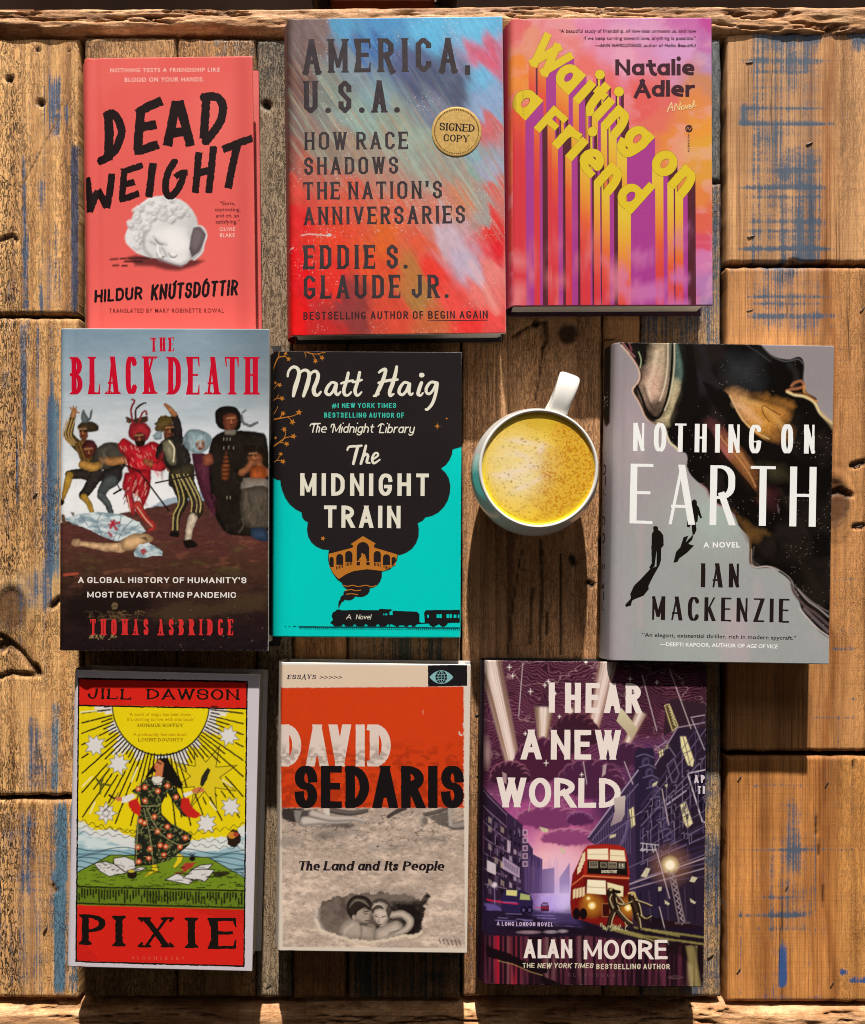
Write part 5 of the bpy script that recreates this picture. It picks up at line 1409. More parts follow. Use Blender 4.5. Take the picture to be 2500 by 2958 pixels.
# mourners on the right
fig([(880, 830), (960, 830), (1020, 900), (1080, 1190), (1020, 1210), (950, 1100), (900, 940)], '4a2030')
fig([(1030, 720), (1090, 690), (1180, 688), (1290, 700), (1345, 740), (1365, 1000), (1362, 1300), (1150, 1335), (1060, 1280), (1010, 1150), (985, 880), (1000, 760)], '1d1713', 10)
fig([(825, 745), (860, 690), (930, 684), (1000, 720), (1000, 770), (960, 820), (900, 830), (850, 800)], '8fa6ae'); fig([(905, 765), (940, 745), (965, 765), (955, 805), (920, 808)], '99603f'); B.line([(860, 700), (850, 760), (880, 810)], 6, C('5f757e'), .8, 5, curve=True); B.line([(930, 690), (910, 740)], 6, C('6a808a'), .8, 5)
fig([(945, 850), (1000, 830), (1015, 890), (960, 905)], '8d4c38')
fig([(1030, 640), (1030, 570), (1080, 540), (1150, 545), (1185, 590), (1190, 640), (1160, 690), (1060, 680)], '17120f', 8); fig([(1075, 600), (1120, 580), (1160, 600), (1160, 660), (1110, 700), (1080, 670)], '79402c'); fig([(1085, 690), (1150, 685), (1145, 715), (1090, 715)], 'a59a8a', a=.8)
B.line([(1190, 600), (1200, 640), (1240, 660), (1285, 640)], 18, C('46484c'), .9, 8, 6, curve=True); B.line([(1195, 580), (1215, 565)], 12, C('46484c'), .8, 8)
fig([(1095, 810), (1115, 900), (1110, 985), (1070, 985), (1070, 890)], '8d4a2a', a=.9)
for yy in range(840, 980, 26): B.line([(1072, yy), (1112, yy)], 8, C('1d1713'), .9, 4)
for yy, xx in ((735, 1080), (735, 1100), (735, 1120), (790, 1080), (786, 1110), (790, 1140), (1095, 1100), (1095, 1120)): B.line([(xx, yy), (xx, yy + 14)], 6, C('8d8478'), .8, 3)
fig([(1205, 790), (1260, 780), (1320, 800), (1350, 880), (1300, 910), (1220, 860)], '24170f', a=.9); fig([(1225, 850), (1290, 830), (1320, 870), (1280, 910), (1240, 900)], '93583a'); limb([(1190, 950, 44), (1230, 920, 44), (1250, 880, 34)], 44, '8d5638'); limb([(1345, 950, 50), (1310, 920, 44), (1290, 880, 36)], 44, '8a5236')
fig([(1240, 920), (1330, 910), (1335, 990), (1250, 1000)], '9a4a20'); fig([(1200, 980), (1330, 985), (1355, 1010), (1350, 1060), (1190, 1060)], '8d8579', a=.8)
fig([(1190, 1050), (1350, 1040), (1362, 1250), (1320, 1300), (1230, 1290), (1180, 1180)], '4f463c'); fig([(1240, 1290), (1340, 1290), (1350, 1370), (1260, 1350)], '2b3d54')
for fx, fy in ((212, 700), (250, 822), (560, 738), (748, 690), (936, 776), (1126, 632), (1262, 850)):
    B.line([(fx - 16, fy - 6), (fx - 6, fy - 8)], 8, C('1d0f0a'), .8, 5); B.line([(fx + 6, fy - 7), (fx + 16, fy - 4)], 8, C('1d0f0a'), .8, 5)
    B.line([(fx, fy - 4), (fx + 2, fy + 10)], 7, C('b57a50'), .7, 6); B.line([(fx - 8, fy + 22), (fx + 10, fy + 22)], 7, C('2a120c'), .8, 5); B.line([(fx - 24, fy - 18), (fx + 20, fy - 22)], 9, C('d09a6c'), .45, 10)
rf = random.Random(21)
for (x0, x1, y0, y1, c_, k_) in ((1010, 1340, 760, 1290, '3a302a', 26), (900, 1060, 880, 1180, '6d3448', 16), (1190, 1350, 1060, 1270, '6d6254', 16), (560, 720, 780, 930, 'd0303a', 14), (480, 620, 960, 1090, 'c23038', 12), (320, 470, 780, 930, '5f5a50', 12), (690, 860, 760, 920, '3c3632', 12), (840, 980, 700, 800, 'b4c6cc', 10)):
    for i in range(k_):
        px, py = rf.uniform(x0, x1), rf.uniform(y0, y1); L_ = rf.uniform(30, 90)
        B.line([(px, py), (px + rf.uniform(-14, 14), py + L_ * .5), (px + rf.uniform(-22, 22), py + L_)], rf.uniform(5, 12), C(c_) if i % 2 else C(c_) * .3, .45, 12, 3, curve=True)
# shrouded body
fig([(78, 1205), (100, 1210), (112, 1260), (84, 1262)], '6d4c36'); fig([(135, 1190), (155, 1195), (155, 1225)], '6d4c36')
def sheet(X, Y):
    n = fbm(X / 70 + Y / 60, Y / 30 - X / 90, 4, 53)[..., None]
    return mix(C('7f96a2'), C('d6e2e6'), sstep(.3, .68, n))
B.poly([(100, 1232), (180, 1205), (300, 1190), (450, 1205), (560, 1255), (600, 1310), (560, 1330), (420, 1372), (330, 1340), (240, 1292), (140, 1260)], sheet, 1, 6, 4)
for l in ([(330, 1195), (300, 1260), (330, 1330)], [(450, 1210), (430, 1300), (400, 1360)], [(200, 1210), (240, 1270)], [(520, 1240), (470, 1290), (430, 1360)], [(560, 1270), (500, 1310)]): B.line(l, 7, C('6b7f8a'), .8, 6, curve=True)
for l in ([(375, 1270), (440, 1255)], [(390, 1250), (420, 1300)], [(405, 1245), (380, 1290)], [(375, 1320), (390, 1340)]): B.line(l, 15, C('a81f30'), .9, 6, 6, 8)
limb([(160, 1380, 40), (200, 1385, 30), (330, 1405, 46), (450, 1410, 64)], 44, 'c9a37c'); fig([(150, 1360), (190, 1358), (195, 1395), (155, 1400)], 'c39c78')
fig([(440, 1370), (520, 1325), (620, 1330), (645, 1365), (600, 1390), (540, 1420), (460, 1425)], 'bd9870'); fig([(560, 1350), (600, 1345), (610, 1370)], '5a3a28', a=.8)
B.poly([(528, 1440), (560, 1390), (620, 1380), (670, 1410), (705, 1435), (700, 1460), (640, 1460), (590, 1475), (535, 1465)], sheet, 1, 5, 4); B.poly([(560, 1430), (590, 1415), (610, 1440), (580, 1455)], C('a01f30'), .9, 6, 6)
B.line([(98, 1578), (180, 1570)], 16, C('a84a38'), .9, 5); B.line([(130, 1586), (150, 1590)], 8, C('1c1012'), .9, 4)
# bones in the dark foreground
B.poly([(90, 1720), (300, 1650), (560, 1680), (640, 1740), (560, 1830), (400, 1840), (240, 1900), (100, 1860)], C('171010'), .75, 60, 30)
B.poly([(600, 1820), (800, 1740), (1000, 1760), (1200, 1700), (1340, 1690), (1340, 1790), (1000, 1830), (760, 1880)], C('4c3a28'), .6, 40, 30)
for i in range(60):
    a_ = random.Random(i + 7); px = 230 + a_.random() ** .8 * 330; py = 1790 + a_.random() * 60 + (px - 230) * .02; L_ = 14 + a_.random() * 46; g_ = a_.random() * 3.1
    B.line([(px, py), (px + L_ * math.cos(g_), py + L_ * .5 * math.sin(g_))], 5, C('8a6d48'), .10 + .38 * a_.random(), 6)
B.ell(408, 1766, 17, 18, C('7d6748'), .8, 10, 0, 5); B.ell(403, 1770, 5, 6, C('241812'), .8, 5); B.ell(414, 1769, 5, 6, C('241812'), .8, 5); B.line([(398, 1786), (418, 1784)], 9, C('7d6748'), .7, 6)
for i in range(26):
    a_ = random.Random(i + 70); px = 240 + a_.random() * 190; py = 1950 + a_.random() * 26
    B.line([(px, py), (px + 24 * (a_.random() - .3), py - 18 * a_.random())], 6, C('a08a5c'), .6, 4)
for i in range(30):
    a_ = random.Random(i + 300); B.ell(700 + a_.random() * 640, 1760 + a_.random() * 270, 2.6, 2.4, C('b0a494'), .7 * a_.random(), 3)
redt = C('c40d2c')
B.text('THE', 634, 772, 118, 204, redt, tv=.17, th=.07, serif=.06, st=.045, gap=.26, rise=2)
kw = dict(tv=.135, th=.05, serif=.05, st=.035, gap=.185, R=.3)
B.text('BLACK', 142, 660, 236, 467, redt, rise=3, **kw)
B.text('DEATH', 738, 1290, 236, 468, redt, rise=0, **kw)
wt = C('e9e4e0')
B.text("A GLOBAL HISTORY OF HUMANITY'S", 184, 1219, 1591, 1627, wt, tv=.21, th=.17, gap=.24, sp=.6, R=.3, rise=-2)
B.text('MOST DEVASTATING PANDEMIC', 240, 1154, 1682, 1717, wt, tv=.21, th=.17, gap=.24, sp=.6, R=.3, rise=-2)
kw = dict(tv=.14, th=.06, serif=.06, st=.05, gap=.34, R=.25)
B.text('THOMAS', 262, 616, 1850, 1948, C('cf2f30'), **kw); B.text('ASBRIDGE', 676, 1136, 1850, 1949, C('cf2f30'), **kw)
B.rgb *= (1 - .3 * np.exp(-((X - 62) / 26) ** 2))[..., None]  # painted shade: print colours darkened along the spine hinge
BD = B
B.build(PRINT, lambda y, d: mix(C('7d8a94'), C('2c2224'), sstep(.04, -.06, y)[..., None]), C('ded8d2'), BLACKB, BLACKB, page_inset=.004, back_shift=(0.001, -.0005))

# ---- black smoke over teal, with a steam train
B = Book('black and teal book with a steam train puffing a huge black smoke cloud',
         (760, 980, 1360, 1880), 1391, [(60, 86), (1333, 84), (1318, 2001), (58, 1986)], 0.0242, step=3.0)
X, Y = B.X, B.Y
teal = C('02ccc6'); blk = C('1f1b1c')
B.fill(teal)
B.rgb *= (1 - .42 * np.exp(-((X - 58) / 60) ** 2))[..., None]  # teal darkened near the spine to stand for hinge shade
def arc(p, q, bul, n=12):
    """outline bulge between p and q; bul = sagitta (zoom px), positive to the right of travel"""
    p = np.array(p, float); q = np.array(q, float); d = q - p; L_ = np.hypot(*d); nn = np.array([-d[1], d[0]]) / L_
    t = np.linspace(0, 1, n, endpoint=False)
    return [p + d * a + nn * (-bul) * (1 - (2 * a - 1) ** 2) ** .75 for a in t]
outl = [(40, 40), (1360, 40), (1360, 716), (1334, 720), (1270, 738)]
outl += [(1266, 770), (1250, 808), (1226, 842), (1192, 866)]
outl += [(1222, 894), (1244, 930), (1255, 980), (1252, 1030), (1238, 1080), (1212, 1124), (1176, 1160), (1132, 1184), (1088, 1193)]
outl += [(1070, 1216), (1036, 1232)]
outl += [(1044, 1270), (1042, 1320), (1026, 1366), (998, 1404), (960, 1430), (930, 1442), (904, 1446)]
outl += [(898, 1480), (880, 1515), (850, 1542), (806, 1556), (796, 1556), (797, 1590), (784, 1625), (764, 1650), (740, 1664), (716, 1668)]
outl += [(714, 1690), (700, 1710), (670, 1726), (636, 1726), (620, 1722), (606, 1738), (586, 1749), (560, 1748), (548, 1744)]
outl += [(540, 1756), (526, 1762), (524, 1772), (516, 1780), (514, 1790), (504, 1790), (506, 1776), (508, 1768), (508, 1756), (518, 1744), (520, 1730), (528, 1718), (542, 1712), (540, 1698), (548, 1684), (566, 1676), (548, 1664), (534, 1648), (530, 1632)]
outl += [(500, 1612), (470, 1570), (448, 1525), (438, 1480), (438, 1440), (443, 1412)]
outl += [(400, 1408), (360, 1390), (326, 1362), (304, 1322), (296, 1276), (302, 1226), (280, 1214), (264, 1192), (260, 1160)]
outl += [(220, 1140), (180, 1106), (150, 1064), (130, 1014), (120, 975), (118, 946), (96, 942), (74, 930), (40, 905)]
def inkb(X, Y): return mix(C('231f20'), C('171314'), sstep(160, 60, X)[..., None])  # ink turns darker at the left, shade of the hinge in colour
B.poly(outl, inkb)
B.poly_fill([outl], inkb)
B.ellf(508, 1797, 4, 4, blk)
gold = C('b9742a')
def leaf(cx, cy, rr, a0):
    pts = []
    for i in range(10):
        q = rr * (1.0 if i % 2 == 0 else .45); a = a0 + i * math.pi / 5
        pts.append((cx + q * math.cos(a), cy + q * math.sin(a)))
    B.poly_fill([pts], gold)
bw = [[(66, 195, 10), (92, 140, 8), (110, 120, 7), (150, 115, 5), (170, 130, 4)], [(105, 125, 6), (108, 95, 4), (112, 80, 3)], [(140, 112, 4), (150, 95, 3)],
      [(275, 82, 6), (286, 100, 4), (288, 122, 2)], [(285, 80, 8), (320, 95, 6), (370, 98, 5), (418, 80, 4)], [(330, 98, 5), (345, 120, 4), (352, 140, 3)], [(370, 98, 4), (385, 112, 3)],
      [(72, 330, 4), (90, 310, 3), (100, 300, 3)], [(70, 405, 7), (95, 395, 5), (122, 395, 4)], [(90, 398, 4), (105, 372, 3)], [(70, 498, 6), (92, 470, 4), (98, 450, 3)],
      [(70, 535, 11), (110, 530, 8), (160, 520, 6), (205, 512, 5), (240, 492, 4)], [(110, 530, 6), (132, 500, 4)], [(165, 520, 6), (185, 535, 4), (198, 552, 3)],
      [(70, 715, 10), (110, 690, 8), (150, 660, 6), (205, 650, 4)], [(130, 680, 6), (150, 640, 5), (145, 605, 3)], [(110, 690, 6), (150, 695, 4)], [(75, 820, 6), (100, 810, 5), (130, 815, 3)], [(95, 812, 4), (112, 780, 3)]]
B.strokes(bw, 5, gold, curve=True)
for cx, cy, rr in ((172, 132, 18), (152, 94, 14), (352, 146, 19), (396, 124, 19), (412, 84, 12), (112, 306, 18), (82, 290, 13), (128, 396, 19), (134, 496, 19), (242, 490, 22), (198, 554, 22), (142, 602, 20), (206, 650, 21), (160, 700, 19), (84, 660, 12), (120, 768, 16), (134, 818, 20), (402, 1334, 18)):
    leaf(cx, cy, rr, random.Random(cx).random() * 3)
for cx, cy, rr in ((1168, 582, 25), (1232, 531, 12)):
    pts = []
    for i in range(16):
        q = rr * (1.0 if i % 4 == 0 else (.55 if i % 2 == 0 else .28)); a = i * math.pi / 8 - math.pi / 2
        pts.append((cx + q * math.cos(a), cy + q * math.sin(a)))
    B.poly_fill([pts], gold)
cream = C('e3e0d2')
SC_ = lambda paths, w, col=cream: B.strokes(paths, w, col, curve=True)
SC_([[(166, 246, 15), (172, 214, 17), (198, 187, 19), (228, 192, 22), (242, 222, 25), (236, 262, 28), (218, 320, 32), (204, 380, 19)]], 22)
SC_([[(240, 240, 14), (258, 216, 17), (284, 206, 19), (306, 220, 23), (310, 250, 26), (296, 310, 30), (272, 380, 20)]], 22)
SC_([[(312, 246, 14), (330, 222, 17), (354, 214, 20), (370, 238, 24), (362, 280, 27), (342, 330, 28), (346, 366, 26), (368, 374, 19), (388, 352, 14)]], 22)
SC_([[(488, 294, 18), (460, 290, 18), (432, 322, 22), (422, 356, 22), (444, 372, 18), (470, 348, 18), (492, 300, 22), (486, 350, 22), (500, 372, 18), (520, 352, 12)]], 20)
SC_([[(572, 226, 20), (560, 280, 22), (542, 340, 24), (550, 372, 20), (572, 374, 15), (592, 354, 12)], [(524, 296, 14), (560, 284, 18), (604, 276, 14)]], 20)
SC_([[(648, 222, 20), (636, 280, 22), (618, 340, 24), (626, 372, 20), (642, 374, 15), (660, 354, 12)], [(602, 288, 14), (636, 282, 18), (662, 272, 14)]], 20)
SC_([[(778, 222, 15), (800, 206, 20), (822, 206, 22), (806, 270, 26), (780, 330, 28), (756, 378, 19)], [(744, 380, 15), (772, 366, 20)]], 20)
SC_([[(896, 184, 18), (888, 230, 24), (868, 300, 28), (850, 350, 26), (854, 378, 20), (876, 366, 12)], [(776, 292, 17), (840, 276, 20), (902, 270, 15)]], 20)
SC_([[(974, 294, 18), (946, 290, 18), (920, 322, 22), (912, 356, 22), (934, 372, 18), (960, 346, 18), (982, 300, 22), (978, 350, 22), (990, 372, 16), (1004, 362, 12)]], 20)
SC_([[(1062, 292, 22), (1048, 330, 25), (1040, 366, 24), (1056, 376, 15), (1072, 360, 11)]], 20); B.ellf(1064, 240, 18, 16, cream)
SC_([[(1164, 292, 20), (1126, 288, 18), (1098, 320, 21), (1094, 352, 20), (1114, 366, 17), (1140, 340, 17), (1166, 294, 22), (1158, 360, 22), (1136, 428, 21), (1106, 466, 19), (1092, 470, 16)]], 20)
tl = C('3fc4b4')
B.text('#1 NEW YORK TIMES'.replace('#1', 'I'), 498, 890, 428, 460, tl, tv=.17, th=.14, R=.3, gap=.2, sp=.55) if False else None
B.ft('#1', 462, 508, 428, 460, tl, .02); B.text('NEW YORK TIMES', 530, 892, 427, 460, tl, tv=.18, th=.15, R=.3, gap=.24, sp=.55)
B.text('BESTSELLING AUTHOR OF', 411, 945, 491, 525, tl, tv=.18, th=.15, R=.3, gap=.24, sp=.55, rise=-1)
def script(txt, x0, x1, yt, yb, **k): B.text(txt, x0, x1, yt, yb, cream, slant=.22, clip=False, rc=True, R=.3, gap=.1, **k)
script('Th', 318, 378, 566, 626, tv=.13); script('e', 384, 424, 566, 626, tv=.12); script('Midnight', 462, 738, 566, 627, tv=.125); script('Library', 776, 1010, 568, 629, tv=.125)
B.strokes([[(316, 580, 7), (330, 566, 8), (384, 564, 8)], [(456, 590, 6), (462, 572, 8), (478, 570, 9)], [(772, 584, 7), (784, 572, 8), (800, 566, 8), (812, 574, 6)]], 8, cream, curve=True)
SC_([[(566, 742, 12), (580, 720, 16), (640, 716, 18), (662, 712, 13)], [(636, 718, 20), (622, 770, 22), (606, 834, 18)]], 16)
SC_([[(690, 714, 17), (676, 770, 19), (656, 834, 17)], [(662, 800, 12), (690, 770, 17), (704, 782, 18), (696, 822, 18), (716, 828, 11)]], 16)
SC_([[(738, 804, 12), (770, 780, 14), (766, 762, 14), (746, 768, 16), (732, 802, 17), (744, 830, 16), (784, 806, 11)]], 14)
B.text('MIDNIGHT', 250, 1112, 897, 1047, cream, tv=.185, th=.165, R=.32, gap=.24, rise=-3)
B.text('TRAIN', 409, 922, 1113, 1262, cream, tv=.185, th=.165, R=.32, gap=.22, rise=-3, kern=.05)
# bridge in the smoke
def insm(X, Y): return np.ones(X.shape, bool)
br = [(440, 1438), (600, 1396), (606, 1382), (588, 1372), (670, 1318), (756, 1368), (742, 1382), (748, 1396), (902, 1442), (890, 1490), (862, 1528), (806, 1552), (700, 1540), (610, 1552), (560, 1572), (508, 1606), (472, 1568), (448, 1520)]
def hole(x0, x1, y0, y1):
    w_ = (x1 - x0) / 2; c_ = (x0 + x1) / 2
    return [(x0, y1)] + [(c_ - w_ * math.cos(a), y0 + w_ - w_ * math.sin(a)) for a in np.linspace(0, math.pi, 14)] + [(x1, y1)]
B.poly_fill([br, hole(628, 712, 1358, 1486), hole(551, 600, 1418, 1492), hole(492, 538, 1438, 1510), hole(742, 790, 1418, 1494), hole(804, 852, 1440, 1512), hole(446, 474, 1458, 1526), hole(862, 890, 1458, 1515)], gold)
rails = []
for x0, x1, ya, yb in ((552, 600, 1497, 1488), (488, 538, 1520, 1505), (742, 790, 1492, 1500), (806, 850, 1508, 1522), (628, 650, 1490, 1490), (694, 714, 1490, 1490)):
    for i in range(5):
        f = (i + .5) / 5; rails.append([(x0 + (x1 - x0) * f, ya + (yb - ya) * f + 2), (x0 + (x1 - x0) * f, ya + (yb - ya) * f + 24)])
B.strokes(rails, 5, blk, round_caps=False)
B.strokes([[(668, 1445, 12), (664, 1478, 26)], [(680, 1450, 10), (684, 1478, 22)], [(640, 1486, 6), (660, 1460, 8)]], 14, gold); B.ellf(666, 1440, 7, 8, gold); B.ellf(680, 1446, 6, 7, gold)
B.strokes([[(536, 1648), (570, 1654), (600, 1648), (640, 1656), (690, 1648), (730, 1658), (760, 1648)], [(552, 1684), (590, 1676), (620, 1684), (655, 1680)], [(560, 1708), (590, 1704), (634, 1710)]], 6, gold, curve=True)
# the train along the foot
body = [(450, 1900), (470, 1880), (460, 1850), (470, 1828), (490, 1818), (490, 1812), (515, 1808), (522, 1814), (640, 1814), (650, 1808), (662, 1814), (776, 1814), (780, 1806), (862, 1808), (862, 1818), (848, 1822), (848, 1846), (870, 1846), (868, 1818), (1030, 1824), (1048, 1840), (1048, 1892), (1062, 1900), (1084, 1898), (1080, 1830), (1092, 1814), (1330, 1812), (1330, 1896), (1240, 1898), (1228, 1916), (1190, 1918), (1180, 1906), (1160, 1918), (1122, 1918), (1110, 1902), (1040, 1906), (1020, 1914), (880, 1916), (860, 1906), (840, 1922), (480, 1922), (466, 1906)]
win = []
for x0, x1, y0, y1 in ((806, 814, 1834, 1848), (820, 834, 1834, 1848), (1100, 1112, 1842, 1864), (1164, 1178, 1838, 1866), (1182, 1198, 1838, 1866), (1230, 1246, 1838, 1866), (1250, 1266, 1838, 1866), (1278, 1296, 1842, 1866), (1306, 1316, 1842, 1866)):
    win.append([(x0, y0), (x1, y0), (x1, y1), (x0, y1)])
for cx in (540, 615, 690, 770, 840): win.append([(cx - 14, 1921), (cx - 4, 1908), (cx + 4, 1908), (cx + 14, 1921)])
B.poly_fill([body] + win, C('1b1a1c'))
for cx in (494, 576, 652, 730, 808, 900, 960, 1010, 1142, 1208): B.ellf(cx, 1910, 15, 15, C('1b1a1c'), n=16)
dn = C('12545c')
B.strokes([[(238, 1924), (1322, 1932)]], 7, dn, round_caps=False)
B.strokes([[(x0, 1930 + x0 * .007), (x0, 1938 + x0 * .007)] for x0 in range(250, 1318, 13)], 6, dn, round_caps=False)
for x0, w_ in ((150, 4), (178, 6), (212, 12)): B.ellf(x0, 1922, w_, 3, dn)
nv = lambda t_, x0, x1: B.text(t_, x0, x1, 1842, 1876, cream, slant=.2, clip=False, rc=True, R=.3, gap=.1, tv=.11)
nv('A', 556, 592); nv('Novel', 622, 722)
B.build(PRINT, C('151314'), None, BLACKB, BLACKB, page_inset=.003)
# ---- silver grey book with flowing black and amber liquid
B = Book('silver grey book with black and amber liquid shapes and two tiny walking silhouettes',
         (1700, 960, 2450, 1940), 1597, [(160, 68), (1517, 80), (1472, 2045), (124, 2012)], 0.033, rs=0.007, bulge=0.003)
X, Y = B.X, B.Y
n = fbm(X / 500, Y / 300, 4, 3)
base = mix(C('a59da2'), C('9fa3a4'), sstep(900, 1500, Y)[..., None])
base = mix(base, C('b3a6ad'), sstep(.5, .75, fbm(X / 300, Y / 700, 3, 6))[..., None])
base = mix(base, C('a9bcb6'), (.8 * np.exp(-((X - 780) / 260) ** 2 - ((Y - 1130) / 200) ** 2))[..., None])
base = mix(base, C('a9b4b2'), (.5 * sstep(1500, 1950, Y) * sstep(300, 500, X) * sstep(1000, 700, X))[..., None])
base = mix(base, C('b5a1b0'), (.5 * sstep(330, 150, X) * sstep(1100, 1900, Y))[..., None])
base *= (1 - .22 * sstep(900, 300, Y) - .10 * np.exp(-((X - 130) / 60) ** 2))[..., None]  # left edge term paints the shade at the spine hinge
base *= (.95 + .08 * fbm(X / 14, Y / 40, 3, 8))[..., None]
B.rgb = base
B.line([(325, 1180), (320, 1800)], 26, C('c9a8b4'), .35, 40)
liquid = [(190, 50), (205, 80), (250, 130), (285, 180), (312, 235), (315, 280), (300, 315), (275, 345), (275, 370), (300, 410), (325, 460), (345, 510), (375, 545), (410, 560), (440, 560), (475, 590), (490, 640), (510, 680), (540, 705), (570, 735), (600, 745), (610, 780), (605, 820), (625, 870), (655, 905), (690, 935), (725, 965), (745, 1010), (780, 1050), (830, 1075), (870, 1100), (905, 1140), (925, 1190), (955, 1225), (985, 1255), (990, 1300), (992, 1340), (990, 1400), (1000, 1435), (1030, 1450), (1080, 1446), (1130, 1452), (1180, 1480), (1220, 1510), (1245, 1545), (1255, 1590), (1290, 1640), (1310, 1700), (1340, 1750), (1380, 1790), (1420, 1840), (1480, 1880), (1540, 1900), (1540, 590), (1500, 555), (1470, 530), (1440, 500), (1410, 445), (1405, 410), (1380, 390), (1345, 370), (1330, 330), (1322, 270), (1328, 210), (1318, 165), (1290, 150), (1240, 165), (1180, 160), (1130, 140), (1090, 110), (1060, 75), (1040, 50)]
Pl = [np.array(p, float) for p in liquid]
liq = smooth(Pl + [Pl[0]], [0] * (len(Pl) + 1), 4)[0][:-1]
def liqc(X, Y):
    n = fbm(X / 160, Y / 200, 4, 13); g = fbm(X / 5, Y / 5, 2, 33)
    c = mix(C('0c0907'), C('1f1917'), sstep(.45, .75, n)[..., None])
    sp = (fbm(X / 6, Y / 6, 2, 43) > .85) & (fbm(X / 150, Y / 150, 2, 44) > .52)
    return np.where(sp[..., None], C('7d7060'), c * (.7 + .6 * g)[..., None])
B.poly(liq, liqc, 1, 5)
def glow(pts, c, a, soft, r_=16):
    cc = C(c)
    B.poly(pts, lambda X, Y: cc * (.55 + .9 * fbm(X / 6, Y / 6, 3, 33) * (.6 + .8 * fbm(X / 70, Y / 90, 3, 35)))[..., None], a, soft * 1.8, r_ * 1.6, 60)
glow([(395, 70), (500, 60), (505, 180), (490, 320), (455, 430), (410, 480), (370, 440), (330, 370), (345, 300), (380, 220)], 'b9a488', .95, 40)
glow([(350, 260), (420, 220), (470, 300), (450, 420), (400, 460), (350, 400)], 'd8b09c', .9, 60)
glow([(370, 440), (440, 400), (480, 430), (440, 500), (400, 510)], '2a1a16', .85, 40)
glow([(528, 70), (570, 70), (580, 200), (570, 330), (535, 330)], '5f7a70', .9, 40); glow([(535, 300), (560, 330), (545, 430), (505, 520), (470, 560), (440, 545), (490, 470)], 'd8c69e', .95, 34)
glow([(640, 250), (700, 260), (730, 330), (660, 360)], '2c2a30', .8, 70); glow([(880, 160), (1020, 180), (1040, 330), (940, 340), (860, 260)], '34373c', .8, 90)
glow([(862, 375), (930, 400), (1010, 395), (1080, 400), (1180, 420), (1250, 450), (1230, 520), (1160, 590), (1140, 650), (1060, 640), (1000, 600), (950, 550), (905, 470)], 'b87c38', .95, 44)
glow([(870, 380), (960, 405), (1010, 450), (1000, 540), (960, 540), (910, 460)], 'dca878', .9, 60); glow([(1000, 470), (1090, 470), (1130, 560), (1080, 620), (1010, 580)], 'd69a44', .8, 60); glow([(1140, 590), (1230, 600), (1235, 660), (1150, 655)], 'a06a34', .8, 50)
glow([(790, 600), (870, 660), (940, 740), (1010, 840), (1030, 900), (1010, 950), (950, 860), (880, 770), (800, 690)], 'a3683c', .9, 44); glow([(740, 560), (810, 610), (870, 700), (850, 780), (800, 770), (770, 680)], '7d4248', .8, 60); glow([(830, 690), (870, 720), (860, 780), (820, 770)], 'c07068', .7, 40)
glow([(1080, 820), (1180, 840), (1230, 890), (1150, 900)], '4a4430', .8, 60); glow([(1060, 960), (1150, 1000), (1140, 1070), (1080, 1040)], '4d242a', .8, 60); glow([(1010, 900), (1060, 930), (1070, 1000), (1030, 980)], '5a3a20', .7, 50)
glow([(880, 1095), (930, 1150), (990, 1200), (1090, 1230), (1120, 1250), (1050, 1260), (990, 1290), (950, 1210)], '6a4a24', .9, 26); glow([(1290, 1480), (1420, 1520), (1440, 1600), (1330, 1580)], '1f1914', .7, 80)
def cut(pts, a=1.0, soft=7):
    P_ = [np.array(p, float) for p in pts]; B.poly(smooth(P_, [0] * len(P_), 6)[0], lambda X, Y: C('100c0a') * (.7 + .6 * fbm(X / 5, Y / 5, 2, 33))[..., None], a, soft)
cut([(700, 300), (800, 340), (865, 385), (900, 450), (940, 530), (1000, 600), (1080, 660), (1150, 690), (1220, 720), (1230, 780), (1150, 790), (1060, 750), (980, 690), (900, 610), (830, 520), (760, 440)])
cut([(700, 540), (760, 620), (800, 700), (860, 780), (930, 860), (1000, 940), (1040, 1010), (980, 1000), (900, 920), (820, 840), (740, 760), (690, 660)], .95)
cut([(545, 60), (580, 200), (570, 340), (530, 450), (500, 560), (560, 640), (640, 560), (680, 400), (660, 200), (640, 60)], .92, 16)
for pts, w_, c_, a_, so_ in (([(870, 388), (905, 460), (955, 545), (1030, 610), (1110, 655)], 7, 'f0c890', .8, 7), ([(800, 620), (850, 690), (920, 770), (985, 860), (1030, 950)], 7, 'd89a62', .75, 8), ([(940, 410), (1040, 440), (1130, 500), (1200, 590)], 22, 'f0c070', .45, 36), ([(1000, 400), (1120, 430), (1230, 470), (1300, 560)], 30, '160f0a', .7, 40),
                            ([(900, 440), (980, 480), (1060, 560)], 26, 'e6b890', .5, 34), ([(860, 660), (930, 740), (990, 830)], 18, 'c88a58', .6, 22), ([(420, 120), (400, 240), (370, 330), (380, 420)], 16, 'efd9c4', .55, 26), ([(480, 100), (470, 240), (440, 360)], 14, '6d5a4a', .5, 20), ([(340, 330), (370, 420), (410, 480)], 16, '30201a', .7, 16),
                            ([(1240, 200), (1280, 260), (1270, 330)], 26, '33302f', .6, 36), ([(700, 100), (740, 240), (800, 330)], 30, '2a2a30', .5, 40), ([(1180, 980), (1260, 1100), (1340, 1240)], 26, '2a2420', .5, 40), ([(1020, 1320), (1010, 1400), (1060, 1440)], 8, '56504c', .7, 7), ([(1165, 1060), (1172, 1110)], 7, '6d5a60', .7, 6), ([(1200, 1300), (1300, 1400), (1400, 1560)], 30, '241d18', .6, 50)):
    B.line(pts, w_, C(c_), a_, so_, 3, curve=True)
edge = liq[12 * 4:62 * 4]
wave = lambda pts, o: [(p[0] + o[0], p[1] + o[1]) for p in pts]
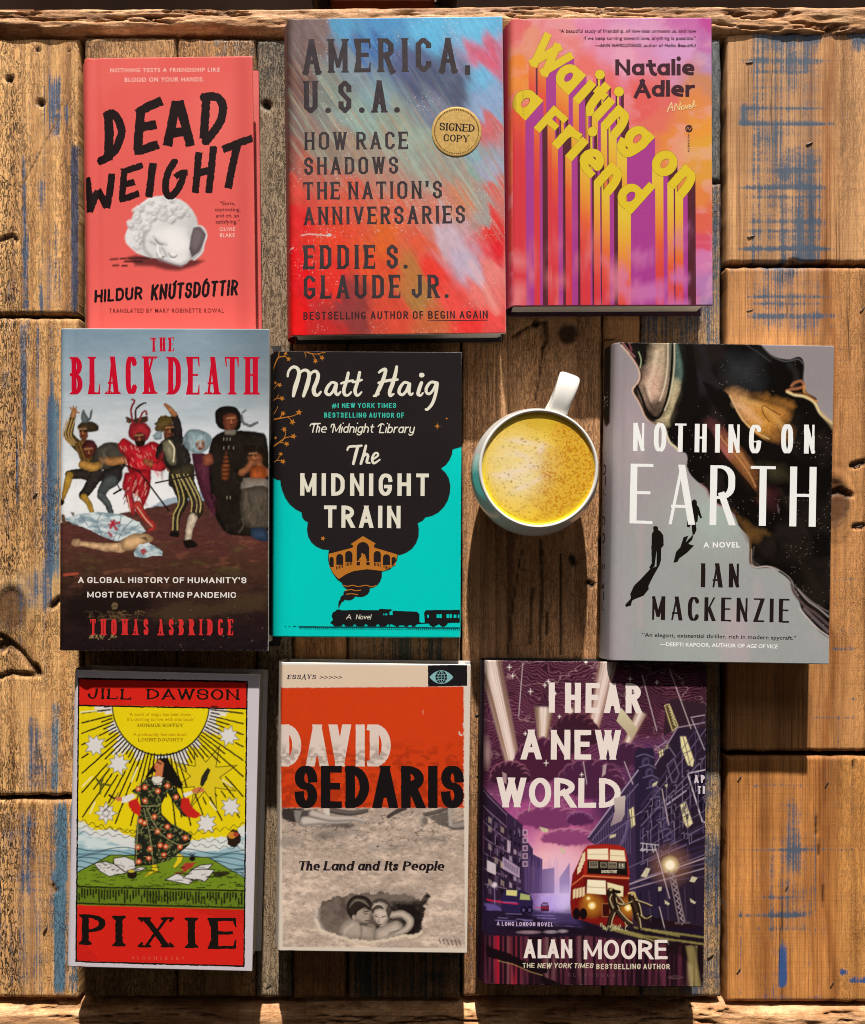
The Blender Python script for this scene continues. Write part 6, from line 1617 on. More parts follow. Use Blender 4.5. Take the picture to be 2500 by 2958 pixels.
B.line(liq[1 * 4:14 * 4], 11, C('d8b6a0'), .9, 7); B.line(wave(liq[2 * 4:14 * 4], (10, 4)), 7, C('3a2018'), .9, 6)
B.line(wave(liq[14 * 4:19 * 4], (-6, 0)), 12, C('e3d6b0'), .9, 8); B.line(liq[25 * 4:31 * 4], 12, C('a8868c'), .85, 8); B.line(wave(liq[25 * 4:31 * 4], (14, -4)), 8, C('241416'), .9, 5)
B.line(wave(liq[34 * 4:41 * 4], (6, -3)), 13, C('6a4a2c'), .8, 8); B.line(wave(liq[36 * 4:46 * 4], (12, -6)), 4, C('b7aca4'), .7, 4)
B.line([(300, 330), (330, 400), (355, 470), (390, 520), (420, 530), (450, 500), (480, 420), (505, 300), (515, 180), (520, 60)], 15, C('0c0908'), 1, 6, curve=True)
B.line([(490, 70), (488, 200), (470, 330), (440, 420)], 7, C('e9dcc4'), .8, 7, curve=True); B.line([(530, 60), (528, 220), (505, 380), (470, 480)], 8, C('d8ccb0'), .8, 7, curve=True)
B.line([(310, 120), (325, 170), (318, 220)], 5, C('b9c9a0'), .9, 5, curve=True); B.line([(210, 60), (250, 110), (285, 150)], 9, C('a06a70'), .8, 6, curve=True); B.line([(250, 60), (268, 110)], 8, C('8a4a50'), .8, 5)
B.line([(1220, 360), (1250, 350), (1290, 345), (1325, 330), (1310, 300), (1270, 310), (1250, 330)], 16, C('a86a48'), .85, 9, curve=True)
B.line([(1225, 365), (1270, 385), (1330, 395), (1390, 430), (1430, 500), (1500, 560)], 16, C('e6cf9c'), .95, 9, curve=True); B.line([(1330, 330), (1330, 370), (1370, 400), (1405, 425)], 14, C('cf9050'), .9, 8, curve=True); B.line([(1260, 372), (1330, 378), (1400, 415)], 8, C('5a2c18'), .9, 5, curve=True)
B.line([(1440, 500), (1490, 560), (1530, 620)], 22, C('b9a27c'), .6, 18)
B.line([(1180, 508), (1130, 480), (1085, 452), (1068, 462), (1080, 505), (1115, 550)], 6, C('5a1f14'), .95, 4, curve=True)
B.line([(1318, 170), (1326, 215), (1320, 290)], 7, C('3f3c3c'), .9, 5); B.line([(1070, 85), (1130, 145), (1210, 178), (1290, 165), (1318, 190)], 8, C('55545a'), .8, 6, curve=True); B.line([(960, 70), (1040, 120), (1120, 180)], 7, C('3a3d40'), .8, 8, curve=True)
B.line([(1250, 1550), (1270, 1610), (1330, 1680), (1400, 1730), (1478, 1800)], 16, C('5a4a4c'), .9, 8, curve=True); B.line([(1290, 1580), (1350, 1650), (1420, 1700), (1478, 1750)], 9, C('a4989a'), .8, 6, curve=True); B.line([(1300, 1700), (1360, 1770), (1420, 1830), (1478, 1870)], 8, C('c9bcb8'), .9, 5, curve=True)
B.line([(1330, 1700), (1390, 1760), (1475, 1840)], 18, C('6f6266'), .8, 12, curve=True); B.line([(1230, 1520), (1300, 1590), (1380, 1660), (1478, 1720)], 6, C('8a8082'), .7, 5, curve=True)
B.line([(1000, 1430), (1030, 1446), (1100, 1440), (1170, 1466)], 6, C('c9c2c4'), .8, 4, curve=True)
# two small walkers and their printed shadows
bk = C('17130f')
Sx = lambda paths, w: B.strokes(paths, w, bk)
B.poly_fill([[(398, 1200), (410, 1190), (428, 1196), (430, 1215), (445, 1225), (462, 1250), (464, 1310), (448, 1330), (448, 1400), (436, 1440), (420, 1440), (420, 1345), (408, 1440), (386, 1456), (374, 1450), (390, 1420), (388, 1330), (390, 1240), (402, 1220)]], bk)
B.poly_fill([[(440, 1430), (400, 1500), (370, 1560), (372, 1580), (340, 1620), (290, 1640), (270, 1650), (262, 1680), (232, 1690), (228, 1676), (262, 1636), (258, 1610), (280, 1560), (330, 1510), (380, 1456)]], bk)
B.poly_fill([[(640, 1034), (655, 1026), (668, 1040), (668, 1060), (682, 1080), (690, 1110), (700, 1140), (690, 1146), (676, 1120), (672, 1165), (660, 1170), (666, 1215), (655, 1240), (642, 1250), (636, 1200), (640, 1175), (630, 1185), (622, 1200), (608, 1198), (608, 1160), (614, 1130), (616, 1080), (632, 1056)]], bk)
B.poly_fill([[(648, 1240), (640, 1275), (616, 1300), (630, 1306), (650, 1312), (612, 1352), (580, 1376), (560, 1390), (548, 1412), (524, 1418), (530, 1390), (540, 1350), (566, 1322), (586, 1260), (616, 1250), (600, 1290), (628, 1262)]], bk)
wh = C('f2f5f6'); bt = C('241a19')
B.text('NOTHING', 274, 1062, 556, 730, wh, rise=-14, tv=.165, th=.07, R=.34, gap=.30)
B.text('ON', 1186, 1398, 566, 744, wh, rise=-2, tv=.165, th=.07, R=.34, gap=.38)
B.text('EARTH', 254, 1398, 808, 1176, wh, rise=-20, tv=.115, th=.05, R=.2, gap=.245, clip=True)
B.ft('A NOVEL', 708, 932, 1290, 1324, wh, .035, 1.2)
B.text('IAN', 692, 932, 1420, 1568, bt, rise=-2, tv=.185, th=.07, gap=.25)
B.text('MACKENZIE', 386, 1234, 1622, 1768, bt, rise=-18, tv=.17, th=.07, R=.36, gap=.22)
B.ft('“An elegant, existential thriller, rich in modern spycraft.”', 332, 1278, 1848, 1872, bt, .012, 1.03, rise=-20)
B.ft('—DEEPTI KAPOOR, AUTHOR OF', 440, 962, 1906, 1930, wh, .02, 1.04, rise=-10); B.ft('AGE OF VICE', 972, 1162, 1917, 1941, wh, .02, 1.04, slant=.2, rise=-4)
def spn(y, d):
    f = sstep(.02, .0, y - .058)[..., None] * 0 + sstep(.062, .064, y + .004 * np.sin(d * 260))[..., None]
    c = mix(C('8d878c'), C('1a1412'), f)
    return c
xs0 = (np.array([116, 800])); sl = lambda y: y
for txt, y0, y1 in (('IAN', 346, 432), ('NOTHING ON EARTH', 720, 1720)):
    # spine lettering, wrapped round the left side, reading downwards
    v, t_ = font_tris(txt, .02, 1.15)
    Xn = (v[:, 0] - v[:, 0].min()) / np.ptp(v[:, 0]); Yn = v[:, 1] / np.ptp(v[:, 1])
    la = np.array([B.L((150, y0 + q * (y1 - y0)))[1] for q in (0, 1)])
    z = np.stack([-B.w / 2 - .0135 + Yn * .0085, la[0] + (la[1] - la[0]) * Xn], 1)
    B._emit(z[t_], C('e6e2df') if txt == 'IAN' else C('2a2022'), B.tv, B.tc)
B.build(PRINT, spn, None, BLACKB, BLACKB, page_inset=.003)

# ---- white book with a red framed woodcut picture
B = Book('white bordered book with a woodcut dancer under a yellow sun',
         (170, 1880, 790, 2830), 1362, [(82, 128), (1268, 148), (1231, 2039), (52, 1998)], 0.0365, step=2.2)
X, Y = B.X, B.Y
B.rgb = (C('cdc6cf') * (.96 + .06 * fbm(X / 300, Y / 300, 3, 4))[..., None])
def fr(u, v):     # picture frame coordinates 0..1 -> zoom px
    tl, tr, br_, bl = np.array([128, 176.]), np.array([1196, 196.]), np.array([1176, 2002.]), np.array([110, 1972.])
    return tuple((1 - v) * ((1 - u) * tl + u * tr) + v * ((1 - u) * bl + u * br_))
q = lambda *a: [fr(u, v) for u, v in a]
rd = lambda X, Y: C('d3241b') * (.93 + .12 * fbm(X / 8, Y / 8, 2, 3))[..., None]
B.poly(q((0, 0), (1, 0), (1, .094), (0, .094)), rd); B.poly(q((0, .795), (1, .795), (1, 1), (0, 1)), rd)
ye = C('e5cf12')
B.poly(q((0, .094), (1, .094), (1, .62), (0, .62)), ye)
sunc = (648, 330)
def rayc(a, r0, r1): return [(sunc[0] + math.cos(a) * r0, sunc[1] + math.sin(a) * r0), (sunc[0] + math.cos(a) * r1, sunc[1] + math.sin(a) * r1)]
inframe = lambda p: 128 < p[0] < 1190 and 350 < p[1] < 1180
whl = C('e3e0df')
for i in range(60):          # white tips of the rays close to the sun
    a = math.pi * (i + .5) / 60
    r1 = 315 + 90 * (.5 + .5 * math.sin(i * .9)) + 40 * math.sin(i * .33)
    B.line(rayc(a, 300, r1), 18, whl, 1, 4)
pass
B.poly(q((0, .50), (.12, .535), (.2, .53), (.36, .56), (.5, .575), (.62, .57), (.75, .555), (.9, .545), (1, .50), (1, .72), (0, .72)), C('d9dedd'), 1, 8, 14, 18)
sea = lambda X, Y: mix(C('8fb4c0'), C('c9dade'), sstep(.42, .62, fbm(X / 90, Y / 40, 4, 9))[..., None])
B.poly(q((0, .53), (.1, .56), (.2, .57), (.33, .6), (.5, .61), (.8, .6), (.93, .58), (1, .53), (1, .72), (0, .72)), sea, .85, 12, 16, 24)
B.poly(q((0, .60), (1, .60), (1, .72), (0, .72)), C('7da9b8'), .8, 10, 6)
for k_ in range(9):
    yb = .60 + k_ * .013
    B.line([fr(u, yb + .008 * math.sin(u * 17 + k_ * 1.2)) for u in np.linspace(0, 1, 40)], 5.5, C('1d3a4a'), .95, 4)
for k_, yb in ((0, .545), (1, .565)):
    B.line([fr(u, yb + .02 * math.sin(u * 3.1 - 1.5) + .006 * math.sin(u * 90 + k_) ) for u in np.linspace(0, 1, 90)], 4, C('1d1a1c'), .9, 3, 4, 10)
B.line([fr(u, .497 + .045 * math.sin(u * math.pi) ** .8 + .007 * math.sin(u * 120)) for u in np.linspace(0, 1, 120)], 4.5, C('1d1a1c'), .9, 3, 4, 10)
gr = lambda X, Y: C('6f8b22') * (.9 + .2 * fbm(X / 40, Y / 20, 3, 4))[..., None]
B.poly(q((0, .685), (.2, .62), (.78, .62), (1, .69), (1, .80), (0, .80)), gr); B.poly(q((0, .735), (1, .735), (1, .80), (0, .80)), C('61791f'))
B.ell(sunc[0], sunc[1] + 6, 312, 332, C('1a1712')); B.ell(sunc[0], sunc[1] + 4, 304, 324, ye)
B.poly(q((-.0, .0), (1, 0), (1, .094), (0, .094)), rd)
for cx in range(7):
    px, py, rr = ((230, 600, 76), (380, 718, 76), (300, 1030, 74), (1078, 540, 72), (1092, 990, 72), (938, 1096, 74), (300, 1030, 30))[cx]
    pts = []
    for i in range(16):
        qq = rr * (1.0 if i % 2 == 0 else .55) * (1 if i % 4 else .86); a = i * math.pi / 8 + .2 + cx * .3
        pts.append((px + qq * math.cos(a), py + qq * math.sin(a)))
    B.poly(pts, C('dcdad9')); B.line(pts + [pts[0]], 4, C('2a2420'), .9, 3)
big = []
for i in range(16):
    rr = 215 if i % 2 == 0 else 92; a = i * math.pi / 8 - .35
    big.append((930 + rr * math.cos(a), 800 + rr * math.sin(a)))
B.poly(big, C('dcc520')); B.line(big + [big[0]], 5, C('2a2410'), 1, 3)
B.poly([(60, 90), (1290, 100), (1290, 196), (1196, 194), (128, 174), (60, 174)], lambda X, Y: C('cdc6cf') * (.96 + .06 * fbm(X / 300, Y / 300, 3, 4))[..., None])
# crisp black line work
K = C('191411')
rays = []
for i in range(53):
    a = math.pi * (i + .0) / 52
    dx, dy = math.cos(a), math.sin(a)
    r0 = 322 + (4 if i % 2 else 0)
    lim = 1e9
    if dx > 0: lim = min(lim, (1186 - sunc[0]) / dx)
    if dx < 0: lim = min(lim, (132 - sunc[0]) / dx)
    if dy > .05: lim = min(lim, ((1030 + 110 * math.sin(math.pi * np.clip((sunc[0] + dx * 700 - 110) / 1080, 0, 1))) - sunc[1]) / dy)
    r1 = lim * (.97 if i % 2 == 0 else .62 + .3 * random.Random(i).random())
    x0_, y0_ = sunc[0] + dx * r0, sunc[1] + 4 + dy * r0
    x1_, y1_ = sunc[0] + dx * r1, sunc[1] + 4 + dy * r1
    if y0_ < 352 or r1 < r0 + 20: continue
    rays.append([(x0_, y0_, 8), ((x0_ + x1_) / 2 + random.Random(i).uniform(-5, 5), (y0_ + y1_) / 2, 11), (x1_, y1_, 8)])
def dark_line(paths, w): 
    for p in paths: B.line(p, w, K, 1, 2, 2.5, 12)
def free(p):           # keep rays off the stars
    for sx, sy, sr in ((230, 600, 62), (380, 718, 62), (300, 1030, 60), (1078, 540, 58), (1092, 990, 58), (938, 1096, 60), (930, 800, 120)):
        if (p[0] - sx) ** 2 + (p[1] - sy) ** 2 < sr * sr: return False
    return True
for ry in rays:
    pts = [tuple(np.array(ry[0][:2]) * (1 - f) + np.array(ry[2][:2]) * f) for f in np.linspace(0, 1, 26)]
    cur = []
    for p in pts + [None]:
        if p is not None and free(p): cur.append(p)
        else:
            if len(cur) > 1: B.line([(c_[0], c_[1]) for c_ in cur], 10, K, 1, 2, 2.5, 14)
            cur = []
for (x0_, y0_, x1_, y1_) in ((150, 860, 210, 800), (460, 830, 500, 740), (140, 390, 240, 380), (1040, 820, 1100, 860), (200, 1030, 230, 960), (960, 960, 1000, 1010)):
    B.line([(x0_, y0_), (x1_, y1_)], 9, C('f0e9b8'), .9, 4)
# dancer
B.poly([(640, 680), (690, 680), (740, 760), (790, 850), (780, 880), (720, 850), (660, 800), (600, 770), (560, 810), (548, 800), (590, 740)], K, 1, 3, 4)
B.poly([(612, 710), (640, 690), (668, 715), (662, 760), (656, 800), (600, 806), (620, 760), (606, 740)], C('c9764a'), 1, 3); B.line([(625, 705), (650, 718)], 10, K, .9, 3); B.line([(608, 735), (620, 738)], 6, C('a02018'), 1, 2)
dress = [(520, 850), (560, 800), (600, 796), (660, 800), (720, 840), (760, 900), (820, 1000), (840, 1060), (790, 1050), (740, 980), (690, 900), (640, 1000), (660, 1040), (720, 1100), (800, 1140), (848, 1170), (830, 1230), (760, 1290), (700, 1330), (600, 1360), (480, 1366), (484, 1200), (500, 1060), (520, 980), (510, 920), (460, 890)]
B.poly(dress, C('20231a'), 1, 3)
rq = random.Random(5)
import itertools
def indress(p):
    c = False
    for (ax, ay), (bx, by) in zip(dress, dress[1:] + dress[:1]):
        if (ay > p[1]) != (by > p[1]) and p[0] < (bx - ax) * (p[1] - ay) / (by - ay) + ax: c = not c
    return c
for i in range(420):
    p = (rq.uniform(470, 840), rq.uniform(810, 1360))
    if indress(p): B.line([p, (p[0] + rq.uniform(-16, 16), p[1] + rq.uniform(-16, 16))], 6, C(('6f7a4a', '8d8a5a', '4a5a34')[i % 3]), .85, 3)
for px, py in ((505, 876), (548, 866), (630, 890), (690, 856), (745, 928), (548, 952), (608, 1052), (545, 1092), (628, 1146), (704, 1176), (690, 1116), (502, 1246), (580, 1256), (644, 1234), (680, 1242), (770, 1244), (804, 1186), (508, 1338), (572, 1314), (668, 1296), (520, 1080)):
    B.ell(px, py, 17, 17, C('c9552e'), 1, 4); B.ell(px, py, 7, 7, C('e5c9a0'), 1, 4)
for l in ([(510, 1000), (500, 1150), (490, 1350)], [(560, 1000), (640, 1150), (760, 1230), (830, 1220)], [(540, 1000), (580, 1180), (600, 1350)], [(520, 985), (630, 985)]): B.line(l, 5, C('a09a6a'), .8, 3, curve=True)
B.poly([(596, 800), (640, 796), (662, 806), (650, 850), (610, 850), (590, 820)], C('dcd6cc'), 1, 3, 3); B.line([(590, 822), (620, 846), (660, 830)], 4, K, .9, 2)
B.poly([(400, 930), (470, 905), (490, 925), (440, 960), (400, 966)], C('e0dcd8'), 1, 3); B.poly([(346, 928), (400, 926), (404, 952), (376, 956)], C('c9764a'), 1, 3); B.line([(322, 916), (350, 936)], 14, K, 1, 3); B.line([(380, 900), (350, 950), (290, 1016)], 6, C('3a3a3c'), 1, 3)
B.poly([(440, 956), (500, 935), (520, 990), (515, 1050), (480, 1030), (450, 1000)], C('c3261f'), 1, 3, 6, 12)
B.poly([(780, 940), (830, 930), (840, 980), (880, 1020), (910, 1045), (860, 1062), (810, 1050), (770, 990)], C('c3261f'), 1, 3, 8, 14)
B.poly([(790, 905), (840, 890), (852, 905), (800, 930)], C('e0dcd8'), 1, 3); B.poly([(840, 885), (890, 862), (925, 875), (920, 895), (860, 905)], C('c9764a'), 1, 3)
B.poly([(895, 850), (910, 790), (945, 740), (962, 755), (945, 810), (915, 860)], C('2a2620'), 1, 3, 3); B.line([(915, 850), (870, 920), (840, 985)], 5, K, .9, 3)
for l in ([(240, 810), (265, 850), (285, 850)], [(285, 800), (270, 840)], [(270, 850), (262, 905)], [(285, 846), (330, 854)]): B.line(l, 14, C('6a6a1e'), 1, 4, 3); B.line(l, 5, K, .8, 3)
B.poly([(755, 1285), (795, 1300), (780, 1340), (740, 1380), (725, 1375), (750, 1330)], C('dcc520'), 1, 3); B.poly([(590, 1360), (620, 1356), (634, 1400), (600, 1412), (548, 1434), (545, 1424), (590, 1390)], C('dcc520'), 1, 3)
for l in ([(755, 1285), (795, 1300), (780, 1340), (740, 1380), (725, 1375)], [(590, 1360), (592, 1390), (545, 1426), (600, 1412), (634, 1400), (622, 1356)]): B.line(l, 4, K, .9, 2)
# things on the green table
pw = C('d6d3d2')
for pts in ([(225, 1350), (290, 1335), (350, 1352), (430, 1410), (320, 1432), (260, 1396)], [(350, 1350), (350, 1316), (420, 1306), (480, 1330), (490, 1380), (430, 1408)], [(430, 1400), (520, 1370), (560, 1380), (500, 1402)], [(676, 1452), (750, 1412), (856, 1458), (826, 1484)], [(790, 1440), (860, 1380), (990, 1390), (930, 1464)], [(840, 1390), (900, 1360), (980, 1352), (950, 1384)]):
    B.poly(pts, pw); B.line(pts + [pts[0]], 6, K, 1, 3)
for i in range(34):
    p = (rq.uniform(255, 470), rq.uniform(1330, 1400)); B.line([p, (p[0] + rq.uniform(-20, 20), p[1] + rq.uniform(-8, 8))], 4, K, .8, 3)
B.ell(466, 1420, 32, 28, C('241a14'), 1, 3); B.ell(462, 1398, 20, 9, C('c9b83a'), 1, 3); B.poly([(775, 1380), (800, 1346), (870, 1342), (850, 1370), (800, 1402)], C('a8362a'), 1, 3, 6, 12); B.line([(745, 1412), (790, 1404)], 16, C('7a4a28'), 1, 4)
B.ell(848, 1320, 20, 14, K); 
for dx in (-18, -6, 6, 18): B.line([(848, 1316), (848 + dx, 1284)], 5, K, 1, 2)
B.poly([(975, 1402), (1080, 1398), (1088, 1416), (1010, 1438), (985, 1430)], C('30301a'), 1, 4, 6, 10)
B.ell(1112, 1190, 44, 56, C('2a1c14'), 1, 4, 0, 10); B.ell(1100, 1170, 26, 22, C('c9862e'), 1, 4); B.ell(1125, 1165, 16, 14, C('a8402a'), 1, 4)
for i in range(120):
    u = rq.random(); v = rq.uniform(.655, .73)
    p = fr(u, v); B.line([p, (min(p[0] + rq.choice((8, 8, 30, 50)), 1175), p[1] + 1)], 5, K, .9, 2)
for i in range(58):
    p = fr((i + .5) / 58 * .985 + .005, .742 + rq.random() * .004); L_ = rq.uniform(20, 76); 
    if rq.random() < .8: B.line([p, (p[0] + rq.uniform(-2, 2), p[1] + L_)], 11, K, .95, 2, 2, 10)
    else: B.line([(p[0], p[1] + 30), (p[0], p[1] + 70)], 9, K, .95, 2, 2, 10)
for i in range(60):
    p = fr(rq.uniform(.38, 1), rq.uniform(.745, .79)); B.line([p, (p[0] + 2, p[1] + 9)], 6, K, .9, 2)
for v in (.735, .7945): B.line([fr(u, v) for u in np.linspace(0, 1, 20)], 10, K, 1, 2, 2.5, 14)
B.line(q((0, .686), (.2, .62), (.78, .62), (1, .69)), 6, K, 1, 2, 2, 14)
wob = lambda pts, w: B.strokes([pts], w, K, rough=2.5, rsc=18)
wob([fr(u, 0) for u in np.linspace(0, 1, 24)], 12); wob([fr(u, 1) for u in np.linspace(0, 1, 24)], 10); wob([fr(0, v) for v in np.linspace(0, 1, 30)], 9); wob([fr(1, v) for v in np.linspace(0, 1, 30)], 9); wob([fr(u, .095) for u in np.linspace(0, 1, 24)], 9)
dots = []
for i in range(10):
    for j in range(12):
        if i + j < 13: dots.append(fr(.008 + j * .0105 + (i % 2) * .005, .995 - i * .0072))
for i in range(8):
    for j in range(34):
        if j > i * 4: dots.append(fr(.64 + j * .0105 + (i % 2) * .005, .803 + i * .006))
for p in dots: B.ell(p[0], p[1], 2.6, 2.6, C('5a0f0c'), .75, 4)
kw = dict(serif=.06, st=.08, tv=.21, th=.12, rough=3, rsc=16, wear=.12)
B.text('JILL', 184, 458, 236, 304, K, gap=.34, rise=-6, **kw); B.text('DAWSON', 562, 1142, 240, 308, K, gap=.26, rise=-4, **kw)
kw = dict(serif=.1, st=.075, tv=.235, th=.1, rough=4, rsc=20)
for ch, x0_, x1_, yt, yb in (('P', 146, 300, 1672, 1866), ('I', 372, 396, 1680, 1876), ('X', 530, 706, 1690, 1882), ('I', 832, 856, 1692, 1886), ('E', 966, 1122, 1694, 1892)):
    if ch == 'I': x0_ -= 12; x1_ += 12
    B.text(ch, x0_, x1_, yt, yb, K, gap=.2, **kw)
ot = C('c08a10')
for tx, a, b, y in (('‘A work of magic has been done.', 446, 842, 412), ('It’s thrilling to live with this book’', 434, 862, 444), ('‘A profoundly feminist book’', 470, 818, 540)): B.ft(tx, a, b, y - 20, y, ot, .01, 1.04)
B.text('MONIQUE ROFFEY', 502, 788, 462, 482, C('8f6a12'), tv=.2, th=.1, serif=.1, st=.07, gap=.22, sp=.6); B.text('LOUISE DOUGHTY', 506, 790, 554, 574, C('8f6a12'), tv=.2, th=.1, serif=.1, st=.07, gap=.22, sp=.6)
B.text('BLOOMSBURY', 466, 796, 1938, 1958, C('e0614e'), tv=.12, th=.08, serif=.08, st=.05, gap=1.0, rise=-4)
B.build(MATTE, C('b9b2ba'), C('d8d3d8'), WHITEB, WHITEB, page_inset=.0025)

# ---- orange band and sand photograph
B = Book('cream book with an orange band over a sepia photo of people in sand',
         (770, 1870, 1400, 2800), 1414, [(70, 100), (1302, 112), (1320, 1984), (94, 1964)], 0.031, rs=0.003, groove=0.0004)
X, Y = B.X, B.Y
cr_ = C('d9cdc0')
B.rgb = np.zeros(X.shape + (3,)) + cr_
B.rgb *= (.97 + .05 * fbm(X / 200, Y / 200, 3, 3))[..., None]
def sand(X, Y):
    n = fbm(X / 150 + (Y / 400), Y / 55, 5, 13); m = fbm(X / 34 + Y / 60, Y / 18 - X / 70, 5, 17); g = fbm(X / 6, Y / 6, 2, 19)
    v = .40 + .16 * (n - .5) * 2 + .42 * (m - .5) * (.35 + .8 * sstep(.4, .62, n)) + .14 * (g - .5) + .16 * (fbm(X / 14, Y / 8, 3, 29) - .5)
    rid = np.abs(fbm(X / 70, Y / 30, 4, 23) - .5)
    v = v - .20 * sstep(.05, .0, rid) * sstep(1420, 1100, Y) - .05 * sstep(.03, 0, rid)
    v = v * (1 + .10 * sstep(1350, 1700, Y))
    return np.clip(v, .02, .8)[..., None] * np.array([1.24, .97, .80])
ph = [(98, 1040), (1282, 1040), (1290, 1950), (106, 1942)]
B.poly(ph, sand, 1, 4, 3)
s_ = lambda h: C(h)
limb2 = lambda pts, w, c, c2: (B.line(pts, w, s_(c2), 1, 10, 2, curve=True), B.line([(p[0], p[1] - w * .12) + ((p[2] * .6,) if len(p) > 2 else ()) for p in pts], w * .6, s_(c), .9, 16, 2, curve=True))
B.poly([(100, 1045), (240, 1042), (260, 1080), (220, 1140), (150, 1130), (105, 1110)], s_('3a3230'), 1, 10, 10); B.poly([(180, 1060), (290, 1050), (240, 1140), (190, 1130)], s_('8d8480'), .9, 10, 6)
B.poly([(230, 1060), (330, 1052), (330, 1090), (250, 1140), (208, 1140)], s_('4f4846'), 1, 8)
limb2([(250, 1130, 70), (350, 1125, 56), (450, 1130, 40), (540, 1128, 30)], 50, 'cfc3bb', '8f8580'); limb2([(300, 1080, 56), (420, 1110, 44), (560, 1112, 30), (640, 1130, 20)], 40, 'c9bcb4', '857a76')
limb2([(420, 1056, 40), (540, 1076, 34), (650, 1060, 26)], 34, '6a605c', '38302e'); B.poly([(370, 1045), (410, 1045), (410, 1090), (385, 1085)], s_('d6ccc4'), 1, 8)
B.poly([(330, 1160), (420, 1148), (560, 1140), (580, 1165), (520, 1175)], s_('4a413e'), .8, 16, 12); limb2([(790, 1100, 22), (850, 1062, 26), (900, 1046, 22)], 24, '4f4644', '322a28')
limb2([(1280, 1150, 60), (1220, 1160, 50), (1190, 1150, 40)], 44, '9c918b', '5a504c'); limb2([(1030, 1086, 24), (1110, 1066, 28), (1170, 1046, 24)], 26, '6a605c', '3f3634'); B.poly([(1178, 1045), (1208, 1045), (1204, 1160), (1182, 1160)], s_('a89e98'), 1, 6)
B.poly([(1050, 1100), (1180, 1056), (1180, 1170), (1120, 1150)], s_('5a524e'), .9, 10, 8); B.ell(1020, 1125, 28, 32, s_('9c9088'), .9, 10); B.ell(1030, 1125, 18, 24, s_('6a605a'), .8, 8)
for cx, cy, rx, ry, c_ in ((150, 1265, 70, 30, '8d827c'), (370, 1225, 60, 20, '5f5652'), (720, 1290, 50, 22, 'b9aca4'), (1060, 1240, 90, 14, '7a706a'), (470, 1200, 120, 16, '8a807a')): B.ell(cx, cy, rx, ry, s_(c_), .75, 30, 0, 14)
B.ell(722, 1290, 8, 6, s_('2a2422'), .9, 5)
# the pit and the pair in it
pit = [(330, 1700), (360, 1660), (440, 1620), (560, 1600), (760, 1590), (900, 1600), (1000, 1640), (1040, 1600), (1055, 1620), (1020, 1700), (1000, 1840), (960, 1870), (880, 1860), (780, 1890), (650, 1905), (540, 1890), (440, 1862), (350, 1830), (322, 1770)]
def pitc(X, Y):
    n = fbm(X / 40, Y / 30, 4, 31)[..., None]; d = sstep(330, 900, X)[..., None] * .75 + .1
    return mix(C('75675f'), C('2a211f'), np.clip(d + (n - .5) * 1.2, 0, 1))
B.poly(pit, pitc, 1, 10, 20, 26)
B.poly([(560, 1600), (760, 1580), (900, 1560), (1000, 1600), (1040, 1620), (900, 1660), (600, 1660)], s_('8d7f76'), .5, 60, 20)
B.poly([(820, 1650), (960, 1660), (1010, 1720), (1000, 1840), (940, 1860), (880, 1780)], s_('1c1514'), .95, 30, 10)
B.line([(330, 1700), (325, 1770), (360, 1836)], 26, s_('d3c7be'), .6, 30); B.ell(1046, 1612, 18, 12, s_('2a2220'), .9, 8)
def skin(pts, c, soft=7, w=30, lo=.42):
    P_ = [np.array(p, float) for p in pts]; P_.append(P_[0]); cc = s_(c)
    B.poly(smooth(P_, [0] * len(P_), 4)[0][:-1], lambda X, Y: cc * ((lo + (1.12 - lo) * np.clip(B._sd / w, 0, 1) ** .8) * (.88 + .24 * fbm(X / 22, Y / 22, 3, 9)))[..., None], 1, soft)
skin([(462, 1852), (478, 1800), (520, 1762), (575, 1748), (620, 1766), (665, 1786), (702, 1800), (715, 1840), (705, 1898), (610, 1906), (520, 1892)], 'a39488', w=44)
B.line([(610, 1790), (616, 1850), (606, 1900)], 14, s_('5a4e48'), .55, 16, 3, curve=True); B.line([(500, 1880), (520, 1830), (560, 1800)], 12, s_('d8c9bc'), .5, 18, curve=True); B.line([(640, 1800), (680, 1812)], 12, s_('5f534c'), .6, 14)
skin([(700, 1890), (704, 1836), (750, 1806), (800, 1784), (850, 1772), (884, 1800), (872, 1850), (810, 1886), (740, 1906)], 'b3a498', w=36)
B.line([(815, 1735, 44), (880, 1730, 50), (930, 1770, 54), (915, 1820, 46), (860, 1850, 38), (800, 1866, 26)], 44, lambda X, Y: s_('b9aa9d') * (.42 + .72 * np.clip(B._sd / 22, 0, 1))[..., None], 1, 7, 3, 12, curve=True)
B.line([(800, 1850), (830, 1840), (856, 1836)], 6, s_('5a4e46'), .7, 6); B.line([(806, 1862), (836, 1854)], 5, s_('5a4e46'), .6, 5)
skin([(556, 1720), (580, 1692), (640, 1690), (680, 1706), (686, 1740), (672, 1776), (640, 1792), (600, 1780), (566, 1762)], 'a09084', w=26)
skin([(522, 1712), (524, 1660), (552, 1622), (600, 1606), (650, 1618), (680, 1650), (684, 1700), (660, 1700), (640, 1680), (610, 1700), (590, 1716), (578, 1750), (560, 1768), (540, 1744)], '2c2320', w=24, lo=.5)
for o in range(7): B.line([(536 + o * 8, 1690 - o * 10), (570 + o * 9, 1636 + o * 2), (640 + o * 5, 1640 + o * 7)], 4, s_('8a7c72'), .5, 4, 2, curve=True)
